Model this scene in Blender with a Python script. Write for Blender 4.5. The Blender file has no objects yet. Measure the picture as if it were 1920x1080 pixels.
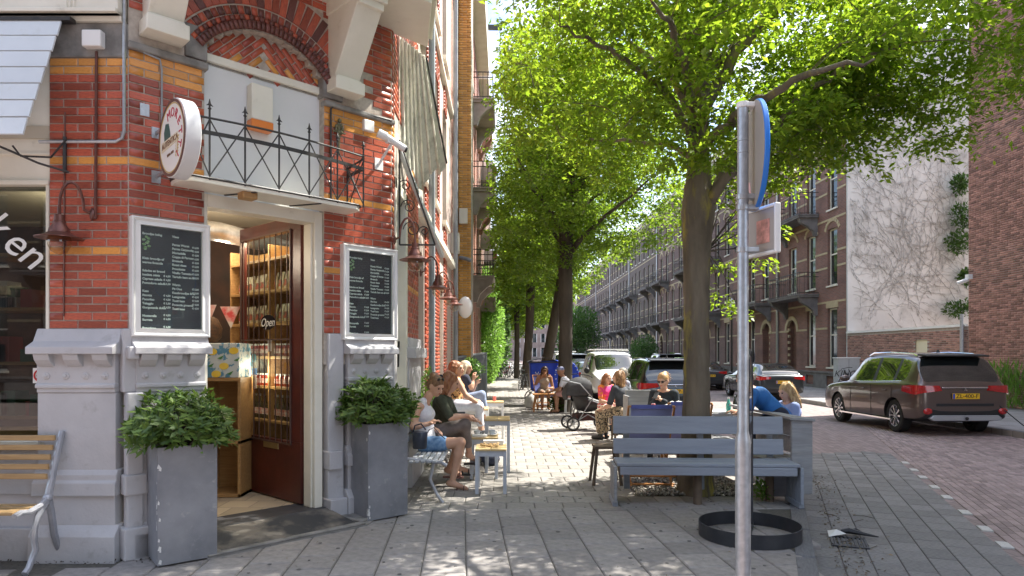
import bpy, math, random
import numpy as np
from mathutils import Matrix, Vector
random.seed(7); np.random.seed(7)
SC = bpy.context.scene
COL = SC.collection
# ---------------------------------------------------------------- camera, sky, sun, exposure
FPX, HZ, CH, YAW = 1253.0, 664.0, 1.6, 0.0120
cam = bpy.data.cameras.new('camera'); camo = bpy.data.objects.new('camera', cam); COL.objects.link(camo)
cam.sensor_width = 36; cam.lens = FPX/1920*36; cam.shift_y = (HZ-540)/1920
cam.clip_end = 3000; cam.clip_start = .05
camo.location = (0, 0, CH); camo.rotation_euler = (math.pi/2, 0, -YAW)
SC.camera = camo
SUN_AZ, SUN_EL = math.radians(24), math.radians(54)          # azimuth counted from +X towards +Y
wd = bpy.data.worlds.new('World'); SC.world = wd; wd.use_nodes = True
nt = wd.node_tree; nt.nodes.clear()
_o = nt.nodes.new('ShaderNodeOutputWorld'); _b = nt.nodes.new('ShaderNodeBackground')
_s = nt.nodes.new('ShaderNodeTexSky'); _s.sky_type = 'NISHITA'; _s.sun_disc = False
_s.sun_elevation = SUN_EL; _s.sun_rotation = math.pi/2-SUN_AZ; _s.dust_density = 2.0; _s.ozone_density = 1.6
_tc = nt.nodes.new('ShaderNodeTexCoord'); _mp = nt.nodes.new('ShaderNodeMapping'); _mp.inputs['Scale'].default_value = (2.2, 2.2, 5.5)
_n = nt.nodes.new('ShaderNodeTexNoise'); _n.inputs['Scale'].default_value = 1.6; _n.inputs['Detail'].default_value = 8; _n.inputs['Roughness'].default_value = .58
_r = nt.nodes.new('ShaderNodeValToRGB'); _r.color_ramp.elements[0].position = .44; _r.color_ramp.elements[1].position = .66
_m = nt.nodes.new('ShaderNodeMix'); _m.data_type = 'RGBA'; _m.inputs[7].default_value = (5.6, 5.8, 6.2, 1)
nt.links.new(_tc.outputs['Generated'], _mp.inputs['Vector']); nt.links.new(_mp.outputs[0], _n.inputs['Vector'])
nt.links.new(_n.outputs['Fac'], _r.inputs[0]); nt.links.new(_r.outputs[0], _m.inputs[0])
nt.links.new(_s.outputs[0], _m.inputs[6]); nt.links.new(_m.outputs[2], _b.inputs[0]); nt.links.new(_b.outputs[0], _o.inputs[0])
_b.inputs[1].default_value = 0.15
sl = bpy.data.lights.new('sun', 'SUN'); sl.energy = 4.6; sl.angle = math.radians(.55); sl.color = (1, .95, .86)
so = bpy.data.objects.new('sun', sl); COL.objects.link(so); so.location = (10, 5, 30)
so.rotation_euler = Vector((math.cos(SUN_AZ)*math.cos(SUN_EL), math.sin(SUN_AZ)*math.cos(SUN_EL), math.sin(SUN_EL))).to_track_quat('Z', 'Y').to_euler()
SC.view_settings.view_transform = 'Standard'; SC.view_settings.look = 'None'
SC.view_settings.exposure = 1.52; SC.view_settings.gamma = 1.0; SC.view_settings.use_curve_mapping = False
SC.cycles.max_bounces = 7; SC.cycles.transparent_max_bounces = 12; SC.cycles.diffuse_bounces = 4
SC.cycles.use_denoising = True

# ---------------------------------------------------------------- frames and measuring
RW = Matrix.Rotation(-YAW, 4, 'Z')
def WP(px, py, Y):                        # a place as seen from the camera, Y metres ahead of it
    return RW @ Vector(((px-960)*Y/FPX, Y, CH+(HZ-py)*Y/FPX))
def GP(px, py, z=0.0):                    # a place on a level surface
    Y = FPX*(CH-z)/(py-HZ); p = WP(px, py, Y); p.z = z; return p
def frame(o, deg):                        # local x along, y into the wall, z up
    return Matrix.Translation(Vector((o[0], o[1], o[2] if len(o) > 2 else 0))) @ Matrix.Rotation(math.radians(deg), 4, 'Z')
FL = RW @ frame((0, 5.26), 0)
FC = RW @ frame((-3.02, 5.26), 45)
C1 = FC @ Vector((2.488, 0, 0))
FS = frame((C1.x, 0), 90)                 # street front: local x = world Y
RX = 15.0
FR = frame((RX, 0), -90)                  # right-hand fronts: local x = -world Y
def T(x, y, z): return Matrix.Translation(Vector((x, y, z)))
def RZ(d): return Matrix.Rotation(math.radians(d), 4, 'Z')
def RX_(d): return Matrix.Rotation(math.radians(d), 4, 'X')
def RY_(d): return Matrix.Rotation(math.radians(d), 4, 'Y')

# ---------------------------------------------------------------- mesh building
def wmat(o):
    m = Matrix.Identity(4)
    while o is not None:
        m = o.matrix_basis @ m; o = o.parent
    return m
class MB:
    def __init__(s, M=None): s.v = []; s.f = []; s.mi = []; s.M = M
    def add(s, vs, fs, mi=0, M=None):
        k = len(s.v)
        A = s.M
        if M is not None: A = M if A is None else A @ M
        if A is not None: vs = [A @ Vector(v) for v in vs]
        s.v.extend([tuple(v) for v in vs]); s.f.extend([tuple(i+k for i in f) for f in fs]); s.mi.extend([mi]*len(fs)); return s
    def box(s, x0, x1, y0, y1, z0, z1, mi=0, M=None):
        return s.add([(x0,y0,z0),(x1,y0,z0),(x1,y1,z0),(x0,y1,z0),(x0,y0,z1),(x1,y0,z1),(x1,y1,z1),(x0,y1,z1)],
            [(0,3,2,1),(4,5,6,7),(0,1,5,4),(1,2,6,5),(2,3,7,6),(3,0,4,7)], mi, M)
    def prism(s, poly, y0, y1, mi=0, M=None):          # polygon in (x,z), pushed along y
        n = len(poly)
        vs = [(x,y0,z) for x,z in poly]+[(x,y1,z) for x,z in poly]
        a = sum(poly[i][0]*poly[(i+1)%n][1]-poly[(i+1)%n][0]*poly[i][1] for i in range(n))
        fs = [tuple(range(n)), tuple(range(2*n-1, n-1, -1))]+[(i, i+n, (i+1)%n+n, (i+1)%n) for i in range(n)]
        if (a < 0) != (y1 < y0): fs = [tuple(reversed(f)) for f in fs]
        return s.add(vs, fs, mi, M)
    def slab(s, poly, z0, z1, mi=0, M=None):           # polygon in (x,y), counter-clockwise
        n = len(poly)
        a = sum(poly[i][0]*poly[(i+1)%n][1]-poly[(i+1)%n][0]*poly[i][1] for i in range(n))
        if a < 0: poly = poly[::-1]
        vs = [(x,y,z0) for x,y in poly]+[(x,y,z1) for x,y in poly]
        fs = [tuple(range(n-1,-1,-1)), tuple(range(n, 2*n))]+[(i, (i+1)%n, (i+1)%n+n, i+n) for i in range(n)]
        return s.add(vs, fs, mi, M)
    def tube(s, pts, r, n=8, mi=0, cap=True, M=None):
        pts = [Vector(p) for p in pts]; m = len(pts)
        rs = r if isinstance(r, (list, tuple)) else [r]*m
        vs = []; fs = []; a = None
        for i, p in enumerate(pts):
            t = (pts[min(i+1, m-1)]-pts[max(i-1, 0)])
            if t.length < 1e-9: t = Vector((0,0,1))
            t.normalize()
            if a is None: a = t.cross(Vector((0,0,1)) if abs(t.z) < .9 else Vector((1,0,0)))
            a = a-t*a.dot(t)
            if a.length < 1e-5: a = t.orthogonal()
            a.normalize(); b = t.cross(a)
            for k in range(n):
                c = -2*math.pi*k/n; vs.append(p+(a*math.cos(c)+b*math.sin(c))*rs[i])
        for i in range(m-1):
            for k in range(n):
                fs.append((i*n+k, i*n+(k+1)%n, (i+1)*n+(k+1)%n, (i+1)*n+k))
        if cap:
            fs.append(tuple(range(n-1,-1,-1))); fs.append(tuple(range((m-1)*n, m*n)))
        return s.add(vs, fs, mi, M)
    def bar(s, a, b, w, h=None, mi=0, M=None, up=(0,0,1)):  # square bar between two points
        a = Vector(a); b = Vector(b); t = (b-a).normalized(); h = h or w; u = Vector(up)
        if abs(t.dot(u)) > .98: u = Vector((0,1,0))
        x = t.cross(u).normalized()*w/2; z = x.cross(t).normalized()*h/2
        vs = [a-x-z, a+x-z, a+x+z, a-x+z, b-x-z, b+x-z, b+x+z, b-x+z]
        return s.add(vs, [(0,1,2,3),(4,7,6,5),(0,4,5,1),(1,5,6,2),(2,6,7,3),(3,7,4,0)], mi, M)
    def lathe(s, prof, n=16, mi=0, M=None, cap=True):            # profile of (r, z)
        vs = []; fs = []
        for r, z in prof:
            for k in range(n): c = 2*math.pi*k/n; vs.append((r*math.cos(c), r*math.sin(c), z))
        m = len(prof)
        for i in range(m-1):
            for k in range(n): fs.append((i*n+k, i*n+(k+1)%n, (i+1)*n+(k+1)%n, (i+1)*n+k))
        if cap and prof[0][0] > 1e-5: fs.append(tuple(range(n-1,-1,-1)))
        if cap and prof[-1][0] > 1e-5: fs.append(tuple(range((m-1)*n, m*n)))
        return s.add(vs, fs, mi, M)
    def ball(s, c, r, n=10, mi=0, M=None):
        r = r if isinstance(r, (tuple, list)) else (r, r, r)
        m = max(4, n//2+1); prof = [(max(1e-6, math.sin(math.pi*i/m)), -math.cos(math.pi*i/m)) for i in range(m+1)]
        A = T(*c) @ Matrix.Diagonal((r[0], r[1], r[2], 1))
        return s.lathe(prof, n, mi, A if M is None else M @ A)
    def grid(s, P, mi=0, M=None, closed_u=False):      # P[i][j] points
        n = len(P); m = len(P[0]); vs = [p for r in P for p in r]; fs = []
        for i in range(n-1):
            for j in range(m if closed_u else m-1):
                fs.append((i*m+j, i*m+(j+1)%m, (i+1)*m+(j+1)%m, (i+1)*m+j))
        return s.add(vs, fs, mi, M)
    def build(s, name, mats, parent=None, smooth=False, kind=None, bevel=0, world=True, **kw):
        me = bpy.data.meshes.new(name)
        vs = s.v
        if parent is not None and world:
            I = wmat(parent).inverted()
            vs = [tuple(I @ Vector(v)) for v in vs]
        me.from_pydata(vs, [], s.f)
        if not isinstance(mats, (list, tuple)): mats = [mats]
        for m in mats: me.materials.append(m)
        if len(mats) > 1: me.polygons.foreach_set('material_index', s.mi)
        if smooth:
            me.polygons.foreach_set('use_smooth', [True]*len(me.polygons))
            if smooth != 'all':
                try: me.set_sharp_from_angle(angle=math.radians(40))
                except Exception: pass
        o = bpy.data.objects.new(name, me); COL.objects.link(o)
        if parent is not None: o.parent = parent
        if kind: o['kind'] = kind
        if bevel:
            b = o.modifiers.new('b', 'BEVEL'); b.width = bevel; b.segments = 2; b.limit_method = 'ANGLE'; b.angle_limit = math.radians(40)
            b.harden_normals = False
        for k, v in kw.items(): o[k] = v
        return o
def npmesh(name, V, Fq, mat, parent=None, kind=None, smooth=False):   # numpy vertices, faces of one size
    me = bpy.data.meshes.new(name); nv = len(V); nf = len(Fq); k = Fq.shape[1]
    me.vertices.add(nv); me.vertices.foreach_set('co', V.astype(np.float32).ravel())
    me.loops.add(nf*k); me.loops.foreach_set('vertex_index', Fq.astype(np.int32).ravel())
    me.polygons.add(nf); me.polygons.foreach_set('loop_start', np.arange(0, nf*k, k, dtype=np.int32))
    try: me.polygons.foreach_set('loop_total', np.full(nf, k, dtype=np.int32))
    except Exception: pass
    if smooth: me.polygons.foreach_set('use_smooth', np.ones(nf, dtype=bool))
    for m in (mat if isinstance(mat, (list, tuple)) else [mat]): me.materials.append(m)
    me.update(calc_edges=True)
    o = bpy.data.objects.new(name, me); COL.objects.link(o)
    if parent is not None: o.parent = parent
    if kind: o['kind'] = kind
    return o
def thing(name, label, cat, loc=(0,0,0), rz=0.0, group=None):
    o = bpy.data.objects.new(name, None); COL.objects.link(o); o.empty_display_size = .1
    o.location = loc; o.rotation_euler = (0, 0, rz); o['label'] = label; o['category'] = cat
    if group: o['group'] = group
    return o
def tag(o, label, cat, group=None):
    o['label'] = label; o['category'] = cat
    if group: o['group'] = group
    return o
def kids(o): return [c for c in COL.objects if c.parent == o]
def dup(root, loc, rz=None, label=None, scale=None):
    r = root.copy(); COL.objects.link(r); r.location = loc
    if rz is not None: r.rotation_euler = (0, 0, rz)
    if scale: r.scale = (scale,)*3 if not isinstance(scale, tuple) else scale
    if label: r['label'] = label
    for ch in list(root.children):
        c = ch.copy(); COL.objects.link(c); c.parent = r
        for g in ch.children:
            d = g.copy(); COL.objects.link(d); d.parent = c
    return r
def piece(name, mesh, M, scale, parent):               # one more piece that shares a mesh; M in world space
    o = bpy.data.objects.new(name, mesh); COL.objects.link(o)
    A = M @ Matrix.Diagonal((scale[0], scale[1], scale[2], 1))
    if parent is not None:
        o.parent = parent; A = wmat(parent).inverted() @ A
    o.matrix_basis = A
    return o
def nth(i): return ['first','second','third','fourth','fifth','sixth','seventh','eighth','ninth','tenth','eleventh','twelfth','thirteenth','fourteenth','fifteenth','sixteenth','seventeenth','eighteenth'][i]
def text(body, size, M, mat, parent=None, name='lettering', ex=.0015, align='CENTER', spacing=1.0, shear=0, line=1.0, bold=0):
    cu = bpy.data.curves.new(name, 'FONT'); cu.body = body; cu.size = size; cu.extrude = ex; cu.align_x = align; cu.align_y = 'CENTER'
    cu.space_character = spacing; cu.shear = shear; cu.space_line = line; cu.resolution_u = 3
    cu.offset = bold; cu.materials.append(mat)
    o = bpy.data.objects.new(name, cu); COL.objects.link(o)
    A = M
    if parent is not None: o.parent = parent; A = wmat(parent).inverted() @ M
    o.matrix_basis = A
    return o
UPR = Matrix.Rotation(math.pi/2, 4, 'X')               # lays text upright, facing local -y

# ---------------------------------------------------------------- materials
MATS = {}
def pm(name, c, c2=None, sc=8.0, rough=.7, metal=0.0, bump=0.0, bsc=None, rnd=0.0, coat=0.0, spec=.5, emit=None, es=1.0, stretch=None, det=6, dirt=None, pos=(.35,.65)):
    """colour c mixed with c2 by noise, optional per-piece brightness, fine relief, worn or dirty patches"""
    if name in MATS: return MATS[name]
    m = bpy.data.materials.new(name); m.use_nodes = True; t = m.node_tree; L = t.links.new
    b = t.nodes['Principled BSDF']; b.inputs['Roughness'].default_value = rough; b.inputs['Metallic'].default_value = metal
    b.inputs['Specular IOR Level'].default_value = spec
    if coat: b.inputs['Coat Weight'].default_value = coat; b.inputs['Coat Roughness'].default_value = .03
    c = tuple(c)+(1,) if len(c) == 3 else c
    b.inputs['Base Color'].default_value = c
    cur = None
    co = t.nodes.new('ShaderNodeTexCoord'); vec = co.outputs['Object']
    if stretch:
        mp = t.nodes.new('ShaderNodeMapping'); mp.inputs['Scale'].default_value = stretch; L(vec, mp.inputs[0]); vec = mp.outputs[0]
    def noise(s, d=6, r=.55):
        n = t.nodes.new('ShaderNodeTexNoise'); n.inputs['Scale'].default_value = s; n.inputs['Detail'].default_value = d; n.inputs['Roughness'].default_value = r
        L(vec, n.inputs['Vector']); return n.outputs['Fac']
    def ramp(f, a, bb):
        r = t.nodes.new('ShaderNodeMapRange'); r.inputs[1].default_value = a; r.inputs[2].default_value = bb; L(f, r.inputs[0]); return r.outputs[0]
    def mix(f, A, B):
        x = t.nodes.new('ShaderNodeMix'); x.data_type = 'RGBA'; L(f, x.inputs[0])
        for i, v in ((6, A), (7, B)):
            if isinstance(v, tuple): x.inputs[i].default_value = v
            else: L(v, x.inputs[i])
        return x.outputs[2]
    if c2 is not None:
        cur = mix(ramp(noise(sc, det), *pos), c, tuple(c2)+(1,))
    if dirt is not None:
        dc, ds, a, bb = dirt
        cur = mix(ramp(noise(ds, 8, .65), a, bb), cur if cur is not None else c, tuple(dc)+(1,))
    if rnd:
        g = t.nodes.new('ShaderNodeNewGeometry'); oi = t.nodes.new('ShaderNodeObjectInfo')
        ad = t.nodes.new('ShaderNodeMath'); ad.operation = 'ADD'; L(g.outputs['Random Per Island'], ad.inputs[0]); L(oi.outputs['Random'], ad.inputs[1])
        fr = t.nodes.new('ShaderNodeMath'); fr.operation = 'FRACT'; L(ad.outputs[0], fr.inputs[0])
        mr = t.nodes.new('ShaderNodeMapRange'); mr.inputs[3].default_value = 1-rnd; mr.inputs[4].default_value = 1+rnd; L(fr.outputs[0], mr.inputs[0])
        hs = t.nodes.new('ShaderNodeHueSaturation'); L(mr.outputs[0], hs.inputs['Value'])
        if cur is None: hs.inputs['Color'].default_value = c
        else: L(cur, hs.inputs['Color'])
        cur = hs.outputs[0]
    if cur is not None: L(cur, b.inputs['Base Color'])
    if bump:
        bp = t.nodes.new('ShaderNodeBump'); bp.inputs['Strength'].default_value = bump; bp.inputs['Distance'].default_value = .01
        L(noise(bsc or sc*4, 8, .6), bp.inputs['Height']); L(bp.outputs[0], b.inputs['Normal'])
    if emit: b.inputs['Emission Color'].default_value = tuple(emit)+(1,); b.inputs['Emission Strength'].default_value = es
    MATS[name] = m; return m
def thin_glass(name, tint=(.9,.95,.93), dark=0.0):
    m = bpy.data.materials.new(name); m.use_nodes = True; t = m.node_tree; t.nodes.clear(); L = t.links.new
    o = t.nodes.new('ShaderNodeOutputMaterial'); g = t.nodes.new('ShaderNodeBsdfGlossy'); g.inputs['Roughness'].default_value = .015
    tr = t.nodes.new('ShaderNodeBsdfTransparent'); tr.inputs[0].default_value = tuple(x*(1-dark) for x in tint)+(1,)
    fr = t.nodes.new('ShaderNodeFresnel'); fr.inputs[0].default_value = 1.5
    mu = t.nodes.new('ShaderNodeMath'); mu.operation = 'MULTIPLY_ADD'; mu.inputs[1].default_value = 1.5; mu.inputs[2].default_value = .03; L(fr.outputs[0], mu.inputs[0])
    ge = t.nodes.new('ShaderNodeNewGeometry'); iv_ = t.nodes.new('ShaderNodeMath'); iv_.operation = 'SUBTRACT'; iv_.inputs[0].default_value = 1; L(ge.outputs['Backfacing'], iv_.inputs[1]); m3 = t.nodes.new('ShaderNodeMath'); m3.operation = 'MULTIPLY'; L(mu.outputs[0], m3.inputs[0]); L(iv_.outputs[0], m3.inputs[1])
    x = t.nodes.new('ShaderNodeMixShader'); L(m3.outputs[0], x.inputs[0]); L(tr.outputs[0], x.inputs[1]); L(g.outputs[0], x.inputs[2]); L(x.outputs[0], o.inputs[0])
    return m
def leaf_mat(name, c, c2, trans=.5, tcol=None):
    m = bpy.data.materials.new(name); m.use_nodes = True; t = m.node_tree; t.nodes.clear(); L = t.links.new
    o = t.nodes.new('ShaderNodeOutputMaterial'); g = t.nodes.new('ShaderNodeNewGeometry')
    def mixc(A, B):
        x = t.nodes.new('ShaderNodeMix'); x.data_type = 'RGBA'; L(g.outputs['Random Per Island'], x.inputs[0]); x.inputs[6].default_value = A+(1,); x.inputs[7].default_value = B+(1,); return x.outputs[2]
    a = mixc(c, c2); tc = tcol or (tuple(min(1, k*2.2) for k in c), tuple(min(1, k*2.4) for k in c2)); bcol = mixc(*tc)
    p = t.nodes.new('ShaderNodeBsdfPrincipled'); L(a, p.inputs['Base Color']); p.inputs['Roughness'].default_value = .45; p.inputs['Specular IOR Level'].default_value = .4
    tr = t.nodes.new('ShaderNodeBsdfTranslucent'); L(bcol, tr.inputs[0])
    x = t.nodes.new('ShaderNodeMixShader'); x.inputs[0].default_value = trans; L(p.outputs[0], x.inputs[1]); L(tr.outputs[0], x.inputs[2]); L(x.outputs[0], o.inputs[0])
    return m
M_RED = pm('glazed_red_brick', (.46,.105,.052), (.30,.06,.038), 5, rough=.36, rnd=.34, bump=.15, bsc=60, dirt=((.12,.03,.025), 14, .58, .75))
M_DKRED = pm('dark_brick', (.16,.055,.045), (.10,.035,.03), 9, rough=.4, rnd=.3, bump=.15, bsc=60)
M_ORG = pm('ochre_brick', (.74,.34,.08), (.60,.25,.055), 7, rough=.35, rnd=.16, bump=.1, bsc=60)
M_MORTAR = pm('mortar', (.52,.47,.40), (.38,.33,.28), 20, rough=.95, bump=.3)
M_STONE = pm('weathered_stone', (.30,.29,.27), (.15,.145,.135), 6, rough=.9, bump=.5, bsc=30)
M_PLINTH = pm('grey_painted_plaster', (.52,.515,.525), (.44,.435,.445), 2.2, rough=.6, bump=.4, bsc=22, dirt=((.26,.245,.225), 5.5, .60, .85))
M_CREAM = pm('cream_paint', (.80,.77,.66), (.72,.69,.58), 3, rough=.45, bump=.08, dirt=((.5,.46,.36), 6, .62, .85))
M_WHITE = pm('white_paint', (.82,.82,.79), (.74,.74,.71), 4, rough=.4, bump=.05, dirt=((.5,.48,.42), 8, .66, .9))
M_PANEL = pm('white_panel', (.72,.73,.72), (.66,.67,.665), 1.5, rough=.4, dirt=((.45,.43,.4), 9, .68, .9))
M_IRON = pm('black_iron', (.018,.018,.02), (.04,.035,.03), 20, rough=.5, bump=.2)
M_DARK = pm('dark_void', (.012,.011,.01), rough=.9)
M_GALV = pm('galvanised_steel', (.52,.54,.56), (.40,.42,.44), 26, rough=.42, metal=.75, bump=.08)
M_ZINC = pm('zinc_grey', (.34,.36,.38), (.26,.28,.30), 5, rough=.5, metal=.3)
M_COPPER = pm('brown_copper', (.20,.085,.065), (.13,.06,.05), 16, rough=.38, metal=.55)
M_GLASSD = pm('dark_window_glass', (.02,.028,.03), (.035,.045,.045), 1.5, rough=.04, spec=.9)
M_GLASS = thin_glass('clear_glass')
M_SHOPGLASS = thin_glass('shop_glass', dark=.35)
M_PLASTIC = pm('light_plastic', (.78,.78,.76), rough=.4)
M_BLACK = pm('black_plastic', (.02,.02,.022), rough=.45)
M_WOOD = pm('oiled_wood', (.42,.24,.09), (.32,.17,.06), 5, rough=.45, stretch=(1,9,9), bump=.15)
M_PINE = pm('pine_wood', (.55,.36,.16), (.45,.27,.11), 5, rough=.5, stretch=(1,9,9), bump=.1)
# ================================================================ ground, pavement, road
M_SLAB = pm('concrete_slab', (.30,.28,.265), (.225,.21,.20), 5, rough=.85, rnd=.13, bump=.35, bsc=120, dirt=((.12,.115,.11), 9, .6, .8))
M_PAVER = pm('pale_paver', (.31,.29,.265), (.25,.235,.215), 5, rough=.88, rnd=.13, bump=.3, bsc=120, dirt=((.2,.18,.165), 5, .6, .8))
M_JOINT = pm('joint_sand', (.085,.08,.07), (.13,.12,.10), 30, rough=1)
M_GREYBAY = pm('grey_bay_paver', (.235,.225,.22), (.17,.165,.163), 7, rough=.85, rnd=.15, bump=.3, bsc=100)
M_KLINK = pm('clay_road_brick', (.33,.25,.24), (.25,.195,.185), 8, rough=.8, rnd=.25, bump=.3, bsc=80)
M_KERB = pm('kerb_stone', (.17,.17,.175), (.12,.12,.125), 9, rough=.85, bump=.3, bsc=90)
M_WLINE = pm('white_paving_stone', (.58,.57,.54), (.42,.41,.39), 10, rough=.7)
def far_paving(name, c, mort, w, h, rot=0):
    m = bpy.data.materials.new(name); m.use_nodes = True; t = m.node_tree; L = t.links.new; b = t.nodes['Principled BSDF']; b.inputs['Roughness'].default_value = .85
    co = t.nodes.new('ShaderNodeTexCoord'); mp = t.nodes.new('ShaderNodeMapping'); mp.inputs['Rotation'].default_value[2] = rot; L(co.outputs['Object'], mp.inputs[0])
    br = t.nodes.new('ShaderNodeTexBrick'); L(mp.outputs[0], br.inputs[0]); br.inputs['Scale'].default_value = 1
    br.inputs['Color1'].default_value = tuple(k*1.15 for k in c)+(1,); br.inputs['Color2'].default_value = tuple(k*.8 for k in c)+(1,); br.inputs['Mortar'].default_value = mort+(1,)
    br.inputs['Brick Width'].default_value = w; br.inputs['Row Height'].default_value = h; br.inputs['Mortar Size'].default_value = .006
    L(br.outputs['Color'], b.inputs['Base Color']); MATS[name] = m; return m
M_FARPAVE = far_paving('far_paver', (.30,.28,.26), (.14,.13,.12), .3, .3)
M_FARROAD = far_paving('far_road_brick', (.27,.21,.20), (.15,.125,.12), .1, .21)
ZR = -.12
g = MB(); g.add([(-700,-300,ZR-.02),(700,-300,ZR-.02),(700,1500,ZR-.02),(-700,1500,ZR-.02)], [(0,1,2,3)])
g.build('ground', M_FARROAD, kind='structure')
KB = [GP(1520,1090), GP(1508,884), GP(1509,822), None]
K0 = Vector((2.12, 4.4)); K1 = Vector((4.1, 9.3)); K2 = Vector((4.3, 13.2)); K3 = Vector((3.0, 15.2)); K4 = Vector((3.0, 150))
KERB = [Vector((2.0, 3.9)), K0, K1, K2, K3, K4]
def kerb_x(Y):
    for a, b in zip(KERB, KERB[1:]):
        if a.y <= Y <= b.y: return a.x+(b.x-a.x)*(Y-a.y)/(b.y-a.y)
    return KERB[0].x if Y < KERB[0].y else KERB[-1].x
XW = C1.x
pave = MB(); XL = -26
pave.slab([(XL, 3.9), (2.0, 3.9)]+[(k.x, k.y) for k in KERB[1:]]+[(XW-.6, 150), (XW-.6, 7.5), (XW-.2,7.1),(-2.8,5.55),(XL, 5.55)], ZR-.4, -.012)
PAV = pave.build('pavement', M_JOINT, kind='structure')
# far part of the pavement, too far to tell the tiles apart
MB().add([(XW-.3,31,-.004),(2.98,31,-.004),(2.98,150,-.004),(XW-.3,150,-.004)], [(0,1,2,3)]).build('paving_surface', M_FARPAVE, PAV)
def unit_piece(name, mat, ch=.03):     # unit slab, chamfered top edge, top at z=0
    b = MB(); c = ch
    vs = [(-.5,-.5,-1),(.5,-.5,-1),(.5,.5,-1),(-.5,.5,-1),(-.5,-.5,-.15),(.5,-.5,-.15),(.5,.5,-.15),(-.5,.5,-.15),(-.5+c,-.5+c,0),(.5-c,-.5+c,0),(.5-c,.5-c,0),(-.5+c,.5-c,0)]
    fs = [(8,9,10,11)]+[(i, (i+1)%4, (i+1)%4+4, i+4) for i in range(4)]+[(i+4, (i+1)%4+4, (i+1)%4+8, i+8) for i in range(4)]
    me = bpy.data.meshes.new(name); me.from_pydata(vs, [], fs); me.materials.append(mat); return me
UNITV = np.array([(-.5,-.5,-1),(.5,-.5,-1),(.5,.5,-1),(-.5,.5,-1),(-.5,-.5,-.15),(.5,-.5,-.15),(.5,.5,-.15),(-.5,.5,-.15),(-.47,-.47,0),(.47,-.47,0),(.47,.47,0),(-.47,.47,0)])
UNITF = np.array([(8,9,10,11)]+[(i, (i+1)%4, (i+1)%4+4, i+4) for i in range(4)]+[(i+4, (i+1)%4+4, (i+1)%4+8, i+8) for i in range(4)])
def lay(rows, mats_of, mat_list, parent, name, stuffname, limit, thick):
    """rows: (M, sx, sy, key); the ones showing largest become pieces, the rest one stuff mesh"""
    cp = Vector((0, 0, CH)); IC = camo.matrix_basis.inverted()
    def size(r):
        p = r[0].translation; q = IC @ p
        if q.z > -.5: return 0
        u = 960+FPX*q.x/-q.z; v = HZ-FPX*q.y/-q.z
        if u < -40 or u > 1960 or v < -40 or v > 1120: return 0
        n = (r[0].to_3x3() @ Vector((0,0,1))).normalized(); d = (cp-p)
        return r[1]*r[2]*abs(n.dot(d.normalized()))/d.length_squared
    rows = sorted(rows, key=lambda r: -size(r))
    me = {k: unit_piece(name, m) for k, m in mat_list.items()}
    for r in rows[:limit]: piece(name, me[r[3]], r[0], (r[1], r[2], thick), parent)
    for k, m in mat_list.items():
        R = [r for r in rows[limit:] if r[3] == k]
        if not R: continue
        V = np.concatenate([(UNITV*np.array([r[1], r[2], thick])) @ np.array(r[0].to_3x3()).T + np.array(r[0].translation) for r in R])
        if parent is not None:
            I = np.array(wmat(parent).inverted()); V = V @ I[:3,:3].T+I[:3,3]
        Fq = np.concatenate([UNITF+12*i for i in range(len(R))])
        npmesh(stuffname, V, Fq, m, parent, 'stuff')
rows = []
def jit(s=.0015): return random.uniform(-s, s)
# near slabs: 33 cm, columns running away from the camera and slightly left
ang = 3.6; FA = frame((GP(872, 962).x, GP(872, 962).y), ang)
IA = FA.inverted()
w = .333
for i in range(-13, 9):
    for j in range(-8, 3):
        y = (j+.5*(i % 2))*w*1.0-.17; x = (i+.5)*w
        if y > .12: continue
        p = FA @ Vector((x, y, 0))
        kx = kerb_x(p.y)
        if p.y < 3.9 or p.x > kx-.05 or p.x < -6: continue
        ov = max(0, p.x+w/2-kx+.0)
        q = IC = None
        # keep clear of the chamfered corner
        loc = FC.inverted() @ p
        if loc.y > .0 and p.y > 5.0 and p.x < XW: continue
        if p.y > 5.4 and p.x < -2.8: continue
        rows.append((FA @ T(x-ov/2, y, jit()) @ RX_(jit(.35)) @ RY_(jit(.35)), w-.008-ov, w-.008, 0))
# zone two: tiles laid across the pavement, every row shifted half a tile
w2 = .30; j = 0; y = GP(872,955).y+.16
while y < 31:
    kx = kerb_x(y)-.16
    x = XW-.3+(.5 if j % 2 else 0)*w2
    while x < kx-w2*.4:
        x1 = min(x+w2, kx)
        inner = FC.inverted() @ Vector(((x+x1)/2, y, 0))
        if inner.y < .05 or y > C1.y+.2:
            if not (1.55 < (x+x1)/2 < 2.75 and 7.55 < y < 8.7):
                rows.append((T((x+x1)/2, y, jit()) @ RX_(jit(.3)), x1-x-.006, w2-.006, 1))
        x = x1
    y += w2; j += 1
# left strip in front of the shop window
for i in range(12):
    for j in range(4):
        x = -3.9-.30*i; y = 3.95+.3*j+.15*(i % 2); 
        if y < 5.2 and x > -6.2: pass
for i in range(-6, 9):
    if i % 2 == 0:
        p = FA @ Vector(((i+.5)*w, .0795, 0))
        if p.x < kerb_x(p.y)-.2 and (FC.inverted() @ p).y < .1: rows.append((FA @ T((i+.5)*w, .0795, 0), w-.008, .155, 0))
lay(rows, None, {0: M_SLAB, 1: M_PAVER}, PAV, 'paving_slab', 'paving_slabs', 300, .05)
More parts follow.
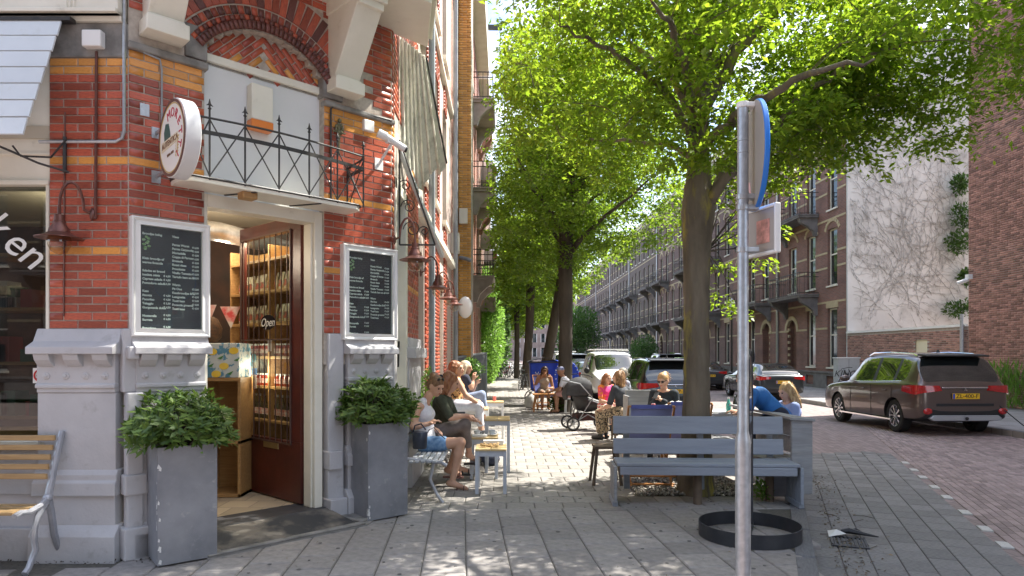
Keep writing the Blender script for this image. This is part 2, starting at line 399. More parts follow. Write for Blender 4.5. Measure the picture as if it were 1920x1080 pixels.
# tree pit with gravel
pit = MB(); pit.add([(1.55,7.55,-.008),(2.75,7.55,-.008),(2.75,8.7,-.008),(1.55,8.7,-.008)], [(0,1,2,3)])
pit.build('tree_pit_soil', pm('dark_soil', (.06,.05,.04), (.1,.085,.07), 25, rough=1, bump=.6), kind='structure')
rng = np.random.default_rng(3)
n = 1700; ico = np.array([(0,0,1),(.9,0,.3),(.28,.85,.3),(-.72,.53,.3),(-.72,-.53,.3),(.28,-.85,.3),(0,0,-.4)])
icf = np.array([(0,1,2),(0,2,3),(0,3,4),(0,4,5),(0,5,1),(6,2,1),(6,3,2),(6,4,3),(6,5,4),(6,1,5)])
cx = rng.uniform(1.5, 2.8, n); cy = rng.uniform(7.5, 8.75, n); rr = rng.uniform(.014, .032, n)
V = (ico[None]*rr[:,None,None]*rng.uniform(.6, 1.2, (n,7,1))) ; th = rng.uniform(0, 6.28, n); c_, s_ = np.cos(th)[:,None], np.sin(th)[:,None]
V = np.stack([V[...,0]*c_-V[...,1]*s_+cx[:,None], V[...,0]*s_+V[...,1]*c_+cy[:,None], V[...,2]+rng.uniform(0, .03, n)[:,None]], -1)
tag(npmesh('gravel', V.reshape(-1,3), (icf[None]+7*np.arange(n)[:,None,None]).reshape(-1,3), pm('pebbles', (.42,.39,.34), (.3,.28,.25), 9, rough=.9, rnd=.45), None, 'stuff'), 'pale gravel round the foot of the big tree', 'gravel')
# kerb: one stone after another
kr = []; 
for a, b in zip(KERB[:-1], KERB[1:]):
    d = (b-a); Ltot = min(d.length, 45); n = int(Ltot/1.0)+1; t = d.normalized(); 
    for i in range(n):
        s0 = i*Ltot/n; c = a+t*(s0+Ltot/n/2); nx = Vector((-t.y, t.x))*.075
        kr.append((T(c.x+nx.x, c.y+nx.y, .004+jit(.002)) @ RZ(math.degrees(math.atan2(t.y, t.x))), Ltot/n-.008, .15, 0))
lay(kr, None, {0: M_KERB}, PAV, 'kerb_stone', 'kerb_stones', 60, .2)
# road: grey bay between kerb and white marks, then clay bricks
ROAD = MB().add([(1.5,2.5,ZR-.014),(10.6,2.5,ZR-.014),(10.6,150,ZR-.014),(1.5,150,ZR-.014)], [(0,1,2,3)]).build('road', M_FARROAD, kind='structure')
Ld0 = Vector((4.56, 6.02)); Ld1 = Vector((6.38, 10.5)); dl = (Ld1-Ld0).normalized(); FB = frame((Ld0.x, Ld0.y), math.degrees(math.atan2(dl.y, dl.x)))   # x along the marks, y to the left
rows = []; w3 = .30
base_y = 4.92
for i in range(-8, 24):
    for j in range(0, 9):
        x = (i+.5*(j % 2))*w3; y = .08+(j+.5)*w3*.75
        p = FB @ Vector((x, y, 0))
        if p.y < base_y or p.y > 11.6: continue
        if p.x < kerb_x(p.y)-.05: continue
        rows.append((FB @ T(x, y, ZR+jit(.0012)), w3-.008, w3*.75-.008, 0))
lay(rows, None, {0: M_GREYBAY}, ROAD, 'bay_tile', 'bay_tiles', 110, .03)
rows = []; bw = .21; bh = .085
for i in range(-26, 60):
    for j in range(-75, 1):
        x = (i+.5*(j % 2))*bw; y = -.03+(j-.5)*bh
        p = FB @ Vector((x, y, 0))
        if p.y < base_y or p.x > 10.55 or p.y > 16 or (IA and p.x/p.y > .86): continue
        rows.append((FB @ T(x, y, ZR+jit(.001)), bw-.007, bh-.006, 0))
print('road bricks', len(rows))
lay(rows, None, {0: M_KLINK}, ROAD, 'road_brick', 'road_bricks', 130, .03)
rows = []
for q in [(1493,869),(1549,884),(1592,903),(1655,924),(1722,954),(1806,988),(1887,1022),(1470,856)]:
    x = (FB.inverted() @ GP(q[0]+12, q[1], ZR)).x
    rows.append((FB @ T(x, .02, ZR+.002), .20, .10, 0))
lay(rows, None, {0: M_WLINE}, ROAD, 'white_mark', 'white_marks', 20, .03)
# concrete strip and larger slabs across the mouth of the side street
xs0, xs1 = 2.3, 6.5
MB().box(2.25, 9, 4.62, 4.93, ZR-.05, ZR+.004).build('concrete_strip', pm('dark_concrete', (.10,.10,.105), (.075,.075,.08), 6, rough=.8, bump=.2), ROAD)
rows = [(T(2.5+.62*i, 4.40, ZR+.002+jit()), .60, .36, 0) for i in range(8)]+[(T(2.25+.62*i, 4.03, ZR+.002+jit()), .60, .34, 0) for i in range(8)]
lay(rows, None, {0: pm('crossing_slab', (.19,.19,.195), (.15,.15,.155), 6, rough=.85, rnd=.1, bump=.2)}, ROAD, 'crossing_slab', 'crossing_slabs', 20, .03)
# opposite pavement
P2 = MB().box(10.6, RX+.5, -20, 150, ZR-.3, 0).build('far_pavement', M_FARPAVE, kind='structure')
rows = [(T(10.68, 8+i*1.0, .004), .15, .99, 0) for i in range(40)]
lay(rows, None, {0: M_KERB}, P2, 'kerb_stone', 'kerb_stones', 30, .3)
# ================================================================ the corner building
CB = thing('corner_building', 'red glazed brick corner cafe building with ochre bands, brick arch and grey painted plinth', 'building', (C1.x-1, 7.4, 0))
bricks = []; arch_bricks = []
def band(z, bands): return any(a <= z <= b for a, b in bands)
def brickwork(F, s0, s1, z0, z1, holes=(), bands=(), y=0.0, L=.225, H=.0645, dark=()):
    """running bond with recessed joints; every brick is kept as (matrix, length, height, kind)"""
    nrow = int(round((z1-z0)/H)); H = (z1-z0)/nrow
    for r in range(nrow):
        za = z0+r*H; zb = za+H; s = s0-(L/2 if r % 2 else 0)
        while s < s1-.005:
            a = max(s, s0); b = min(s+L, s1); s += L
            if b-a < .02: continue
            segs = [(a, b)]
            for h in holes:
                if callable(h):
                    segs = [g_ for g_ in segs if not h((g_[0]+g_[1])/2, (za+zb)/2, g_)]; continue
                if zb <= h[2]+.01 or za >= h[3]-.01: continue
                ns = []
                for (p, q) in segs:
                    if q <= h[0] or p >= h[1]: ns.append((p, q)); continue
                    if p < h[0]-.02: ns.append((p, h[0]))
                    if q > h[1]+.02: ns.append((h[1], q))
                segs = ns
            for p, q in segs:
                k = 1 if band((za+zb)/2, bands) else 0
                M = F @ T((p+q)/2, y-.008+jit(.0012), (za+zb)/2) @ RX_(90)
                bricks.append((M, q-p-.009, H-.010, k))
def lay2(rows, mats, parent, name, stuffname, limit, thick):
    lay(rows, None, mats, parent, name, stuffname, limit, thick)
ZP = 1.80
BL = ((3.20, 3.27), (2.40, 2.47)); 
# ---- left front (flat to the camera)
sL0, sL1 = -3.64, -3.02
brickwork(FL, sL0, sL1, ZP, 3.93, bands=((3.78, 3.93), (3.10, 3.17), (2.36, 2.43)))
# ---- chamfer piers and the field round the arch
D0, D1 = .579, 1.697; AC = 1.138; AZ = 3.80; R0 = .70; R1 = .775; R2 = .88; R3 = 1.13
cband = ((3.80, 3.99), (3.12, 3.19), (2.37, 2.44))
def arch_hole(s, z, seg):
    return (math.hypot(s-AC, z-AZ) < R3+.05 and z > 4.1)
brickwork(FC, 0, 2.488, ZP, 6.6, holes=((D0, D1, 0, 4.75), arch_hole), bands=cband)
# ---- street front, first pier
brickwork(FS, C1.y, C1.y+.12, ZP, 6.6, bands=cband)
brickwork(FS, 8.05, 9.15, ZP, 6.6, bands=cband)
brickwork(FS, C1.y+.12, 8.05, 4.2, 6.6, bands=())
# mortar backing
mb = MB()
mb.box(sL0, -3.02, .0, .25, ZP-.3, 3.95, M=FL)
mb.box(0, D0, 0, .25, ZP-.3, 6.9, M=FC); mb.box(D1, 2.488, 0, .25, ZP-.3, 6.9, M=FC)
n = 14
for i in range(n):                                   # backing above the arch
    a0 = D0+(D1-D0)*i/n; a1 = D0+(D1-D0)*(i+1)/n; c = (a0+a1)/2-AC
    zz = AZ+math.sqrt(max(.01, R0**2-c*c))
    mb.box(a0, a1, 0, .25, zz, 6.9, M=FC)
mb.box(C1.y, C1.y+.12, 0, .25, 0, 6.9, M=FS); mb.box(8.05, 9.15, 0, .25, 0, 6.9, M=FS); mb.box(C1.y+.12, 8.05, 0, .25, 3.5, 6.9, M=FS)
mb.build('wall', M_MORTAR, CB)
# ---- arch: moulded rings and radiating bricks
def ring(ra, rb, y0, y1, n, gap, a0, a1, kinds):
    for i in range(n):
        a = a0+(a1-a0)*(i+.5)/n; w_ = (a1-a0)/n*(ra+rb)/2-gap
        yc = (y0)
        M = FC @ T(AC+math.cos(a)*(ra+rb)/2, yc, AZ+math.sin(a)*(ra+rb)/2) @ RX_(90) @ Matrix.Rotation(a-math.pi/2, 4, 'Z')
        bricks.append((M, w_, rb-ra-gap, kinds[i % len(kinds)]))
th = math.radians(34)
ring(R0, R1, -.055, 0, 34, .006, th, math.pi-th, [2])
ring(R1, R1+.05, -.035, 0, 34, .006, th, math.pi-th, [2, 0])
ring(R1+.055, R2+.03, -.012, 0, 27, .010, th, math.pi-th, [2, 0])
ring(R2+.035, R3+.04, -.010, 0, 27, .010, th-.02, math.pi-th+.02, [0, 0, 2, 0])
# tympanum: bricks slanting up towards the middle from both sides, ochre ones in the centre
for side in (-1, 1):
    for i in range(-9, 10):
        for j in range(-12, 14):
            u, v = (i+.5*(j % 2))*.155, j*.055; a_ = math.radians(45)
            x_ = u*math.cos(a_)-v*math.sin(a_); z_ = u*math.sin(a_)+v*math.cos(a_)
            if x_ > -.02 or x_ < -.56 or z_ < -.02 or z_ > .5: continue
            x0 = AC+side*(-x_); z0 = 4.17+z_
            if math.hypot(x0-AC, z0-AZ) > R0+.01: continue
            k = 1 if (abs(x_)+abs(z_-.12) < .17 and (i+j) % 3 != 0) or (i+2*j) % 7 == 0 else 0
            M = FC @ T(x0, .075+(.0015 if side > 0 else 0), z0) @ RX_(90) @ RZ(45 if side < 0 else -45)
            bricks.append((M, .146, .046, k))
MB().box(D0-.1, D1+.1, .085, .12, 4.1, 4.7, M=FC).build('tympanum', M_MORTAR, CB)
lay2(bricks, {0: M_RED, 1: M_ORG, 2: M_DKRED}, CB, 'brick', 'brickwork', 300, .03)
# stones
st = MB()
for s0_, s1_, z0, z1, yy in ((D0-.16, D0+.02, 4.08, 4.36, -.025), (D1-.02, D1+.20, 4.08, 4.38, -.03)):
    MB(FC).box(s0_, s1_, yy, .1, z0, z1).build('stone_block', M_STONE, CB, bevel=.012)
st = MB(); st.box(-.01, .60, -.05, .05, 4.0, 4.06, M=FC); st.build('stone_block', M_STONE, CB, bevel=.012); st = MB(); st.box(D1-.01, 2.50, -.05, .05, 4.0, 4.05, M=FC); st.build('stone_block', M_STONE, CB, bevel=.012); st = MB()
st.box(sL0, -3.02, -.02, .05, 3.93, 4.20, M=FL)
st.build('stone_block', M_STONE, CB, bevel=.012)
# door bricks' inner reveals
rv = MB(); rv.box(D0-.001, D0+.0, 0, .2, 1.8, 4.2, M=FC)
# ---- plinth
def plinth(F, s0, s1, tag_='plinth', cor=3, body=.05):
    p = MB(F); e = .03
    p.box(s0, s1, -body, .12, .58, 1.30)
    p.box(s0-.0, s1+.0, -body-.01, .12, 1.30, 1.80-.13)
    p.prism([(0,0)], 0, 0) if False else None
    # sloped weathering under the bricks and the ledge
    def section(poly, a, b, mb=p): 
        # polygon of (depth, z) swept along s
        vs = [(a, -d, z) for d, z in poly]+[(b, -d, z) for d, z in poly]; n = len(poly)
        fs = [tuple(range(n-1,-1,-1)), tuple(range(n, 2*n))]+[(i, (i+1)%n, (i+1)%n+n, i+n) for i in range(n)]
        mb.add(vs, fs)
    section([(-.1,1.60),(.145,1.60),(.145,1.655),(.06,1.70),(.012,1.80),(-.1,1.80)], s0-e, s1+e)
    section([(-.1,1.335),(.075,1.335),(.075,1.362),(.062,1.372),(-.1,1.372)], s0-.005, s1+.005)
    section([(-.1,.50),(.095,.50),(.095,.60),(.075,.62),(.075,.66),(.05,.70),(-.1,.70)], s0-.02, s1+.02)
    section([(-.1,.24),(.06,.24),(.06,.51),(-.1,.51)], s0, s1)
    section([(-.1,-.05),(.12,-.05),(.12,.19),(.06,.27),(-.1,.27)], s0-.03, s1+.03)
    o = p.build(tag_, M_PLINTH, CB, bevel=.006)
    c = MB(F); w_ = (s1-s0)
    for i in range(cor):
        x = s0+.02+(w_-.16)*i/(cor-1)
        vs = [(-.05,1.50),(.062,1.50),(.09,1.52),(.12,1.555),(.135,1.60),(-.05,1.60)]
        q = [(x, -d, z) for d, z in vs]+[(x+.12, -d, z) for d, z in vs]; n = 6
        c.add(q, [tuple(range(n-1,-1,-1)), tuple(range(n, 2*n))]+[(i_, (i_+1)%n, (i_+1)%n+n, i_+n) for i_ in range(n)])
    c.build('corbel', M_PLINTH, o, bevel=.005)
    rs = MB(F); nr = max(3, int(w_/.125))
    for i in range(nr):
        x = s0+w_*(i+.5)/nr
        rs.lathe([(.0001, .022),(.012,.02),(.016,.012),(.028,.008),(.03,0)][::-1], 10, 0, T(x, -.058, 1.43) @ RX_(90))
    rs.build('rosette', M_PLINTH, o, smooth=True)
    return o
plinth(FL, -3.70, -3.09); plinth(FC, .04, .565); plinth(FC, 1.93, 2.45)
pn = MB()
pn.box(-.03, .09, -.075, .02, 0, 1.3, M=FC); pn.box(-.05,.06,-.045,.08,1.3,1.8,M=FC); pn.box(-.03,.05,-.12,.0,1.56,1.66,M=FC); pn.box(-.05, .11, -.10, .02, .50, .66, M=FC); pn.box(-.06, .12, -.12, .02, 0, .25, M=FC); pn.build('pilaster_base', M_PLINTH, CB, bevel=.012); pn = MB()
pn.box(D1+.03, 1.90, -.03, .1, 0, 1.80, M=FC); pn.box(D1+.02, 1.86, -.08, .1, .48, .66, M=FC); pn.box(D1+.02, 1.9, -.1, .1, 0, .2, M=FC)
pn.box(2.36, 2.52, -.07, .1, 0, .25, M=FC)
pn.build('pilaster_base', M_PLINTH, CB, bevel=.012)
ps = MB(FS)                                    # street side plinth
ps.box(8.03, 9.17, -.04, .1, 0, 1.80); ps.box(8.0, 9.2, -.12, .1, 1.55, 1.68); ps.box(8.0, 9.2, -.08, .1, 0, .3)
ps.box(C1.y-.02, C1.y+.14, -.03, .1, 0, 1.8)
ps.build('plinth', M_PLINTH, CB, bevel=.008)
# ---- concrete balcony above the corner and its two consoles
sb = MB(FC); sb.slab([(-.55, .05), (.05,-.72), (2.45,-.72), (3.0,.05)], 5.00, 5.10)
sb.slab([(-.6, .05), (.02,-.78), (2.48,-.78), (3.06,.05)], 5.10, 5.20)
sb.build('balcony_slab', M_CREAM, CB, bevel=.01)
for s0_ in (.10, 1.74):
    c = MB(FC); wd_ = .27
    poly = [(-.1,4.996),(-.1,4.14),(.16,4.14),(.18,4.27),(.14,4.28),(.52,4.82),(.56,4.82),(.58,4.996)]
    vs = [(s0_, -d, z) for d, z in poly]+[(s0_+wd_, -d, z) for d, z in poly]; n = len(poly)
    c.add(vs, [tuple(range(n-1,-1,-1)), tuple(range(n, 2*n))]+[(i, (i+1)%n, (i+1)%n+n, i+n) for i in range(n)])
    c.box(s0_-.025, s0_+wd_+.025, -.20, 0, 4.13, 4.25)
    c.box(s0_-.02, s0_+wd_+.02, -.60, 0, 4.88, 4.998)
    c.build('console', M_CREAM, CB, bevel=.008)
# ---- white panel over the door with light box, door frame
wp = MB(FC); wp.box(D0, D1, .085, .11, 2.97, 4.15)
wpo = wp.build('white_panel', M_PANEL, CB)
MB(FC).box(D0, D1, .05, .09, 4.12, 4.19).build('panel_moulding', M_CREAM, wpo, bevel=.008)
df = MB(FC)
df.box(D0, D0+.035, .02, .2, .12, 2.97); df.box(D1-.085, D1-.002, .02, .20, .12, 2.97); df.box(D0+.035, D1-.085, .02, .20, 2.86, 2.97)
df.box(D1-.105, D1-.085, .06, .2, .12, 2.86)
df.build('door_frame', M_CREAM, CB, bevel=.006)
MB(FC).box(D0-.02, D1+.02, -.03, .35, -.02, .12).build('doorstep', pm('worn_black_step', (.035,.037,.042), (.06,.06,.065), 5, rough=.55, bump=.3), CB, bevel=.01)
# small iron balcony above the door
bs = .31; be = 1.95; bd = .30; zb = 2.98
bal = MB(FC).slab([(bs, .02), (bs, -bd+.07), (bs+.07, -bd), (be-.07, -bd), (be, -bd+.07), (be, .02)], zb, zb+.045).build('balcony', M_CREAM, CB, bevel=.006)
ir = MB(FC)
ir.tube([(bs,0,zb+.045),(bs,-bd+.05,zb+.045),(bs+.06,-bd,zb+.045),(be-.06,-bd,zb+.045),(be,-bd+.05,zb+.045),(be,0,zb+.045)], .011, 6)
posts = [.51, .80, 1.10, 1.385, 1.67]
def arcz(s): return 3.50+.03*math.sin(math.pi*(s-bs)/(be-bs))
top = [(bs,-.02,3.44),(bs,-bd+.04,3.47)]+[(bs+(be-bs)*k/12, -bd, arcz(bs+(be-bs)*k/12)) for k in range(13)]+[(be,-bd+.04,3.47),(be,-.02,3.44)]
ir.tube(top, .010, 6)
mid = [(bs,0,3.36),(bs,-bd,3.38)]+[(bs+(be-bs)*k/8, -bd, arcz(bs+(be-bs)*k/8)-.12) for k in range(1,8)]+[(be,-bd,3.38),(be,0,3.36)]
for a, b in zip(mid, mid[1:]): ir.bar(a, b, .010, .032)
allp = [bs]+posts+[be]
for s_ in allp: ir.tube([(s_,-bd,zb+.03),(s_,-bd,arcz(s_)+.08)], .008, 6)
for a, b in zip(allp, allp[1:]):
    ir.tube([(a,-bd,arcz(a)-.01),(b,-bd,zb+.06)], .006, 5); ir.tube([(b,-bd,arcz(b)-.01),(a,-bd,zb+.06)], .006, 5)
for s_ in (bs, be):
    ir.tube([(s_,-bd,3.46),(s_,-.02,zb+.06)], .006, 5); ir.tube([(s_,-.02,3.44),(s_,-bd,zb+.06)], .006, 5); ir.tube([(s_,-.01,zb+.03),(s_,-.01,3.5)], .008, 6)
ir.bar((.9,-bd,zb-.004),(.75,0,zb-.004), .02,.008); ir.bar((1.5,-bd,zb-.004),(1.35,0,zb-.004), .02,.008)
ir.build('railing', M_IRON, bal)
for s_ in posts+[be]:
    f = MB(FC); z0 = arcz(s_)+.07
    f.lathe([(.009,0),(.016,.006),(.009,.014)], 8, 0, T(s_,-bd,z0))
    f.prism([(-.004,0),(-.006,.02),(-.028,.016),(-.010,.034),(0,.075),(.010,.034),(.028,.016),(.006,.02),(.004,0)], -.004, .004, 0, T(s_,-bd,z0+.012))
    f.prism([(-.010,.0),(-.012,.03),(0,.07),(.012,.03),(.010,0)], -.004, .004, 0, T(s_,-bd,z0+.012) @ RZ(90))
    f.build('finial', M_IRON, bal)
MB(FC).box(.80,.93,-.26,-.14,2.925,2.985).build('wooden_block', M_WOOD, bal, bevel=.01)
lb = MB(FC).box(.98, 1.18, -.02, .085, 3.70, 4.02).build('light_box', M_CREAM, CB, bevel=.01)
MB(FC).box(.978, 1.182, -.022, .084, 3.62, 3.70).build('orange_lens', pm('orange_plastic', (.75,.22,.04), rough=.3), lb, bevel=.006)
# relief of a saint-like bronze ornament and little boxes
orn = MB(FC)
for i in range(7): orn.ball((1.84+.035*math.cos(i*.9), -.045, 3.80+.04*math.sin(i*.9)), (.018,.014,.024), 7)
orn.tube([(1.84,-.04,3.85),(1.84,-.04,3.55)], [.016,.008], 7); orn.ball((1.84,-.05,3.88), .022, 8); orn.bar((1.77,-.04,3.77),(1.91,-.04,3.77), .014)
orn.build('bronze_ornament', pm('old_bronze', (.20,.17,.09), (.12,.12,.08), 30, rough=.5, metal=.6), CB)
MB(FC).box(2.12, 2.24, -.05, 0, 3.86, 3.97).build('junction_box', M_PLASTIC, CB, bevel=.008)
# pipes
pp = MB()
pp.tube([FL @ Vector((-3.035,-.03,4.6)), FL @ Vector((-3.035,-.03,3.35)), FL @ Vector((-3.05,-.03,3.29)), FL @ Vector((-3.10,-.03,3.262)), FL @ Vector((-3.70,-.03,3.262))], .013, 8)
pp.build('pipe', M_GALV, CB, smooth=True)
MB().tube([FL @ Vector((-3.255,-.025,3.97)), FL @ Vector((-3.262,-.025,2.66))], .011, 8).build('pipe', M_COPPER, CB, smooth=True)
MB().tube([FL @ Vector((-3.51,-.012,3.5)), FL @ Vector((-3.52,-.012,1.9))], .006, 6).build('cable', M_COPPER, CB)
MB().tube([FC @ Vector((.10,-.025,4.0)), FC @ Vector((.22,-.03,3.98)), FC @ Vector((.235,-.03,3.9)), FC @ Vector((.235,-.03,3.40)), FC @ Vector((.26,-.05,3.36))], .009, 7).build('pipe', M_ZINC, CB, smooth=True)
MB().tube([FC @ Vector((D1+.06,-.03,2.99)), FC @ Vector((D1+.06,-.03,3.98)), FC @ Vector((D1+.1,-.03,4.02)), FC @ Vector((2.45,-.05,4.03))], .010, 6).build('cable', M_IRON, CB)
jb = MB(FL).box(-3.34,-3.19,-.08,0,3.99,4.12).build('junction_box', M_PLASTIC, CB, bevel=.01)
# ---- left front: fascia, shop window
fa = MB(FL); fa.box(-6.5, -3.05, -.09, .2, 4.24, 4.55); fa.box(-6.5,-3.05,-.12,.2,4.24,4.27); fa.box(-6.5,-3.05,-.11,.2,4.40,4.42)
fa.box(-6.5,-3.05,-.05,.2,4.20,4.24)
for x in (-3.45,-3.42,-3.39): fa.box(x, x+.012, -.1, 0, 4.28, 4.55)
fa.build('fascia', M_CREAM, CB, bevel=.004)
MB(FL).box(-6.5, -3.64, .02, .2, 2.95, 4.2).build('transom_panel', M_CREAM, CB)
tf = MB(FL); tf.box(-6.5,-3.64,-.02,.1,2.93,2.965); tf.box(-6.5,-3.64,0,.1,3.17,3.19); tf.box(-3.665,-3.64,-.01,.14,.92,2.93); tf.box(-6.5,-3.64,-.05,.14,.86,.92)
tf.build('window_frame', M_CREAM, CB, bevel=.004)
MB(FL).box(-6.5,-3.66,.05,.056,.92,2.93).build('shop_window', M_SHOPGLASS, CB)
uw = MB(FL); uw.box(-6.5,-3.66,.0,.2,0,.86); uw.box(-6.5,-3.7,-.03,.1,.50,.66); uw.box(-6.5,-3.7,-.05,.1,-.02,.24)
uw.build('plinth', M_PLINTH, CB, bevel=.008)
text('en', .34, FL @ T(-3.875,.046,2.44) @ RY_(38) @ UPR, M_WHITE, CB, shear=.25)
text('k', .34, FL @ T(-4.10,.046,2.62) @ RY_(38) @ UPR, M_WHITE, CB, shear=.25)
ns = MB(FL).box(-3.80,-3.685,.04,.046,1.37,1.49).build('sticker', M_WHITE, CB)
rg = MB(FL); P = [(-3.742+.045*math.cos(a*math.pi/8), .036, 1.43+.045*math.sin(a*math.pi/8)) for a in range(17)]
rg.tube(P, .006, 5, cap=False); rg.bar((-3.774,.036,1.398),(-3.710,.036,1.462),.010,.004)
rg.build('prohibition_ring', pm('sign_red', (.6,.03,.03), rough=.4), ns)
gl = MB(FL); gl.bar((-3.77,.037,1.43),(-3.72,.037,1.44),.006,.003); gl.tube([(-3.76,.037,1.418),(-3.752,.037,1.426)], .008, 6)
gl.build('scooter_mark', M_BLACK, ns)
# ---- the shop inside
inr = MB(); WX = C1.x-.35
ci = [FC @ Vector((-.1,.12,0)), FC @ Vector((2.1,.12,0))]
inr.add([(-8.5,ci[0].y,.115),(ci[0].x,ci[0].y,.115),(ci[1].x,ci[1].y,.115),(WX,14,.115),(-8.5,14,.115)], [(0,1,2,3,4)])
fl_ = inr.build('shop_floor', far_paving('floor_tiles', (.50,.40,.27), (.3,.24,.18), .3, .3), CB)
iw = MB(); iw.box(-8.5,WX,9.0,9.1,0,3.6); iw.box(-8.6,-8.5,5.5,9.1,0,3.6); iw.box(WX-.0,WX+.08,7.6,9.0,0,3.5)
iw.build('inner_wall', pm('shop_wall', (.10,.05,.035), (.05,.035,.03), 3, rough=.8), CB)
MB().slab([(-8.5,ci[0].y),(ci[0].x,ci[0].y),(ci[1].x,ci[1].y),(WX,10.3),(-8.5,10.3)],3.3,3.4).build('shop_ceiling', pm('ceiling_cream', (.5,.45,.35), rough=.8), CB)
MB(FL).box(-8.5,-3.1,.16,.2,2.93,4.4).build('inner_wall', M_CREAM, CB)
MB().tube([(-3.9,6.6,2.95),(-3.2,7.6,2.98),(-2.9,8.9,3.0)], .11, 12).build('air_duct', M_GALV, CB, smooth=True)
# ---- door: panelled leaf with barred glass, opened inwards
hin = FC @ Vector((D1-.095, .23, 0)); e2 = WP(448, 700, 7.45)
dang = math.degrees(math.atan2(e2.y-hin.y, e2.x-hin.x)); FD = frame((hin.x, hin.y, .13), dang)
DW = 1.27; DH = 2.84
M_DOOR = pm('dark_red_door', (.12,.022,.014), (.07,.015,.012), 3, rough=.35, bump=.15, dirt=((.16,.06,.04), 12, .68, .85))
dl_ = MB(FD); g0, g1, gz0, gz1 = .20, DW-.075, .60, 2.70
dl_.box(0,DW,-.025,.025,0,gz0); dl_.box(0,DW,-.025,.025,gz1,DH); dl_.box(0,g0,-.025,.025,gz0,gz1); dl_.box(g1,DW,-.025,.025,gz0,gz1)
door = dl_.build('door', M_DOOR, CB, bevel=.005)
MB(FD).box(g0,g1,-.004,.004,gz0,gz1).build('glass', M_GLASS, door)
br = MB(FD)
for sgn in (1,):
    for i in range(9): br.box(g0+.04+(g1-g0-.08)*i/8-.003, g0+.04+(g1-g0-.08)*i/8+.003, .03, .04, gz0-.04, gz1+.02)
    for z in (gz0-.03, gz1+.01, 1.62): br.box(g0-.03,g1+.03,.028,.042,z-.008,z+.008)
    br.box(g0-.03,g0-.015,.028,.042,gz0-.03,gz1+.01); br.box(g1+.015,g1+.03,.028,.042,gz0-.03,gz1+.01)
br.build('window_bars', pm('brown_bars', (.13,.08,.065), rough=.4, metal=.3), door)
MB(FD).box(.42,.72,.026,.036,.50,.565).build('letter_slot', pm('brass', (.45,.36,.18), rough=.35, metal=.8), door, bevel=.003)
hd = MB(FD); hd.box(DW-.06,DW-.02,.025,.035,1.10,1.38); hd.tube([(DW-.04,.03,1.27),(DW-.04,.08,1.27),(DW-.15,.085,1.27)], .009, 8); hd.build('handle', M_GALV, door, smooth=True)
op = MB(FD); P = [(.60+.145*math.cos(a*math.pi/12), .078*math.sin(a*math.pi/12)+1.80) for a in range(24)]
op.prism(P, .044, .052); opo = op.build('open_sign', pm('sign_black', (.01,.01,.014), rough=.25), door)
FDT = FD @ T(.60, .0535, 1.795) @ RZ(180) @ UPR
text('Open', .125, FDT, M_WHITE, opo, shear=.35)
stk = MB(FD); stk.box(.93,1.0,.006,.009,1.1,1.24); stk.box(.60,.68,.006,.009,1.50,1.62); stk.build('sticker', M_WHITE, door)
MB(FD).box(.92,1.02,.006,.0085,1.25,1.32).build('sticker', pm('sticker_blue', (.08,.22,.5), rough=.4), door)
MB(FD).lathe([(.05,0),(.05,.004)], 14, 0, T(.98,.006,1.43) @ RX_(-90)).build('sticker', pm('sticker_teal', (.1,.25,.3), rough=.4), door)
# ---- shelves behind the door leaf
FSH = frame((hin.x, hin.y, 0), dang) @ T(0,-.13,0)
SH = thing('wall_shelf', 'tall wooden store shelf seen through the glass of the open red door', 'shelf', (FSH @ Vector((.6,-.1,.13))))
s_ = MB(FSH); SD = -.34
for z in (.45,.85,1.22,1.55,1.92,2.27,2.62): s_.box(.12,1.85,SD,-.02,z,z+.03)
for x in (.10, .95, 1.85): s_.box(x,x+.025,SD,-.02,.13,2.8)
s_.box(.12,1.85,SD-.02,SD,.13,2.8); s_.build('shelf_frame', M_WOOD, SH, bevel=.003)
def bag(mat):
    b = MB(); P = []
    for z, w_, d_ in ((0,.045,.03),(.02,.052,.036),(.10,.054,.034),(.15,.05,.022),(.185,.052,.004),(.2,.05,.003)):
        P.append([(w_*math.copysign(abs(math.cos(a))**.6, math.cos(a)), d_*math.copysign(abs(math.sin(a))**.6, math.sin(a)), z) for a in [2*math.pi*k/12 for k in range(12)]])
    b.grid(P, closed_u=True); b.box(-.035,.035,-.0385,-.034,.04,.11,1)
    return b, mat
M_BAG = pm('pasta_bag', (.75,.72,.64), (.55,.42,.22), 18, rough=.35)
M_BAG2 = pm('bag_label', (.55,.08,.06), (.1,.2,.12), 22, rough=.4)
b, _ = bag(M_BAG); first = b.build('pasta_bag', [M_BAG, M_BAG2], smooth=True); 
spots = [(x, -.12-.01*(i%2), z) for z in (1.95, 2.30) for i, x in enumerate(np.linspace(.2, 1.75, 13))]
lab = {1.95: 'white pasta bag on the lower bag shelf behind the barred door, %s from the hinge', 2.30: 'white pasta bag on the upper bag shelf behind the barred door, %s from the hinge'}
for i, (x, y, z) in enumerate(spots):
    o = first if i == 0 else first.copy()
    if i: COL.objects.link(o)
    p = FSH @ Vector((x,y,z)); o.location = p; o.rotation_euler = (0,0,math.radians(dang+180+random.uniform(-8,8)))
    tag(o, lab[z] % nth(i % 13), 'bag', 'pasta bags on the shelf behind the door')
def jar(name, prof, mats, splits):
    root = MB(); root.lathe(prof, 12); o = root.build(name, mats[0], smooth=True)
    for nm, pr, m in splits: MB().lathe(pr, 12).build(nm, m, o, smooth=True)
    return o
M_SAUCE = pm('tomato_sauce', (.35,.03,.015), rough=.15, coat=.5)
M_LABELW = pm('paper_label', (.7,.68,.62), (.5,.1,.08), 30, rough=.6)
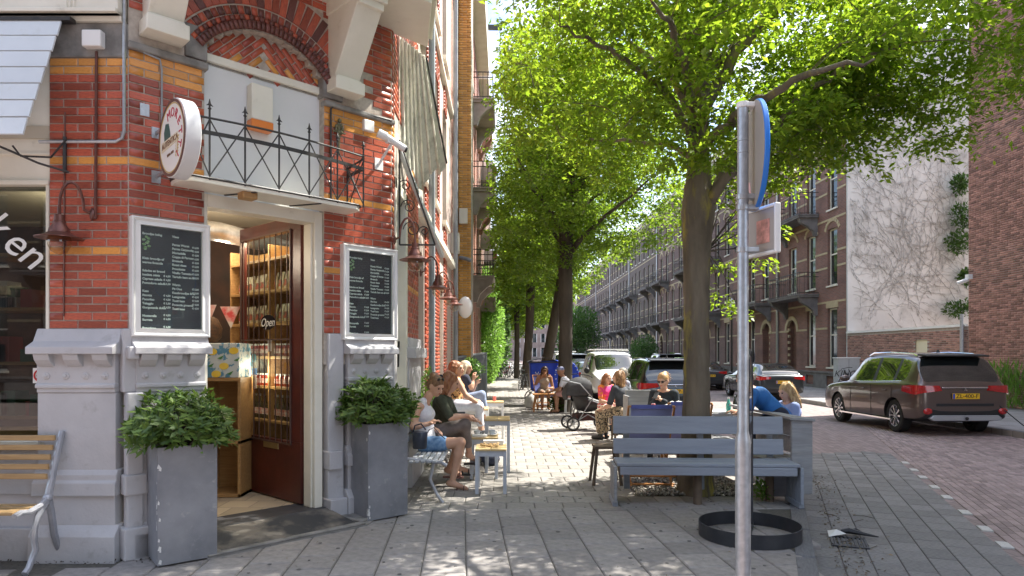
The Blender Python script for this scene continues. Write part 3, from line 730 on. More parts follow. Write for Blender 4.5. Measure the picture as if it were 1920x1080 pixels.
def scatter(first, items, cat, grp, lab):
    for i, (x, y, z) in enumerate(items):
        if i == 0: o = first
        else: o = dup(first, (0,0,0))
        o.location = FSH @ Vector((x,y,z)); o.rotation_euler = (0,0,random.uniform(0,6)); row_ = [q for q in items if q[2] == z]; tag(o, lab(x, y, z)+', %s from the hinge' % nth(row_.index((x,y,z))), cat, grp)
j1 = jar('sauce_jar', [(.030,0),(.034,.01),(.034,.10),(.026,.118)], [M_SAUCE], [('lid', [(.028,.118),(.028,.135),(.001,.136)], M_WHITE), ('label', [(.0348,.03),(.0348,.08)], M_LABELW)])
it = [(x, y, z) for z in (1.25, 1.58) for x in np.linspace(.2,1.77,17) for y in (-.09,) if abs(x-.96) > .07]
scatter(j1, it, 'jar', 'red sauce jars on the shelf behind the door', lambda x,y,z: 'red sauce jar on the %s jar shelf behind the barred door' % ('lower' if z < 1.4 else 'upper'))
M_BOT = pm('dark_bottle_glass', (.012,.02,.012), rough=.08, spec=.8)
b1 = jar('oil_bottle', [(.028,0),(.032,.01),(.032,.16),(.012,.20),(.011,.25)], [M_BOT], [('cap', [(.013,.25),(.013,.275),(.001,.276)], M_GALV), ('label', [(.0325,.05),(.0325,.12)], M_LABELW)])
scatter(b1, [(x, -.09, .88) for x in np.linspace(.2,1.76,17)], 'bottle', 'dark bottles on the shelf behind the door', lambda x,y,z: 'dark bottle on the shelf behind the barred door')
tn = MB(); tn.box(-.07,.07,-.05,.05,0,.07); t1 = tn.build('blue_tin', pm('tin_blue', (.05,.07,.2), (.5,.5,.52), 9, rough=.3), bevel=.008)
scatter(t1, [(x, -.10, .48) for x in (.3,.62,1.2,1.55)], 'tin', 'blue tins on the low shelf behind the door', lambda x,y,z: 'flat blue tin on the lowest shelf behind the door')
# ---- low shelf with a lemon patterned box, left of the door
cs = WP(408, 700, 7.1)
CT = thing('counter_shelf', 'pale wooden shelf unit just inside the shop door under a lemon patterned box', 'shelf', (cs.x, cs.y, .12))
c = MB(T(cs.x, cs.y, .12)); 
for z in (0.0,.55,1.20): c.box(-.5,.32,-.2,.2,z,z+.035)
for x in (-.5,-.08,.29): c.box(x,x+.03,-.2,.2,0,1.2)
c.box(-.5,.32,.18,.2,0,1.2); c.build('shelf_board', M_WOOD, CT, bevel=.003)
bx = MB(T(cs.x, cs.y, 1.355)).box(-.42,.29,-.17,.17,0,.36).build('patterned_box', pm('box_tile_print', (.62,.66,.62), (.12,.30,.42), 16, rough=.5, pos=(.52,.56)), bevel=.01)
tag(bx, 'box printed with yellow lemons and green leaves on the shelf inside the door', 'box')
lm = MB(T(cs.x, cs.y-.172, 1.355))
for x, z in ((-.3,.28),(-.12,.1),(.02,.27),(.14,.12),(.24,.28),(-.35,.08),(.06,.04)):
    lm.prism([(x+.05*math.cos(a)*1.0, z+.036*math.sin(a)) for a in [k*math.pi/6 for k in range(12)]], 0, -.004)
lm.build('lemon_print', pm('lemon_yellow', (.85,.55,.03), (.9,.65,.1), 12, rough=.5), bx)
lg = MB(T(cs.x, cs.y-.172, 1.355))
for x, z in ((-.22,.2),(-.05,.2),(.1,.2),(.2,.04),(-.22,.05),(-.38,.2),(-.0,.12),(.27,.18)):
    lg.prism([(x-.03,z),(x,z+.015),(x+.035,z+.03),(x+.01,z-.01)], 0, -.0045)
lg.build('leaf_print', pm('leaf_print_green', (.08,.25,.06), rough=.5), bx)
vs_ = MB(T(cs.x-.1, cs.y, 1.717)).lathe([(.08,0),(.13,.06),(.14,.16),(.10,.25),(.06,.28)], 14).build('basket', pm('dark_wicker', (.18,.08,.03), (.08,.04,.02), 30, rough=.7, bump=.6), smooth=True)
tag(vs_, 'round brown wicker basket standing on the lemon patterned box', 'basket')
# dim furniture and goods behind the shop window
fw = thing('display_rack', 'dark display rack with goods behind the shop window', 'shelf', (-4.6, 6.4, .12))
r = MB()
for z in (.5,1.0,1.5,2.0,2.5): r.box(-6.4,-3.9,6.2,6.6,z,z+.03)
for x in (-6.4,-5.2,-3.93): r.box(x,x+.03,6.2,6.6,.12,2.9)
r.build('rack_frame', M_WOOD, fw)
gd = MB()
for k in range(80):
    z = random.choice((.53,1.03,1.53,2.03)); x = random.uniform(-6.2,-3.98); w_ = random.uniform(.03,.07); h_ = random.uniform(.08,.28)
    gd.box(x-w_,x+w_,6.22,6.4,z,z+h_, k % 3)
gd.build('goods', [pm('goods_red', (.3,.05,.04), rough=.4), pm('goods_white', (.4,.4,.36), rough=.4), pm('goods_green', (.05,.14,.08), rough=.4)], fw, kind='stuff')
tb = thing('shop_table', 'wooden stools and table behind the lower part of the shop window', 'table', (-4.1,5.75,.12))
r = MB(); r.box(-4.5,-3.75,5.65,5.95,.92,.96); 
for x in (-4.45,-4.1,-3.8): r.bar((x,5.7,.12),(x+.05,5.7,.95),.035)
r.build('table_frame', M_PINE, tb)
# red pennants and dark decoration inside
pnn = MB()
for i in range(5):
    x = -3.9+.28*i; pnn.add([(x,7.9,2.2-.02*i),(x+.24,7.9,2.2-.02*i),(x+.12,7.92,1.9)], [(0,1,2)])
tag(pnn.build('bunting', pm('bunting_red', (.45,.05,.05), (.5,.45,.4), 9, rough=.8)), 'string of red pennants hanging inside the shop', 'bunting')
# ---- street-side door next to the corner
dd = MB(FS); dd.box(C1.y+.12, C1.y+.22, -.02,.16,.05,3.5); dd.box(7.92,8.05,-.02,.16,.05,3.5); dd.box(C1.y+.12,8.05,-.02,.16,3.38,3.5); dd.box(C1.y+.22,7.92,.1,.16,2.6,2.68)
dd.build('door_frame', M_CREAM, CB, bevel=.006)
MB(FS).box(C1.y+.22,7.92,.10,.14,.05,2.6).build('door', M_CREAM, CB)
MB(FS).box(C1.y+.22,7.92,.12,.14,2.68,3.38).build('fanlight', M_GLASSD, CB)
MB(FS).tube([(7.80,.06,1.45),(7.80,.05,1.75)], .014, 6).build('handle', M_BLACK, CB)
# roof-high rest of the building so that light and shade fall right
up = MB(); q0 = FC @ Vector((-.0,.02,0)); q1 = FC @ Vector((2.46,.02,0))
up.slab([(-9,q0.y),(q0.x,q0.y),(q1.x,q1.y),(q1.x,7.3),(-9,7.3)], 6.6, 15.5)
up.box(-9, C1.x-.30, 7.3, 15.2, 3.6, 15.5)
up.build('upper_wall', M_MORTAR, CB)
# ceiling lamp that is lit inside the shop
lmp = WP(413, 441, 7.6)
CL = thing('ceiling_lamp', 'round white lit lamp under the shop ceiling behind the door opening', 'lamp', lmp)
MB(T(*lmp)).lathe([(.11,0),(.13,.03),(.05,.06),(.001,.065)][::-1], 16).build('lamp_shade', M_WHITE, CL, smooth=True)
MB(T(*lmp)).lathe([(.001,-.012),(.08,-.008),(.105,.002)], 16).build('lamp_bulb', pm('lit_lamp', (1,.9,.7), emit=(1,.85,.6), es=6), CL)
for lp, le in ((lmp+Vector((0,.1,-.1)),6), (FD @ Vector((.9,.75,2.5)),4), (FD @ Vector((.95,-.10,2.80)),18), (FD @ Vector((.95,-.07,1.3)),4), (Vector((-4.6,7.2,2.9)),14)):  # first is the ceiling lamp; the rest are added fills brightening shelves and room
    l_ = bpy.data.lights.new('shop_light', 'POINT'); l_.energy = le; l_.color = (1,.83,.62); l_.shadow_soft_size = .1
    lo = bpy.data.objects.new('shop_light', l_); COL.objects.link(lo); lo.location = lp
# ================================================================ buildings along the street
def brick_tex(name, c1, c2, mort, w=.225, h=.065, ms=.012, axis='side'):
    m = bpy.data.materials.new(name); m.use_nodes = True; t = m.node_tree; L = t.links.new; b = t.nodes['Principled BSDF']; b.inputs['Roughness'].default_value = .8
    co = t.nodes.new('ShaderNodeTexCoord'); sx = t.nodes.new('ShaderNodeSeparateXYZ'); cb = t.nodes.new('ShaderNodeCombineXYZ'); L(co.outputs['Object'], sx.inputs[0])
    ad = t.nodes.new('ShaderNodeMath'); ad.operation = 'ADD'; L(sx.outputs[0], ad.inputs[0]); L(sx.outputs[1], ad.inputs[1])
    L(ad.outputs[0], cb.inputs[0]); L(sx.outputs[2], cb.inputs[1])
    br = t.nodes.new('ShaderNodeTexBrick'); L(cb.outputs[0], br.inputs[0]); br.inputs['Scale'].default_value = 1
    br.inputs['Color1'].default_value = c1+(1,); br.inputs['Color2'].default_value = c2+(1,); br.inputs['Mortar'].default_value = mort+(1,)
    br.inputs['Brick Width'].default_value = w; br.inputs['Row Height'].default_value = h; br.inputs['Mortar Size'].default_value = ms
    n = t.nodes.new('ShaderNodeTexNoise'); n.inputs['Scale'].default_value = .9; n.inputs['Detail'].default_value = 8; L(co.outputs['Object'], n.inputs['Vector'])
    mr = t.nodes.new('ShaderNodeMapRange'); mr.inputs[1].default_value = .3; mr.inputs[2].default_value = .7; mr.inputs[3].default_value = .72; mr.inputs[4].default_value = 1.2; L(n.outputs['Fac'], mr.inputs[0])
    hs = t.nodes.new('ShaderNodeHueSaturation'); L(mr.outputs[0], hs.inputs['Value']); L(br.outputs['Color'], hs.inputs['Color']); L(hs.outputs[0], b.inputs['Base Color'])
    bp = t.nodes.new('ShaderNodeBump'); bp.inputs['Distance'].default_value = .012; bp.invert = True; L(br.outputs['Fac'], bp.inputs['Height']); L(bp.outputs[0], b.inputs['Normal'])
    MATS[name] = m; return m
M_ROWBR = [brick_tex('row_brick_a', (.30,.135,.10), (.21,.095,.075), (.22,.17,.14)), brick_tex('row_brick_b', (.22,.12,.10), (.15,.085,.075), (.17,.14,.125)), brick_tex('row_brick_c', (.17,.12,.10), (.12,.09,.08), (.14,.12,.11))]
M_SIDEBR = brick_tex('side_brick_far', (.33,.19,.15), (.40,.25,.19), (.52,.47,.42))
M_PBR = pm('side_brick', (.38,.20,.155), (.26,.14,.11), 6, rough=.75, rnd=.45, bump=.2)
M_BEIGE = pm('beige_stone', (.50,.42,.26), (.42,.35,.22), 8, rough=.7)
M_BSTONE = pm('balcony_stone', (.20,.19,.185), (.13,.125,.12), 3, rough=.85, bump=.3)
M_PLAST = pm('pale_pink_plaster', (.62,.50,.44), (.52,.42,.37), 2.5, rough=.7, bump=.2, dirt=((.35,.27,.22), 4, .6, .85))
M_CURT = pm('window_pane', (.05,.06,.062), (.018,.024,.026), .9, rough=.06, spec=.8, pos=(.45,.55))
def wall_holes(mb, s0, s1, z0, z1, holes, y0, y1, mi=0):
    xs = sorted(set([s0, s1]+[h[0] for h in holes]+[h[1] for h in holes])); zs = sorted(set([z0, z1]+[h[2] for h in holes]+[h[3] for h in holes]))
    for a, b in zip(xs, xs[1:]):
        run = None
        for c, d in zip(zs, zs[1:]):
            hole = any(h[0]-1e-6 <= a and b <= h[1]+1e-6 and h[2]-1e-6 <= c and d <= h[3]+1e-6 for h in holes)
            if not hole: run = (run[0], d) if run else (c, d)
            if hole and run: mb.box(a, b, y0, y1, run[0], run[1], mi); run = None
        if run: mb.box(a, b, y0, y1, run[0], run[1], mi)
def window(M, s0, s1, z0, z1, parent, depth=.12, fr=.07, mid=True, pane=M_CURT, sub=True, framem=None, arch=0):
    f = MB(M); framem = framem or M_CREAM
    f.box(s0, s0+fr, depth, depth+.06, z0, z1); f.box(s1-fr, s1, depth, depth+.06, z0, z1); f.box(s0+fr, s1-fr, depth, depth+.06, z0, z0+fr); f.box(s0+fr, s1-fr, depth, depth+.06, z1-fr, z1)
    if mid: f.box(s0+fr, s1-fr, depth+.005, depth+.05, z0+(z1-z0)*.55-.03, z0+(z1-z0)*.55+.03)
    f.box(s0-.05, s1+.05, -.06, depth, z0-.07, z0)
    if not sub: f.box(s0+fr*.5, s1-fr*.5, depth+.03, depth+.04, z0+fr*.5, z1-fr*.5, 1); return f.build('window', [framem, pane], parent, world=False)
    o = f.build('window', framem, parent, world=False)
    MB(M).box(s0+fr*.5, s1-fr*.5, depth+.03, depth+.04, z0+fr*.5, z1-fr*.5).build('pane', pane, o, world=False)
    return o
HW = 7.2; HH = 15.4
def arcs(mb, c, z, r, n=9, w=.13, y=-.03, t=.2, a0=0, a1=math.pi):
    for i in range(n):
        a = a0+(a1-a0)*(i+.5)/n
        mb.box(-.5*w*1.0, .5*w*1.0, y, .1, 0, t, M=T(c+math.cos(a)*r, 0, z+math.sin(a)*r) @ Matrix.Rotation(-(a-math.pi/2), 4, 'Y'))
def railing(mb, M, s0, s1, d, z, h, n=12, w=.012):
    pts = [(s0,0),(s0,-d),(s1,-d),(s1,0)]
    for zz in (z+.08, z+h*.8, z+h):
        for a, b in zip(pts, pts[1:]): mb.bar((a[0],a[1],zz),(b[0],b[1],zz), .03, .03, M=M)
    for i in range(n+1):
        x = s0+(s1-s0)*i/n; mb.bar((x,-d,z),(x,-d,z+h), w, w, M=M)
        if i % 2 == 0 and i < n:
            xm = x+(s1-s0)/n; mb.bar((x,-d,z+.1),(xm,-d,z+h*.8), w*.8, w*.8, M=M); mb.bar((xm,-d,z+.1),(x,-d,z+h*.8), w*.8, w*.8, M=M)
    for k in range(1,4):
        for x in (s0, s1): mb.bar((x,-d*k/4,z),(x,-d*k/4,z+h), w, w, M=M)
def bracket_balcony(parent, s0, s1, z, d=.95, rail=1.05, n=12, bw=None):
    I = Matrix.Identity(4)
    b = MB(); b.box(s0, s1, -d, 0, z-.13, z); b.box(s0-.03, s1+.03, -d-.03, 0, z-.03, z+.02)
    for x in (s0+.12, s1-.36):
        P = [(0,z-.13),(0,z-1.0),(.12,z-1.0),(.2,z-.75),(.45,z-.55),(.8,z-.35),(.9,z-.13)]
        vs = [(x,-q[0],q[1]) for q in P]+[(x+.24,-q[0],q[1]) for q in P]; m = len(P)
        b.add(vs, [tuple(range(m-1,-1,-1)), tuple(range(m, 2*m))]+[(i, (i+1)%m, (i+1)%m+m, i+m) for i in range(m)])
    bo = b.build('balcony', M_BSTONE, parent, world=False)
    r = MB(); railing(r, I, s0+.03, s1-.03, d-.04, z, rail, n); r.build('railing', M_IRON, bo, world=False)
    return bo
def make_row_house(wm, detail=True, bal=(4.45, 8.25)):
    h = bpy.data.objects.new('terraced_house', None); COL.objects.link(h)
    I = Matrix.Identity(4)
    holes = []; win = []
    cols = [(5.55,6.45),(3.45,4.35)]
    for z0, z1 in ((1.0,3.7),(4.75,7.35),(8.25,10.8),(11.7,13.9)):
        for a, b in cols: win.append((a,b,z0,z1))
    for z0, z1 in ((4.75,7.1),(8.25,10.6),(11.7,13.9)): win.append((1.35,2.25,z0,z1))
    base = [(5.6,6.4,.15,.6),(3.5,4.3,.15,.6)]
    door = (1.15,2.25,.0,3.35)
    w_ = MB(); wall_holes(w_, 0, HW, .75, HH, win+[door], 0, .3); wall_holes(w_, 0, HW, .0, .75, base+[(1.15,2.25,0,.75)], -.04, .3)
    w_.box(0, HW, .3, 9, 0, HH)
    # lower strip gets grey stone
    o = w_.build('wall', wm, h, world=False)
    p = MB(); wall_holes(p, 0, HW, 0, .72, base+[(1.15,2.25,0,.75)], -.09, -.042); p.box(2.6,HW,-.13,-.0,.72,.80); p.box(0,1.0,-.13,0,.72,.80); p.build('plinth', M_BSTONE, h, world=False)
    bd = MB()
    for z in (2.75,3.95,5.55,6.25,7.75,9.0,9.75,11.3,12.6):
        segs = [(0, 1.35), (2.25, 3.45), (4.35, 5.55), (6.45, HW)] if any(q[2] < z < q[3] for q in win) else ([(0,1.1),(2.3,HW)] if z < 3.5 else [(0,HW)])
        for a, b in segs: bd.box(a, b, -.018, .0, z, z+.09)
    for a, b in cols+[(1.35,2.25)]:
        for z in (7.4, 10.85):
            if detail: arcs(bd, (a+b)/2, z-.35, .62, 9, .16, -.03, .16, .35, math.pi-.35)
        bd.box(a-.12,b+.12,-.03,.0,13.92,14.15)
    arcs(bd, 1.7, 2.75, .62, 13, .17, -.04, .2)
    for i in range(8):
        bd.box(1.15, 1.32, .02, .1, .5+.33*i, .64+.33*i)
    for a, b in cols: bd.box(a-.1,b+.1,-.03,0,3.72,4.0)
    bd.build('stone_bands', M_BEIGE, h, world=False)
    for q in win: window(I, *q, h, sub=detail)
    for q in base: window(I, *q, h, sub=detail, mid=False, fr=.05)
    d = MB(); d.box(1.2,2.2,.8,.86,.0,2.5); do = d.build('door', pm('dark_brown_door', (.06,.035,.025), rough=.5), h, world=False)
    MB().box(1.15,2.25,.78,.8,2.5,3.4).build('fanlight', M_CURT, h, world=False)
    for z in bal: bracket_balcony(h, .9, 4.7, z, n=16 if detail else 8)
    c = MB(); c.box(-.0, HW, -.35, 0, HH-.25, HH-.05); c.box(0, HW, -.5, .3, HH-.05, HH+.12); 
    for i in range(9): c.box(.2+i*.85,.32+i*.85,-.3,0,HH-.5,HH-.25)
    c.build('cornice', M_CREAM, h, world=False)
    rf = MB(); rf.add([(0,.3,HH+.1),(HW,.3,HH+.1),(HW,3.5,HH+1.8),(0,3.5,HH+1.8)], [(0,1,2,3)]); rf.box(2.0,3.2,2.5,3.1,HH+.5,HH+2.6); rf.build('roof', pm('slate', (.07,.07,.08), rough=.6), h, world=False)
    dp = MB(); dp.tube([(.05,-.07,.3),(.05,-.07,HH-.4)], .05, 6); dp.build('drainpipe', M_GALV, h, world=False)
    return h
YH = 29.15
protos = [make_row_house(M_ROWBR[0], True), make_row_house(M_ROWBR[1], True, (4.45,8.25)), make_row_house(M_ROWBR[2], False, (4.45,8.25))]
desc = ['next to the bare plaster gable', 'second from the bare plaster gable', 'third from the bare plaster gable', 'fourth from the bare plaster gable']
used = set()
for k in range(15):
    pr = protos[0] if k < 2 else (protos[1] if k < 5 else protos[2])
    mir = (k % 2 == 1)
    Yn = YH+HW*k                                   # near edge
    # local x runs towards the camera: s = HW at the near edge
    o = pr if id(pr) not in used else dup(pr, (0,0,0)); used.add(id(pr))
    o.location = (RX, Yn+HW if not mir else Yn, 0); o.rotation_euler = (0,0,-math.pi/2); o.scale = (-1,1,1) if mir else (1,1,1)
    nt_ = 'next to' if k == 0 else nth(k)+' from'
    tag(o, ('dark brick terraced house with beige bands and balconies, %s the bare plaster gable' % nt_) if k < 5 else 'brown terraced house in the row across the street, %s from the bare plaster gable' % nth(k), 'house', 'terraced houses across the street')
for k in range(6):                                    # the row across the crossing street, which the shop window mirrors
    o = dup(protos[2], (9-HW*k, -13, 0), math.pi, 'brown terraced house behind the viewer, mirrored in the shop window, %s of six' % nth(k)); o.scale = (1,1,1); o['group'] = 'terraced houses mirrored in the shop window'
# gable: bare plaster with traces of ivy
GA = MB(); GA.box(RX+.02, RX+11, YH-.12, YH-.01, 0, HH+.3); 
M_GAB = pm('bare_gable_plaster', (.68,.70,.68), (.56,.575,.56), .35, rough=.9, bump=.6, bsc=6, dirt=((.33,.33,.31), 1.3, .50, .78))
gab = tag(GA.build('plaster_gable', M_GAB), 'tall bare off-white plaster gable marked by dead ivy stems', 'wall')
rng = random.Random(5); iv = MB()
def vine(x, z, a, w, n, depth):
    pts = [(x, z)]
    for i in range(n):
        a += rng.gauss(0, .22)+(math.pi/2-a)*.02; st_ = rng.uniform(.16,.32); x2 = x+math.cos(a)*st_; z2 = z+math.sin(a)*st_
        if not (RX+.1 < x2 < RX+6.4 and 2.3 < z2 < HH-.5): break
        if rng.random() < .86:
            ww = w*(1-.6*i/n); nx, nz = -math.sin(a)*ww, math.cos(a)*ww; y = YH-.14
            iv.add([(x+nx,y,z+nz),(x-nx,y,z-nz),(x2-nx,y,z2-nz),(x2+nx,y,z2+nz),((x+x2)/2,y-.02,(z+z2)/2)], [(0,1,4),(1,2,4),(2,3,4),(3,0,4)])
        x, z = x2, z2
        if depth > 0 and rng.random() < .30: vine(x, z, a+rng.choice((-1,1))*rng.uniform(.4,1.0), w*.7, max(4, n//2), depth-1)
for k in range(15):
    vine(RX+rng.uniform(.2,6.0), rng.uniform(2.4,4.5) if k < 24 else rng.uniform(5,12), rng.uniform(.9,2.3), rng.uniform(.005,.010), rng.randint(14,34), 2)
for k in range(420):
    vine(RX+rng.uniform(.2,6.0), rng.uniform(2.6,13.5), rng.uniform(0,6.28), .0045, 3, 0)
iv.build('dead_ivy', pm('dead_stem', (.34,.33,.31), (.46,.45,.42), 20, rough=.95), gab, kind='stuff')
MB().box(RX-.1, RX+11, YH-.16, YH+.3, HH+.3, HH+.45).build('coping', M_BSTONE, gab)
# garden wall with cream door
YG0, YG1 = 21.42, YH-.13
GW = thing('garden_wall', 'low brick garden wall with stone coping between plaster gable and tall brick wall', 'wall', (RX, 25.5, 0))
def brick_rows(F, s0, s1, z0, z1, parent, limit, holes=(), mats={0: M_PBR}, y=0.0, L=.225, H=.066):
    R = []
    n = int((z1-z0)/H)
    for r in range(n):
        z = z0+(r+.5)*H; s = s0-(L/2 if r % 2 else 0)
        while s < s1:
            a, b = max(s, s0), min(s+L, s1); s += L
            if b-a < .04: continue
            if any(h[0] < (a+b)/2 < h[1] and h[2] < z < h[3] for h in holes): continue
            R.append((F @ T((a+b)/2, y-.008, z) @ RX_(90), b-a-.012, H-.013, 0))
    lay(R, None, mats, parent, 'brick', 'brickwork', limit, .02)
w_ = MB(); dr = (23.5, 24.25, 0, 2.12)
wall_holes(w_, YG0, YG1, 0, 2.5, [dr], 0, .28)
GM = Matrix.Translation((RX,0,0)) @ Matrix(((0,1,0,0),(1,0,0,0),(0,0,1,0),(0,0,0,1)))
w2_ = MB(); 
for (a,b,c,d) in ((YG0,dr[0],0,2.5),(dr[1],YG1,0,2.5),(dr[0],dr[1],2.12,2.5)): w2_.box(RX, RX+.28, a, b, c, d)
w2_.build('wall', pm('wall_mortar', (.45,.40,.36), (.36,.32,.29), 9, rough=.95), GW)
FRW = frame((RX, 0), -90)
brick_rows(FRW, -YG1, -YG0, .02, 2.46, GW, 60, holes=((-dr[1],-dr[0],0,2.12),))
MB().box(RX-.06, RX+.34, YG0, YG1, 2.5, 2.58).build('coping', M_WHITE, GW)
gd_ = MB().box(RX+.05, RX+.1, dr[0], dr[1], .02, 2.12).build('door', pm('cream_yellow_door', (.72,.66,.48), rough=.6), GW)
dp = MB().tube([(RX-.12, YG0+.12, 0), (RX-.12, YG0+.12, 2.9)], .06, 8).build('drainpipe', M_GALV, smooth=True); tag(dp, 'grey upright drainpipe at the corner of the tall brick wall', 'pipe')
# tall brick side building
SB = thing('brick_side_building', 'tall brown brick building with blank wall at the right edge', 'building', (RX+4, 15, 0))
MB().box(RX+.0, RX+12, -6, YG0-.02, 0, 17.5).box(RX, RX+12, -6, 13.5, 17.5, 20.6).build('wall', M_SIDEBR, SB)  # upper block is out of view, added to shade the near pavement
brick_rows(frame((RX-.004, 0), -90), -(YG0-.03), -17.2, .0, 17.4, SB, 240)
scam = thing('security_camera', 'small white camera on the tall brick wall above the garden wall', 'camera', (RX-.1, YG0-.15, 4.0))
c = MB(T(RX-.1, YG0-.15, 4.0)); c.tube([(0,0,0),(-.28,.1,-.12)], .06, 8); c.build('camera_body', M_WHITE, scam, smooth=True)
MB(T(RX-.1, YG0-.15, 4.0)).box(-.05,.1,-.08,.08,.0,.16).build('mount', M_WHITE, scam)
# ---------------------------------------------------------------- left side: next houses
M_OCH = pm('ochre_glazed_brick', (.66,.36,.085), (.55,.28,.06), 7, rough=.4, rnd=.2)
def street_house(name, label, s0, s1, h, mats, grp='houses on the cafe side'):
    t = thing(name, label, 'house', (C1.x-3, (s0+s1)/2, 0), 0, grp); return t
# plaster-and-brick front joined to the corner (Y 9.15 .. 15.1)
HA = street_house('plaster_house', 'pale plaster and red brick house front just behind the corner cafe', 9.15, 15.1, 14, None)
FS2 = FS
holesA = [(9.3,9.95,.4,3.0),(10.7,11.4,.4,3.1),(12.3,13.1,.05,3.1),(13.8,14.8,.4,3.1)]
for z0, z1 in ((4.2,6.4),(7.4,9.6),(10.6,12.6)): holesA += [(9.5,10.3,z0,z1),(11.2,12.0,z0,z1),(13.0,13.9,z0,z1)]
w_ = MB(FS2); wall_holes(w_, 9.152, 15.1, 0, 14.2, holesA, .02, .4); w_.build('wall', M_PLAST, HA)
w_ = MB(FS2); w_.box(9.152,15.1,.4,8,0,14.2); w_.build('house_body', M_PLAST, HA)
for q in holesA:
    f = MB(FS2); s0,s1,z0,z1 = q
    f.box(s0,s0+.08,.10,.2,z0,z1); f.box(s1-.08,s1,.10,.2,z0,z1); f.box(s0+.08,s1-.08,.10,.2,z1-.08,z1); f.box(s0+.08,s1-.08,.10,.2,z0,z0+.08); f.box(s0+.08,s1-.08,.11,.19,z0+(z1-z0)*.6,z0+(z1-z0)*.6+.06); f.box(s0-.05,s1+.05,-.06,.1,z0-.08,z0)
    fo = f.build('window', M_CREAM, HA); MB(FS2).box(s0+.04,s1-.04,.14,.15,z0+.04,z1-.04).build('pane', M_CURT, fo)
br_ = []
save = bricks; bricks = br_
for (a,b) in ((10.05,10.65),(11.5,12.2),(13.2,13.75)): brickwork(FS2, a, b, .35, 14.1, y=-.0, holes=holesA)
lay2(br_, {0: M_RED, 1: M_ORG}, HA, 'brick', 'brickwork', 40, .06)
bricks = save
for (a,b) in ((10.05,10.65),(11.5,12.2),(13.2,13.75)):
    for z0,z1 in ((0,.35),): MB(FS2).box(a,b,-.03,.02,z0,z1).build('plinth', M_PLINTH, HA)
pl_ = MB(FS2); pl_.box(9.17,15.1,-.02,.02,0,.34); pl_.box(9.25,15.1,-.10,.02,3.5,3.62); pl_.box(9.25,15.1,-.06,.02,6.9,6.98); pl_.box(9.25,15.1,-.35,.02,14.2,14.5)
pl_.build('string_course', M_CREAM, HA)
for Y_, r_ in ((10.0,.05),(14.9,.05)):
    dpo = MB(FS2).tube([(Y_,-.10,0),(Y_,-.10,14)], r_, 8).build('drainpipe', M_ZINC, HA, smooth=True)
# ochre pier and the balcony house
HB = street_house('balcony_house', 'brick house with ochre pier and stacked stone balconies along the pavement', 15.1, 31, 16, None)
pz = MB(); pz.box(C1.x-.3, -.86, 17.52, 18.6, 0, 15.4); pz.build('pier_core', M_MORTAR, HB)
br_ = []
bricks = br_
brickwork(frame((C1.x-.3, 17.515), 0), .28, (-.86-(C1.x-.3)), .6, 15.3)
bricks = save
br_ = [(M, a, b, 0) for M, a, b, k in br_]
lay2(br_, {0: M_OCH}, HB, 'brick', 'brickwork', 150, .03)
MB().box(C1.x-.3,-.83,17.48,18.65,0,.6).build('plinth', M_BSTONE, HB)
holesB = []
for k in range(5):
    a = 19.2+k*2.5
    for z0,z1 in ((.8,3.3),(4.75,7.2),(8.15,10.5),(11.55,13.8)): holesB.append((a,a+1.1,z0,z1))
for z0,z1 in ((.5,3.2),(4.4,6.8),(7.8,10.2),(11.2,13.6)): holesB.append((15.6,16.6,z0,z1))
w_ = MB(FS2); wall_holes(w_, 15.102, 31.6, 0, 15.2, holesB, .02, .4); w_.box(15.102,31.6,.4,8,0,15.2); w_.build('wall', brick_tex('balcony_house_brick', (.40,.13,.08),(.30,.09,.06),(.4,.3,.25)), HB)
for q in holesB:
    f = MB(FS2); s0,s1,z0,z1 = q
    f.box(s0,s0+.09,.08,.2,z0,z1); f.box(s1-.09,s1,.08,.2,z0,z1); f.box(s0+.09,s1-.09,.08,.2,z1-.09,z1); f.box(s0+.09,s1-.09,.09,.19,z0+(z1-z0)*.6,z0+(z1-z0)*.6+.06); f.box(s0-.05,s1+.05,-.05,.1,z0-.08,z0)
    fo = f.build('window', M_CREAM, HB); MB(FS2).box(s0+.04,s1-.04,.14,.15,z0+.04,z1-.04).build('pane', M_CURT, fo)
MB(FS2).tube([(19.0,-.1,0),(19.0,-.1,15)], .05, 8).build('drainpipe', M_ZINC, HB, smooth=True)
MB(FS2).tube([(18.75,-.09,0),(18.75,-.09,15)], .045, 8).build('drainpipe', M_ZINC, HB, smooth=True)
c = MB(FS2); c.box(15.1,31.6,-.30,.3,15.2,15.4); c.box(15.1,31.6,-.42,.3,15.4,15.6); c.box(24,30.5,-.5,.3,14.3,15.3); c.build('cornice', M_CREAM, HB)
MB(FS2).box(29.6,29.75,-1.1,.2,16.0,16.2).build('hoist_beam', M_IRON, HB); MB(FS2).tube([(29.67,-1.0,16.0),(29.67,-1.0,14.6)], .02, 5).build('hoist_hook', M_IRON, HB)
MB(FS2).box(28.8,30.4,-.05,2,15.6,17.4).build('dormer', M_CREAM, HB)
M_BALC = pm('balcony_concrete', (.38,.34,.30), (.28,.25,.22), 3, rough=.85)
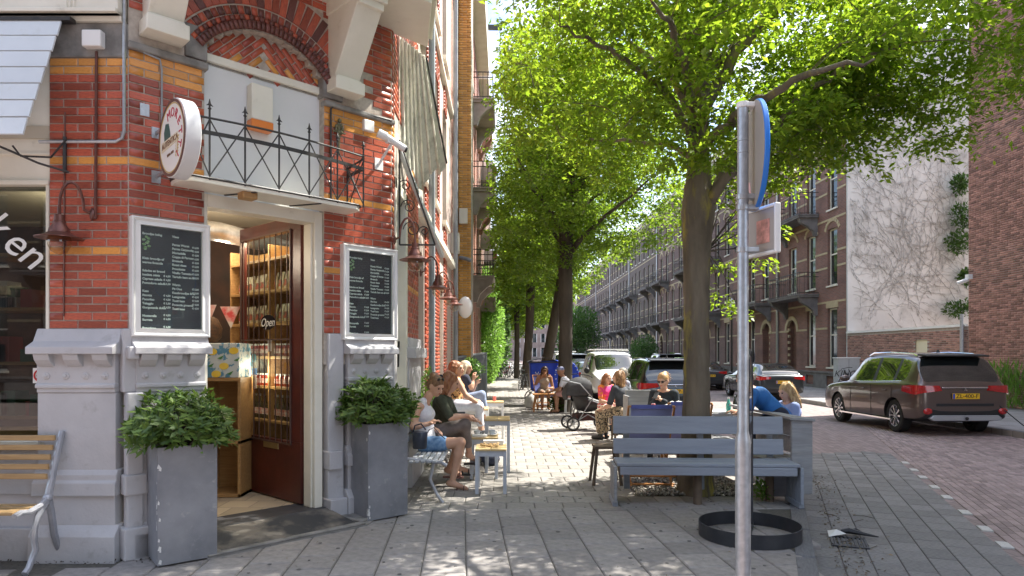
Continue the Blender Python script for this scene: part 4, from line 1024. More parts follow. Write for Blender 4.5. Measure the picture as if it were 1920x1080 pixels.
def bal_stack(s0, s1, zs, rail, d, mat):
    for z in zs:
        b = MB(FS2); b.box(s0,s1,-d,.02,z-.14,z); b.box(s0-.03,s1+.03,-d-.03,.02,z-.04,z+.02)
        for x in (s0+.05, s1-.3):
            P = [(0,z-.14),(0,z-1.0),(.15,z-1.0),(.25,z-.7),(.5,z-.45),(d*.95,z-.3),(d*.97,z-.14)]; m = len(P)
            vs = [(x,-q[0],q[1]) for q in P]+[(x+.25,-q[0],q[1]) for q in P]
            b.add(vs, [tuple(range(m-1,-1,-1)), tuple(range(m,2*m))]+[(i,(i+1)%m,(i+1)%m+m,i+m) for i in range(m)])
        bo = b.build('balcony', mat, HB)
        r = MB(); railing(r, FS2, s0+.04, s1-.04, d-.04, z, rail, 12, .02); r.build('railing', M_IRON, bo)
bal_stack(25.6, 28.8, (4.6, 7.98, 11.4), 1.02, .78, M_BALC)
bal_stack(30.0, 31.5, (4.9, 8.2, 11.7), .9, .6, pm('balcony_red', (.42,.22,.16), rough=.8))
for z in (4.62, 8.0):
    fp = MB(FS2).box(26.0,26.6,-.9,-.76,z+.75,z+.9).build('flower_box', pm('terracotta', (.35,.13,.08), rough=.8)); tag(fp, 'red flower box on the %s balcony rail of the balcony house' % ('lowest' if z < 5 else 'middle'), 'flower box')
MB(FS2).box(15.15,15.35,-.16,.02,3.9,4.35).build('alarm_box', M_CREAM, HB)
# simple houses further along on the left
for k, (a, b, h, col) in enumerate(((31.6,38,14.6,(.36,.16,.11)),(38,45,15.3,(.26,.13,.10)),(45,52,14.2,(.30,.16,.11)),(52,60,15,(.2,.12,.1)))):
    t = street_house('street_house', ['red brick house with cream cornice beyond the stacked balconies','dark red brick house beyond the second row of balconies','far brick house half hidden behind the green shrubs','farthest brick house on the cafe side behind the trees'][k], a, b, h, None)
    H_ = []
    for i in range(3):
        for z0,z1 in ((.8,3.2),(4.5,6.8),(7.9,10.2),(11.2,13.2)): H_.append((a+.6+i*2.1,a+1.6+i*2.1,z0,z1))
    w_ = MB(FS2); wall_holes(w_, a+.002, b, 0, h, H_, .02, .4); w_.box(a+.002,b,.4,8,0,h); w_.build('wall', brick_tex('street_brick', col, tuple(c*.75 for c in col), (.3,.25,.2)), t)
    for q in H_:
        f = MB(FS2); s0,s1,z0,z1 = q; f.box(s0,s0+.1,.08,.2,z0,z1); f.box(s1-.1,s1,.08,.2,z0,z1); f.box(s0+.1,s1-.1,.08,.2,z1-.1,z1); f.box(s0+.1,s1-.1,.14,.15,z0,z1-.1,1); f.build('window', [M_CREAM, M_CURT], t)
    c = MB(FS2); c.box(a,b,-.45,.3,h,h+.4); c.build('cornice', M_CREAM, t)
    if k < 2:
        for z in (4.5, 7.9, 11.2):
            bb = MB(FS2); bb.box(a+2.5,a+4.2,-.75,0,z-.7,z); bb.build('balcony', M_BALC, t)
# end of the street
for k in range(5):
    x0 = -16+9*k; t = thing('end_house', ['distant pale house closing the street, leftmost one','distant brown brick house closing the street behind the tree trunks','distant pale brick house closing the street behind the parked cars','distant dark brick house at the far end of the right-hand row','distant grey house at the end of the street, rightmost one'][k], 'house', (x0+4.5, 160, 0), 0, 'houses closing the far end of the street')
    H_ = [(x0+.8+i*2.0, x0+1.9+i*2.0, z0, z0+2.1) for i in range(4) for z0 in (1,4.4,7.8,11)]
    w_ = MB(T(0,160,0)); wall_holes(w_, x0, x0+9, 0, 14.5, H_, 0, .4); w_.box(x0,x0+9,.4,8,0,14.5); w_.build('wall', brick_tex('end_brick', (.28+.04*(k%2),.2,.17),(.22,.16,.14),(.3,.27,.25)), t)
    w_ = MB(T(0,160,0)); 
    for q in H_: w_.box(q[0],q[0]+.12,.1,.2,q[2],q[3]); w_.box(q[1]-.12,q[1],.1,.2,q[2],q[3]); w_.box(q[0],q[1],.2,.22,q[2],q[3],1)
    w_.build('windows', [M_WHITE, M_CURT], t, kind='stuff')
    MB(T(0,160,0)).box(x0,x0+9,-.3,.4,14.5,14.9).build('cornice', M_CREAM, t)
# ================================================================ trees and plants
M_BARK = pm('smooth_grey_bark', (.21,.175,.125), (.10,.083,.058), 5, rough=.9, bump=1.6, bsc=22, stretch=(1,1,.22), dirt=((.34,.29,.05), 4.5, .54, .66))
M_BARKD = pm('dark_bark', (.10,.08,.058), (.05,.04,.03), 4, rough=.9, bump=1.2, bsc=14, stretch=(1,1,.3))
M_LEAF = leaf_mat('hornbeam_leaf', (.08,.14,.016), (.15,.21,.024), .56, ((.25,.42,.022), (.44,.58,.04)))
M_LEAFD = leaf_mat('street_tree_leaf', (.065,.13,.018), (.12,.19,.026), .54, ((.21,.37,.024), (.38,.52,.04)))
M_BUSH = leaf_mat('shrub_leaf', (.05,.11,.03), (.10,.17,.04), .3)
M_LAUREL = leaf_mat('laurel_leaf', (.05,.105,.024), (.13,.20,.035), .22)
def leaves(C, N, U, L, W, fold=.25):
    """one folded four-cornered blade for each centre C, normal N, direction U"""
    S = np.cross(N, U); S /= np.linalg.norm(S, axis=1)[:,None]+1e-9
    L = L[:,None]; W = W[:,None]
    V = np.stack([C, C+U*L*.5+S*W*.5+N*W*fold, C+U*L, C+U*L*.5-S*W*.5+N*W*fold], 1)
    F = np.arange(len(C)*4).reshape(-1,4)
    return V.reshape(-1,3), F
def unit(v): return v/(np.linalg.norm(v, axis=-1, keepdims=True)+1e-9)
def crown(sprays, rng, per, rad, flat, ls, tilt=.5, spread=.25):
    """leaves set round each spray centre, lying in loose, nearly level layers"""
    n = len(sprays); k = per
    a = rng.uniform(0, 2*np.pi, (n,k)); r = rad*np.sqrt(rng.uniform(0,1,(n,k)))*rng.uniform(.6,1.25,(n,1))
    sl = rng.normal(0, .28, (n,1,2))
    P = np.stack([np.cos(a)*r, np.sin(a)*r, rng.normal(0, flat, (n,k))], -1)
    P[...,2] += P[...,0]*sl[...,0]+P[...,1]*sl[...,1]-.35*r**2/rad
    U = np.stack([np.cos(a), np.sin(a), -.35*np.ones_like(a)], -1)+rng.normal(0, .55, (n,k,3))
    C = sprays[:,None,:]+P; C = C.reshape(-1,3); U = unit(U.reshape(-1,3))
    N = unit(np.array([0,0,1.0])+rng.normal(0, tilt, (n*k,3))); N = unit(N-U*(N*U).sum(1)[:,None])
    L = ls*rng.uniform(.6,1.25,n*k); W = L*.52
    return C, N, U, L, W
def noise3(P, seed, f=.9):
    r = np.random.default_rng(seed); v = np.zeros(len(P))
    for o in range(3):
        for _ in range(4):
            d = unit(r.normal(size=3))*f*(1.9**o)*2*np.pi/2.6; v += np.sin(P @ d+r.uniform(0,6.28))/(1.7**o)
    return v/4
def tree(name, label, trunk, radii, limbs, ells, nspray, per, rad, ls, clip, seed, bark=M_BARKD, leafm=M_LEAFD, group=None, gap=-.25, flat=.05, limbn=8):
    base = Vector(trunk[0]); t = thing(name, label, 'tree', base, 0, group); rng = np.random.default_rng(seed)
    def smooth(pts, rs, m=5, wob=.012):
        out = []; ro = []
        P = [Vector(p) for p in pts]
        for i in range(len(P)-1):
            p0 = P[max(i-1,0)]; p1 = P[i]; p2 = P[i+1]; p3 = P[min(i+2,len(P)-1)]
            for k in range(m):
                s = k/m; q = .5*((2*p1)+(p2-p0)*s+(2*p0-5*p1+4*p2-p3)*s*s+(3*p1-p0-3*p2+p3)*s**3)
                out.append(q+Vector(rng.normal(0, wob, 3))); ro.append(rs[i]*(1-s)+rs[i+1]*s)
        out.append(P[-1]); ro.append(rs[-1]); return out, ro
    TN = 40 if name == 'hornbeam_tree' else 16; tp, tr = smooth(trunk, radii, 12 if TN > 20 else 6, .003); tm = MB()
    tm.tube(tp, tr, TN)
    # uneven section
    v2 = []
    for i, v in enumerate(tm.v):
        c = tp[min(i//TN, len(tp)-1)]; a = 2*math.pi*(i % TN)/TN; k = 1+(.022*math.sin(11*a+2.2*math.sin(v[2]*2.6)+v[2])+rng.uniform(-.018,.018))*(TN > 20)+.05*math.sin(3*a+v[2]*1.3)+.035*math.sin(5*a-v[2]*2.1)+.10*math.exp(-max(0,v[2]-base.z)*5)*math.sin(4*a+1)
        v2.append(tuple(c+(Vector(v)-c)*k))
    tm.v = v2
    tm.build('trunk', bark, t, smooth='all')
    sk = list(tp[len(tp)//2:])
    for pts, rs in limbs:
        lp, lr = smooth(pts, rs, 4, .02); MB().tube(lp, lr, limbn).build('limb', bark, t, smooth='all'); sk += lp
    SK = np.array([tuple(p) for p in sk])
    # sprays fill the crown; gaps open where the noise is low
    vol = np.array([e[1][0]*e[1][1]*e[1][2] for e in ells]); vol = vol/vol.sum(); S = []
    for (c, r), w in zip(ells, vol):
        m = int(nspray*w*2.6)+20; d = unit(rng.normal(size=(m,3))); q = rng.uniform(0,1,m)**.42
        S.append(np.array(c)+d*q[:,None]*np.array(r))
    S = np.concatenate(S); S = S[noise3(S, seed+9) > gap]; S = S[clip(S)]
    rng.shuffle(S); S = S[:nspray]
    if name == 'hornbeam_tree': S = S[(S[:,2] < 6.0) | (rng.uniform(0,1,len(S)) < .34)]
    C, N, U, L, W = crown(S, rng, per, rad, flat, ls)
    ok = clip(C); C, N, U, L, W = C[ok], N[ok], U[ok], L[ok], W[ok]
    V, F = leaves(C, N, U, L, W)
    npmesh('crown', V-np.array(base), F, leafm, t, 'stuff')
    tw = MB(); D = S
    near = np.array([((SK-p)**2).sum(1).min() for p in D]); net = np.zeros((len(SK)+len(D),3)); net[:len(SK)] = SK; cnt = len(SK)
    for i in near.argsort():
        p = D[i]; A_ = net[:cnt]; d2 = ((A_-p)**2).sum(1)+(np.maximum(0, A_[:,2]-p[2]+.1)*1.5)**2; q = A_[d2.argmin()]; net[cnt] = p; cnt += 1
        dist = math.sqrt(((q-p)**2).sum())
        if dist > 1.9: continue
        mid = (p+q)/2+rng.normal(0,.05*dist+.02,3); mid[2] += .06*dist
        tw.tube([q, mid, p], [.005+.004*dist, .004+.003*dist, .0025], 3, cap=False)
    tw.build('twigs', bark, t, kind='stuff')
    return t
def w(px, py, Y): return WP(px, py, Y)
# the big tree by the bench
b = GP(1305, 925)
tY = 7.68
trk = [b+Vector((0,0,-.15)), b+Vector((0,0,.12)), w(1306,760,tY), w(1306,600,tY), w(1306,480,tY), w(1307,395,tY), w(1308,320,tY), w(1309,240,tY+.05), w(1316,150,tY+.1), w(1325,60,tY+.15), w(1335,-60,tY+.2), w(1340,-240,tY+.3), w(1335,-450,tY+.2)]
trr = [.25,.195,.150,.134,.152,.185,.125,.11,.10,.085,.07,.05,.02]
limbs = [
 ([w(1318,400,tY),w(1350,345,tY-.1),w(1392,300,tY-.2),w(1450,238,tY-.3),w(1510,175,tY-.45),w(1600,120,tY-.6),w(1700,80,tY-.8)], [.085,.062,.052,.044,.036,.025,.010]),
 ([w(1325,385,tY),w(1350,330,tY+.3),w(1400,270,tY+.6),w(1480,190,tY+1.0),w(1560,130,tY+1.5),w(1660,60,tY+1.9)], [.07,.055,.048,.04,.028,.010]),
 ([w(1312,220,tY),w(1350,150,tY+.1),w(1400,80,tY+.2),w(1470,0,tY+.2),w(1560,-90,tY+.3)], [.09,.075,.06,.045,.015]),
 ([w(1318,160,tY),w(1375,90,tY+.6),w(1440,20,tY+1.2),w(1500,-60,tY+1.6)], [.08,.06,.045,.015]),
 ([w(1305,190,tY),w(1290,110,tY-.1),w(1275,30,tY-.2),w(1265,-80,tY-.3)], [.075,.06,.05,.02]),
 ([w(1303,270,tY),w(1250,175,tY-.4),w(1190,125,tY-.7),w(1120,80,tY-.9),w(1050,50,tY-1.0)], [.06,.04,.032,.022,.008]),
 ([w(1303,240,tY),w(1260,150,tY+.5),w(1200,95,tY+1.1),w(1130,45,tY+1.6)], [.06,.04,.03,.01]),
 ([w(1303,300,tY),w(1240,270,tY+.4),w(1150,262,tY+.8),w(1050,255,tY+1.0)], [.04,.028,.02,.008]),
 ([w(1312,290,tY),w(1350,240,tY-.7),w(1420,190,tY-1.4),w(1520,140,tY-2.0),w(1640,110,tY-2.4)], [.07,.05,.04,.028,.01]),
 ([w(1300,200,tY),w(1285,130,tY-.9),w(1260,60,tY-1.7),w(1220,0,tY-2.3)], [.06,.045,.03,.01])]
bx_, by_ = b.x, b.y
def clip_big(P):
    nz = .18*np.sin(P[:,2]*2.1)+.12*np.sin(P[:,1]*3.0+P[:,2]*4.3)
    depth = np.maximum(P[:,1], .5)
    px = 960+FPX*(P[:,0]*math.cos(YAW)-P[:,1]*math.sin(YAW))/depth
    low = 3.55+.25*np.sin(P[:,0]*2.3)+.2*np.sin(P[:,1]*1.7+P[:,0])
    return (P[:,0] > .08+nz) & (P[:,2] > low) & (P[:,1] > 3.9)
c1 = Vector((bx_+.45, by_+.2, 6.9))
ells = [((bx_+.35,by_+.3,6.6),(3.1,3.5,3.3)), ((bx_+1.9,by_-.5,5.4),(2.4,2.4,1.7)), (tuple(w(1640,90,7.1)),(1.7,1.6,.75)), (tuple(w(1790,70,6.6)),(1.0,.9,.7)), ((bx_-1.2,by_+.6,5.2),(1.5,2.4,1.3)), (tuple(w(1560,165,8.2)),(1.3,1.2,.65))]
tree('hornbeam_tree', 'large leafy tree with mossy trunk rising behind the blue-grey slatted bench', trk, trr, limbs, ells, 1120, 96, .36, .086, clip_big, 11, M_BARK, M_LEAF, gap=-.02, limbn=10)
# low sprays that hang beside the sign pole
low = np.array([tuple(w(x,y,9.3)) for x,y in ((1370,345),(1440,350),(1400,400),(1450,430),(1380,440),(1425,490),(1350,560),(1385,580),(1480,350),(1460,310),(1360,500))])
rng = np.random.default_rng(4)
C, N, U, L, W_ = crown(low, rng, 70, .22, .05, .085); V, F = leaves(C, N, U, L, W_)
lt = thing('young_tree', 'thin young branches with bright leaves hanging behind the sign pole', 'branch', tuple(w(1340,640,9.3)))
npmesh('crown', V-np.array(lt.location), F, M_LEAF, lt, 'stuff')
tw = MB()
for p in low: tw.tube([w(1325,470,8.2), (Vector(p)+w(1325,470,8.2))/2+Vector((0,0,.1)), p], [.010,.006,.003], 4)
tw.build('twigs', M_BARKD, lt, kind='stuff')
# street trees further along
def street_tree(label, base, lean, h, R, seed, ns, per, ls, rad, tr0=.2, zc=8.2, zb=3.9, cx=.35):
    bx, by = base; top = Vector((bx+lean, by, h)); B = Vector((bx, by, -.1))
    f = lambda k, dz=0: B.lerp(top, k)+Vector((0,0,dz))
    trunk = [B, B+Vector((0,0,.3)), f(.5), f(1), top+Vector((.15,.1,2.2)), top+Vector((.2,.1,4.6)), top+Vector((.2,.2,7.5))]
    radii = [tr0*1.35, tr0*1.05, tr0*.92, tr0, tr0*.55, tr0*.38, .03]
    rg_ = random.Random(seed); limbs = []
    for k in range(8):
        a = k*2*math.pi/8+rg_.uniform(-.3,.3); z0 = rg_.uniform(-.3, 2.0); up_ = rg_.uniform(.9,2.6); o = top+Vector((.05,0,z0))
        d = Vector((math.cos(a)*(1 if math.cos(a) > 0 else .55), math.sin(a), 0)); limbs.append(([o, o+d*.7+Vector((0,0,up_*.4)), o+d*1.7+Vector((0,0,up_*.8)), o+d*R*.85+Vector((0,0,up_*1.25))], [tr0*.45, tr0*.32, tr0*.2, .015]))
    def clip(P): return (P[:,0] > -.42+.15*np.sin(P[:,2]*2.3)-.010*(by-17)+np.clip(P[:,2]-7.3,0,3)*.13) & (P[:,2] > zb+.3*np.sin(P[:,0]*2)+.25*np.sin(P[:,1]*1.9))
    ells = [((bx+cx,by,zc),(R,R,4.4)), ((bx+cx,by,zc-1.9),(R*1.02,R*1.02,2.4))]
    return tree('street_tree', label, trunk, radii, limbs, ells, ns, per, rad, ls, clip, seed, M_BARKD, M_LEAFD, 'street trees in a row along the parked cars', gap=-.3, flat=.07, limbn=6)
street_tree('street tree with straight trunk between the blue cargo bike and the white van', (1.70,18.6), .03, 4.6, 3.3, 21, 620, 85, .12, .48, .20, 8.4, 3.9, .5)
street_tree('street tree whose trunk leans right, behind the seated couple with the wooden table', (1.35,24.5), .85, 4.9, 3.3, 22, 430, 80, .15, .52, .20)
street_tree('street tree with dark trunk next to the parked black bicycles', (1.05,32.0), .25, 4.8, 3.3, 23, 330, 70, .19, .55, .21, 8.2, 3.4)
street_tree('thin far street tree, fourth one behind the big mossy tree', (.85,44.0), .0, 4.6, 3.4, 24, 260, 60, .25, .6, .18, 8, 3.2)
street_tree('small distant street tree beyond the heap of bicycles', (1.1,58.0), .0, 4.6, 3.5, 25, 200, 60, .3, .65, .18, 8, 3.0)
street_tree('farthest street tree near the end of the pavement', (1.4,76.0), .0, 4.6, 3.8, 26, 180, 60, .38, .75, .2, 8, 3.0)
def blob(name, label, cat, c, r, n, ls, mat, seed, flatten=0, group=None, dens=1.0, stems=6, kind=None):
    rng = np.random.default_rng(seed); d = unit(rng.normal(size=(n,3))); q = rng.uniform(0,1,n)**.4
    P = np.array(c)+d*q[:,None]*np.array(r)*(1+.18*noise3(d*2, seed)[:,None]); P = P[(P[:,2] > .03)]
    U = unit((P-np.array(c))/np.array(r)*.8+rng.normal(0,.6,P.shape)+np.array([0,0,.2])); N = unit(np.array([0,0,1.0])+rng.normal(0,.6,P.shape)); N = unit(N-U*(N*U).sum(1)[:,None])
    L = ls*rng.uniform(.6,1.3,len(P)); V, F = leaves(P, N, U, L, L*.45)
    t = thing(name, label, cat, (c[0],c[1],0), 0, group)
    npmesh('foliage', V-np.array([c[0],c[1],0]), F, mat, t, 'stuff')
    if stems:
        sm = MB()
        for k in range(stems):
            a = rng.uniform(0,6.28); sm.tube([(c[0],c[1],max(0,c[2]-r[2])),(c[0]+math.cos(a)*r[0]*.5,c[1]+math.sin(a)*r[1]*.5,c[2]+r[2]*.4)], [.02*max(r),.006], 5)
        sm.build('stem', M_BARKD, t, kind='stuff')
    return t
M_IVY = leaf_mat('ivy_leaf', (.035,.085,.02), (.08,.15,.03), .35)
M_BRIGHT = leaf_mat('bright_leaf', (.08,.17,.025), (.15,.26,.04), .45)
blob('green_shrub', 'tall green shrub against the house wall beyond the dark windscreen', 'shrub', (-.75,37,3.0), (.75,3.5,3.4), 9000, .2, M_BRIGHT, 31)
blob('green_shrub', 'dark green climbing shrub on the far house wall beside the heap of bicycles', 'shrub', (-.7,47,3.4), (1.1,5,3.8), 9000, .26, M_IVY, 32)
blob('small_tree', 'round dark green tree in front of the far brick houses', 'tree', (9.2,84,4.2), (3.0,3.0,3.6), 5000, .4, M_IVY, 33)
blob('clipped_hedge', 'dark green clipped bush in front of the brick row behind the dark SUV', 'bush', (13.0,62,1.6), (1.4,2.0,1.6), 3500, .22, M_IVY, 34)
blob('low_hedge', 'low bright green hedge at the foot of the brick row', 'hedge', (13.8,55,.8), (.7,2.5,.8), 2500, .18, M_BRIGHT, 35)
# ivy clumps still growing on the right edge of the gable
for k, (px, py, rx, rz) in enumerate(((1800,345,.35,.45),(1806,405,.5,.6),(1798,455,.55,.5),(1812,520,.35,.3),(1800,580,.7,.35))):
    p = WP(px, py, 28.85); o = blob('ivy_clump', 'dark ivy clump on the right edge of the plaster gable, %s from the top' % ['first','second','third','fourth','lowest one'][k], 'ivy', tuple(p), (rx,.18,rz), 420, .17, M_IVY, 40+k, stems=2, group='ivy clumps on the plaster gable')
for i in range(14): pass
# grassy plant at the foot of the tall brick wall
rng = np.random.default_rng(8); n = 420
C = np.stack([rng.uniform(14.4,14.9,n), rng.uniform(18.6,19.9,n), rng.uniform(0,1.2,n)],1); U = unit(np.stack([rng.normal(0,.25,n), rng.normal(0,.25,n), np.ones(n)],1)); N = unit(np.cross(U, rng.normal(size=(n,3))))
V, F = leaves(C, N, U, rng.uniform(.2,.4,n), rng.uniform(.03,.05,n))
tag(npmesh('reed_plant', V, F, M_BRIGHT, None), 'tall green grassy plant at the foot of the brick wall at the right edge', 'plant')
# ---------------------------------------------------------------- the two planters
M_PLANTER = pm('planter_zinc', (.29,.30,.325), (.20,.21,.23), 3.2, rough=.55, metal=.2, bump=.3, bsc=16, dirt=((.42,.42,.42), 11, .60, .76))
def planter(label, near, ang, size, h, slabel, seed):
    c = near+Vector((math.cos(math.radians(ang+90)), math.sin(math.radians(ang+90)), 0))*size/2*1.0+Vector((math.cos(math.radians(ang)), math.sin(math.radians(ang)), 0))*size/2
    t = thing('square_planter', label, 'planter', c, math.radians(ang), 'grey square planters beside the cafe door')
    s = size/2; b = MB()
    wl = .018
    k = .995
    def fr(z): f_ = k+(1-k)*z/h; return s*f_
    # body as a tapered open box
    vs = []; 
    for z in (.012, h): q = fr(z); vs += [(-q,-q,z),(q,-q,z),(q,q,z),(-q,q,z)]
    q = s-wl; vs += [(-q,-q,h),(q,-q,h),(q,q,h),(-q,q,h)]+[(-q,-q,h-.12),(q,-q,h-.12),(q,q,h-.12),(-q,q,h-.12)]
    fs = [(0,3,2,1)]+[(i,(i+1)%4,(i+1)%4+4,i+4) for i in range(4)]+[(i+4,(i+1)%4+4,(i+1)%4+8,i+8) for i in range(4)]+[(i+8,(i+1)%4+8,(i+1)%4+12,i+12) for i in range(4)]
    b.add(vs, fs); b.build('planter_box', M_PLANTER, t, world=False, bevel=.004)
    rg = random.Random(seed); ch = MB()                     # paint knocked off along the edges
    for k_ in range(17):
        z = rg.choice((rg.uniform(.02,.16), rg.uniform(.1,h-.03), rg.uniform(.2,h*.6))); q = fr(z); e = q-rg.uniform(.0,.012); a_ = rg.uniform(.002,.016)**1.0; sd = rg.choice((0,1))
        P_ = [(-a_,-a_*.9),(a_*.6,-a_*1.6),(a_*.8,a_*.7),(-a_*.2,a_*rg.uniform(1,3.2))]
        if sd: ch.add([(-q-.0012, -e+p[0]+.008, z+p[1]) for p in P_], [(0,3,2,1)])
        else: ch.add([(-e+p[0]+.008, -q-.0012, z+p[1]) for p in P_], [(0,1,2,3)])
    ch.build('paint_chips', M_PANEL, t, world=False, kind='stuff')
    MB().box(-q,q,-q,q,h-.16,h-.06).build('soil', MATS['dark_soil'], t, world=False)
    # laurel-like shrub: whorls of long leaves on short stems
    rng = np.random.default_rng(seed); nw = 400; d = unit(rng.normal(size=(nw,3))); d[:,2] = np.abs(d[:,2])*1.0-.25; d = unit(d); rr = rng.uniform(.5,1.12,nw)[:,None]**.6
    cen = np.array([0,0,h+.10]); ext = np.array([.385,.36,.30])
    P = cen+d*rr*ext*(1+.24*noise3(d*2.2, seed)[:,None])
    P = P[(P[:,2] > h-.05)]
    A = unit((P-cen)/ext*.9+np.array([0,0,.55])+rng.normal(0,.22,P.shape))
    cs, ns, us, ls_ = [], [], [], []
    for i, (p, a) in enumerate(zip(P, A)):
        e1 = unit(np.cross(a, [0.3,.2,1.0])); e2 = np.cross(a, e1)
        for k_ in range(11):
            th = k_*2.4+rng.uniform(0,.4); u = unit(a*(.35+.35*(k_/11))+(e1*math.cos(th)+e2*math.sin(th))); n_ = unit(a-u*(a@u)); cs.append(p-a*.02*(k_%4)); ns.append(n_); us.append(u); ls_.append(rng.uniform(.040,.105))
    V, F = leaves(np.array(cs), np.array(ns), np.array(us), np.array(ls_), np.array(ls_)*.30, .12)
    sh = thing('laurel_shrub', slabel, 'shrub', c+Vector((0,0,h-.08)), math.radians(ang), 'leafy shrubs in the square planters')
    npmesh('foliage', V-np.array([0,0,h-.08]), F, M_LAUREL, sh, 'stuff')
    sm = MB()
    for p in P[::4]: sm.tube([(p[0]*.15,p[1]*.15,-.0),(p[0]*.6,p[1]*.6,(p[2]-h)*.6+.06),(p[0],p[1],p[2]-h+.08)], [.007,.005,.003], 4)
    sm.build('stem', M_BARKD, sh, world=False, kind='stuff')
    return t
planter('grey metal planter with scraped edges left of the cafe door', GP(295,1066), 38, .425, .90, 'bushy green laurel shrub in the planter left of the door', 51)
planter('grey metal planter right of the cafe door with light streaks', GP(690,980), 40, .44, .93, 'bushy green laurel shrub in the planter right of the door', 52)
gp = WP(375, 848, 5.2); gl_ = MB(T(*gp)).ball((0,0,0), (.035,.03,.045), 10); tag(gl_.build('fallen_leaf_ball', pm('hanging_green', (.15,.32,.05), (.1,.25,.04), 20, rough=.5), smooth=True), 'small round green leaf drooping over the front edge of the left planter', 'leaf')
# ================================================================ things fixed to the corner building
M_BOARD = pm('blackboard_print', (.035,.037,.05), (.055,.058,.07), 3, rough=.25)
M_CHALK = pm('white_print', (.75,.75,.72), rough=.6)
def menu(label, s0, s1, z0, z1, dx, dark):
    o = FC @ Vector(((s0+s1)/2, -.05, z0)); t = thing('menu_case', label, 'menu board', o, 0, 'framed menu cases on the corner piers')
    f = MB(FC); w_ = .062; d = .075
    def mitre(y0, y1, a, b):     # frame profile ring
        q0 = [(s0+a,z0+a),(s1-a,z0+a),(s1-a,z1-a),(s0+a,z1-a)]; q1 = [(s0+b,z0+b),(s1-b,z0+b),(s1-b,z1-b),(s0+b,z1-b)]
        vs = [(x,y0,z) for x,z in q0]+[(x,y1,z) for x,z in q1]
        f.add(vs, [(i,(i+1)%4,(i+1)%4+4,i+4) for i in range(4)])
    mitre(0, -d, 0, 0); mitre(-d, -d-.004, 0, .012); mitre(-d-.004, -d+.01, .012, .03); mitre(-d+.01, -d-.002, .03, w_); mitre(-d-.002, -d+.03, w_, w_+.002)
    f.build('frame', M_WHITE, t)
    MB(FC).box(s0+.03, s1-.03, -d+.03, -.001, z0+.03, z1-.03).build('board', M_BOARD, t)
    MB(FC).box(s0+.05, s1-.05, -d+.012, -d+.015, z0+.05, z1-.05).build('glass', M_GLASS, t)
    yb = -d+.0285; wv = (s1-s0)-2*w_; 
    L_ = ['Broodjes beleg','','','','','','Klein broodje of','warme focaccia','','Salades en brood','Insalata mista','Caprese salade','Pomodoro salade','','Kaas','Ricotta','Pecorino','Taleggio','Gorgonzola dolce','','Mozzarella','Burrata','','Provolone']
    R_ = ['Vlees','','Parma Worst','Parma Carpaccio','Mortadella','Coppa di Parma','Bresaola','Roast vlees','Prosciutto','Vitello Tonnato','Tartufo ham en ui','','Warm','Pit One','Kaasbroodjes Brie','Lasagnetta','Tosti ham','Focaccia groente','Tosti kaas']
    x0 = s0+w_+.02
    text('\n'.join(L_), .024, FC @ T(x0, yb, z1-w_-.44) @ UPR, M_CHALK, t, align='LEFT', ex=.0004, line=1.36, bold=.0011)
    text('\n'.join(R_), .024, FC @ T(x0+wv*.47, yb, z1-w_-.36) @ UPR, M_CHALK, t, align='LEFT', ex=.0004, line=1.36, bold=.0011)
    text('\n'.join('' if not r or i in (0,12) else '€ %s' % random.choice(('5,00','4,50','6,50')) for i, r in enumerate(R_)), .020, FC @ T(x0+wv*.80, yb, z1-w_-.36) @ UPR, M_CHALK, t, align='LEFT', ex=.0004, line=1.58, bold=.0009)
    text('\n'.join('' if i < 10 or not r or i == 14 else '€ %s' % random.choice(('4,50','5,50','6,50')) for i, r in enumerate(L_)), .020, FC @ T(x0+wv*.33, yb, z1-w_-.44) @ UPR, M_CHALK, t, align='LEFT', ex=.0004, line=1.58, bold=.0009)
    g_ = MB(FC)
    for i in range(9): g_.ball((x0+.03+.02*math.sin(i*2.3), yb, z1-w_-.09-.012*i), (.014,.002,.010), 6)
    g_.build('herb_picture', pm('herb_green', (.10,.28,.06), (.5,.55,.4), 60, rough=.6), t)
    return t
menu('white framed menu case with dark board left of the cafe door', .005, .60, 1.742, 2.685, 0, 0)
menu('white framed menu case with weathered dark board right of the cafe door', 1.87, 2.51, 1.742, 2.685, 0, 0)
def lantern(label, wallp, M, reach, drop=.33, grp='copper gooseneck lanterns along the facade', plate=True, sgn=1):
    """M: local frame, x sideways, y into the wall, z up, origin at the wall plate"""
    t = thing('wall_lamp', label, 'lamp', M.translation, 0, grp)
    n = MB(M); P = [(0,0,0),(0,-.06,.03)]+[(0,-reach*.5-reach*.45*math.cos(math.pi*(1-k/8)) if False else -.06-(reach-.06)*(1-math.cos(math.pi*k/8))/2, .03+.20*math.sin(math.pi*k/8)) for k in range(1,9)]
    n.tube(P, .011, 8); n.tube([(0,-reach,.03),(0,-reach,-.03)], .013, 8); n.build('gooseneck', M_COPPER, t, smooth=True)
    if plate: MB(M).lathe([(.05,0),(.05,.012),(.03,.02)], 14, 0, RX_(90)).build('wall_plate', M_COPPER, t, smooth=True)
    A = T(0,-reach,-.03)
    MB(M).lathe([(.001,0),(.035,-.004),(.038,-.05),(.045,-.055),(.045,-.075),(.068,-.11),(.075,-.14),(.115,-.165),(.165,-.18),(.165,-.186),(.11,-.175),(.06,-.165),(.001,-.16)][::-1], 20, 0, A).build('lamp_shade', M_COPPER, t, smooth=True)
    MB(M).lathe([(.074,-.17),(.082,-.20),(.078,-.24),(.055,-.285),(.02,-.305),(.001,-.31)][::-1], 16, 0, A).build('glass_globe', M_LAMPG, t, smooth=True)
    return t
M_LAMPG = thin_glass('lantern_glass', (.85,.8,.7))
lw = WP(176, 392, 5.2)
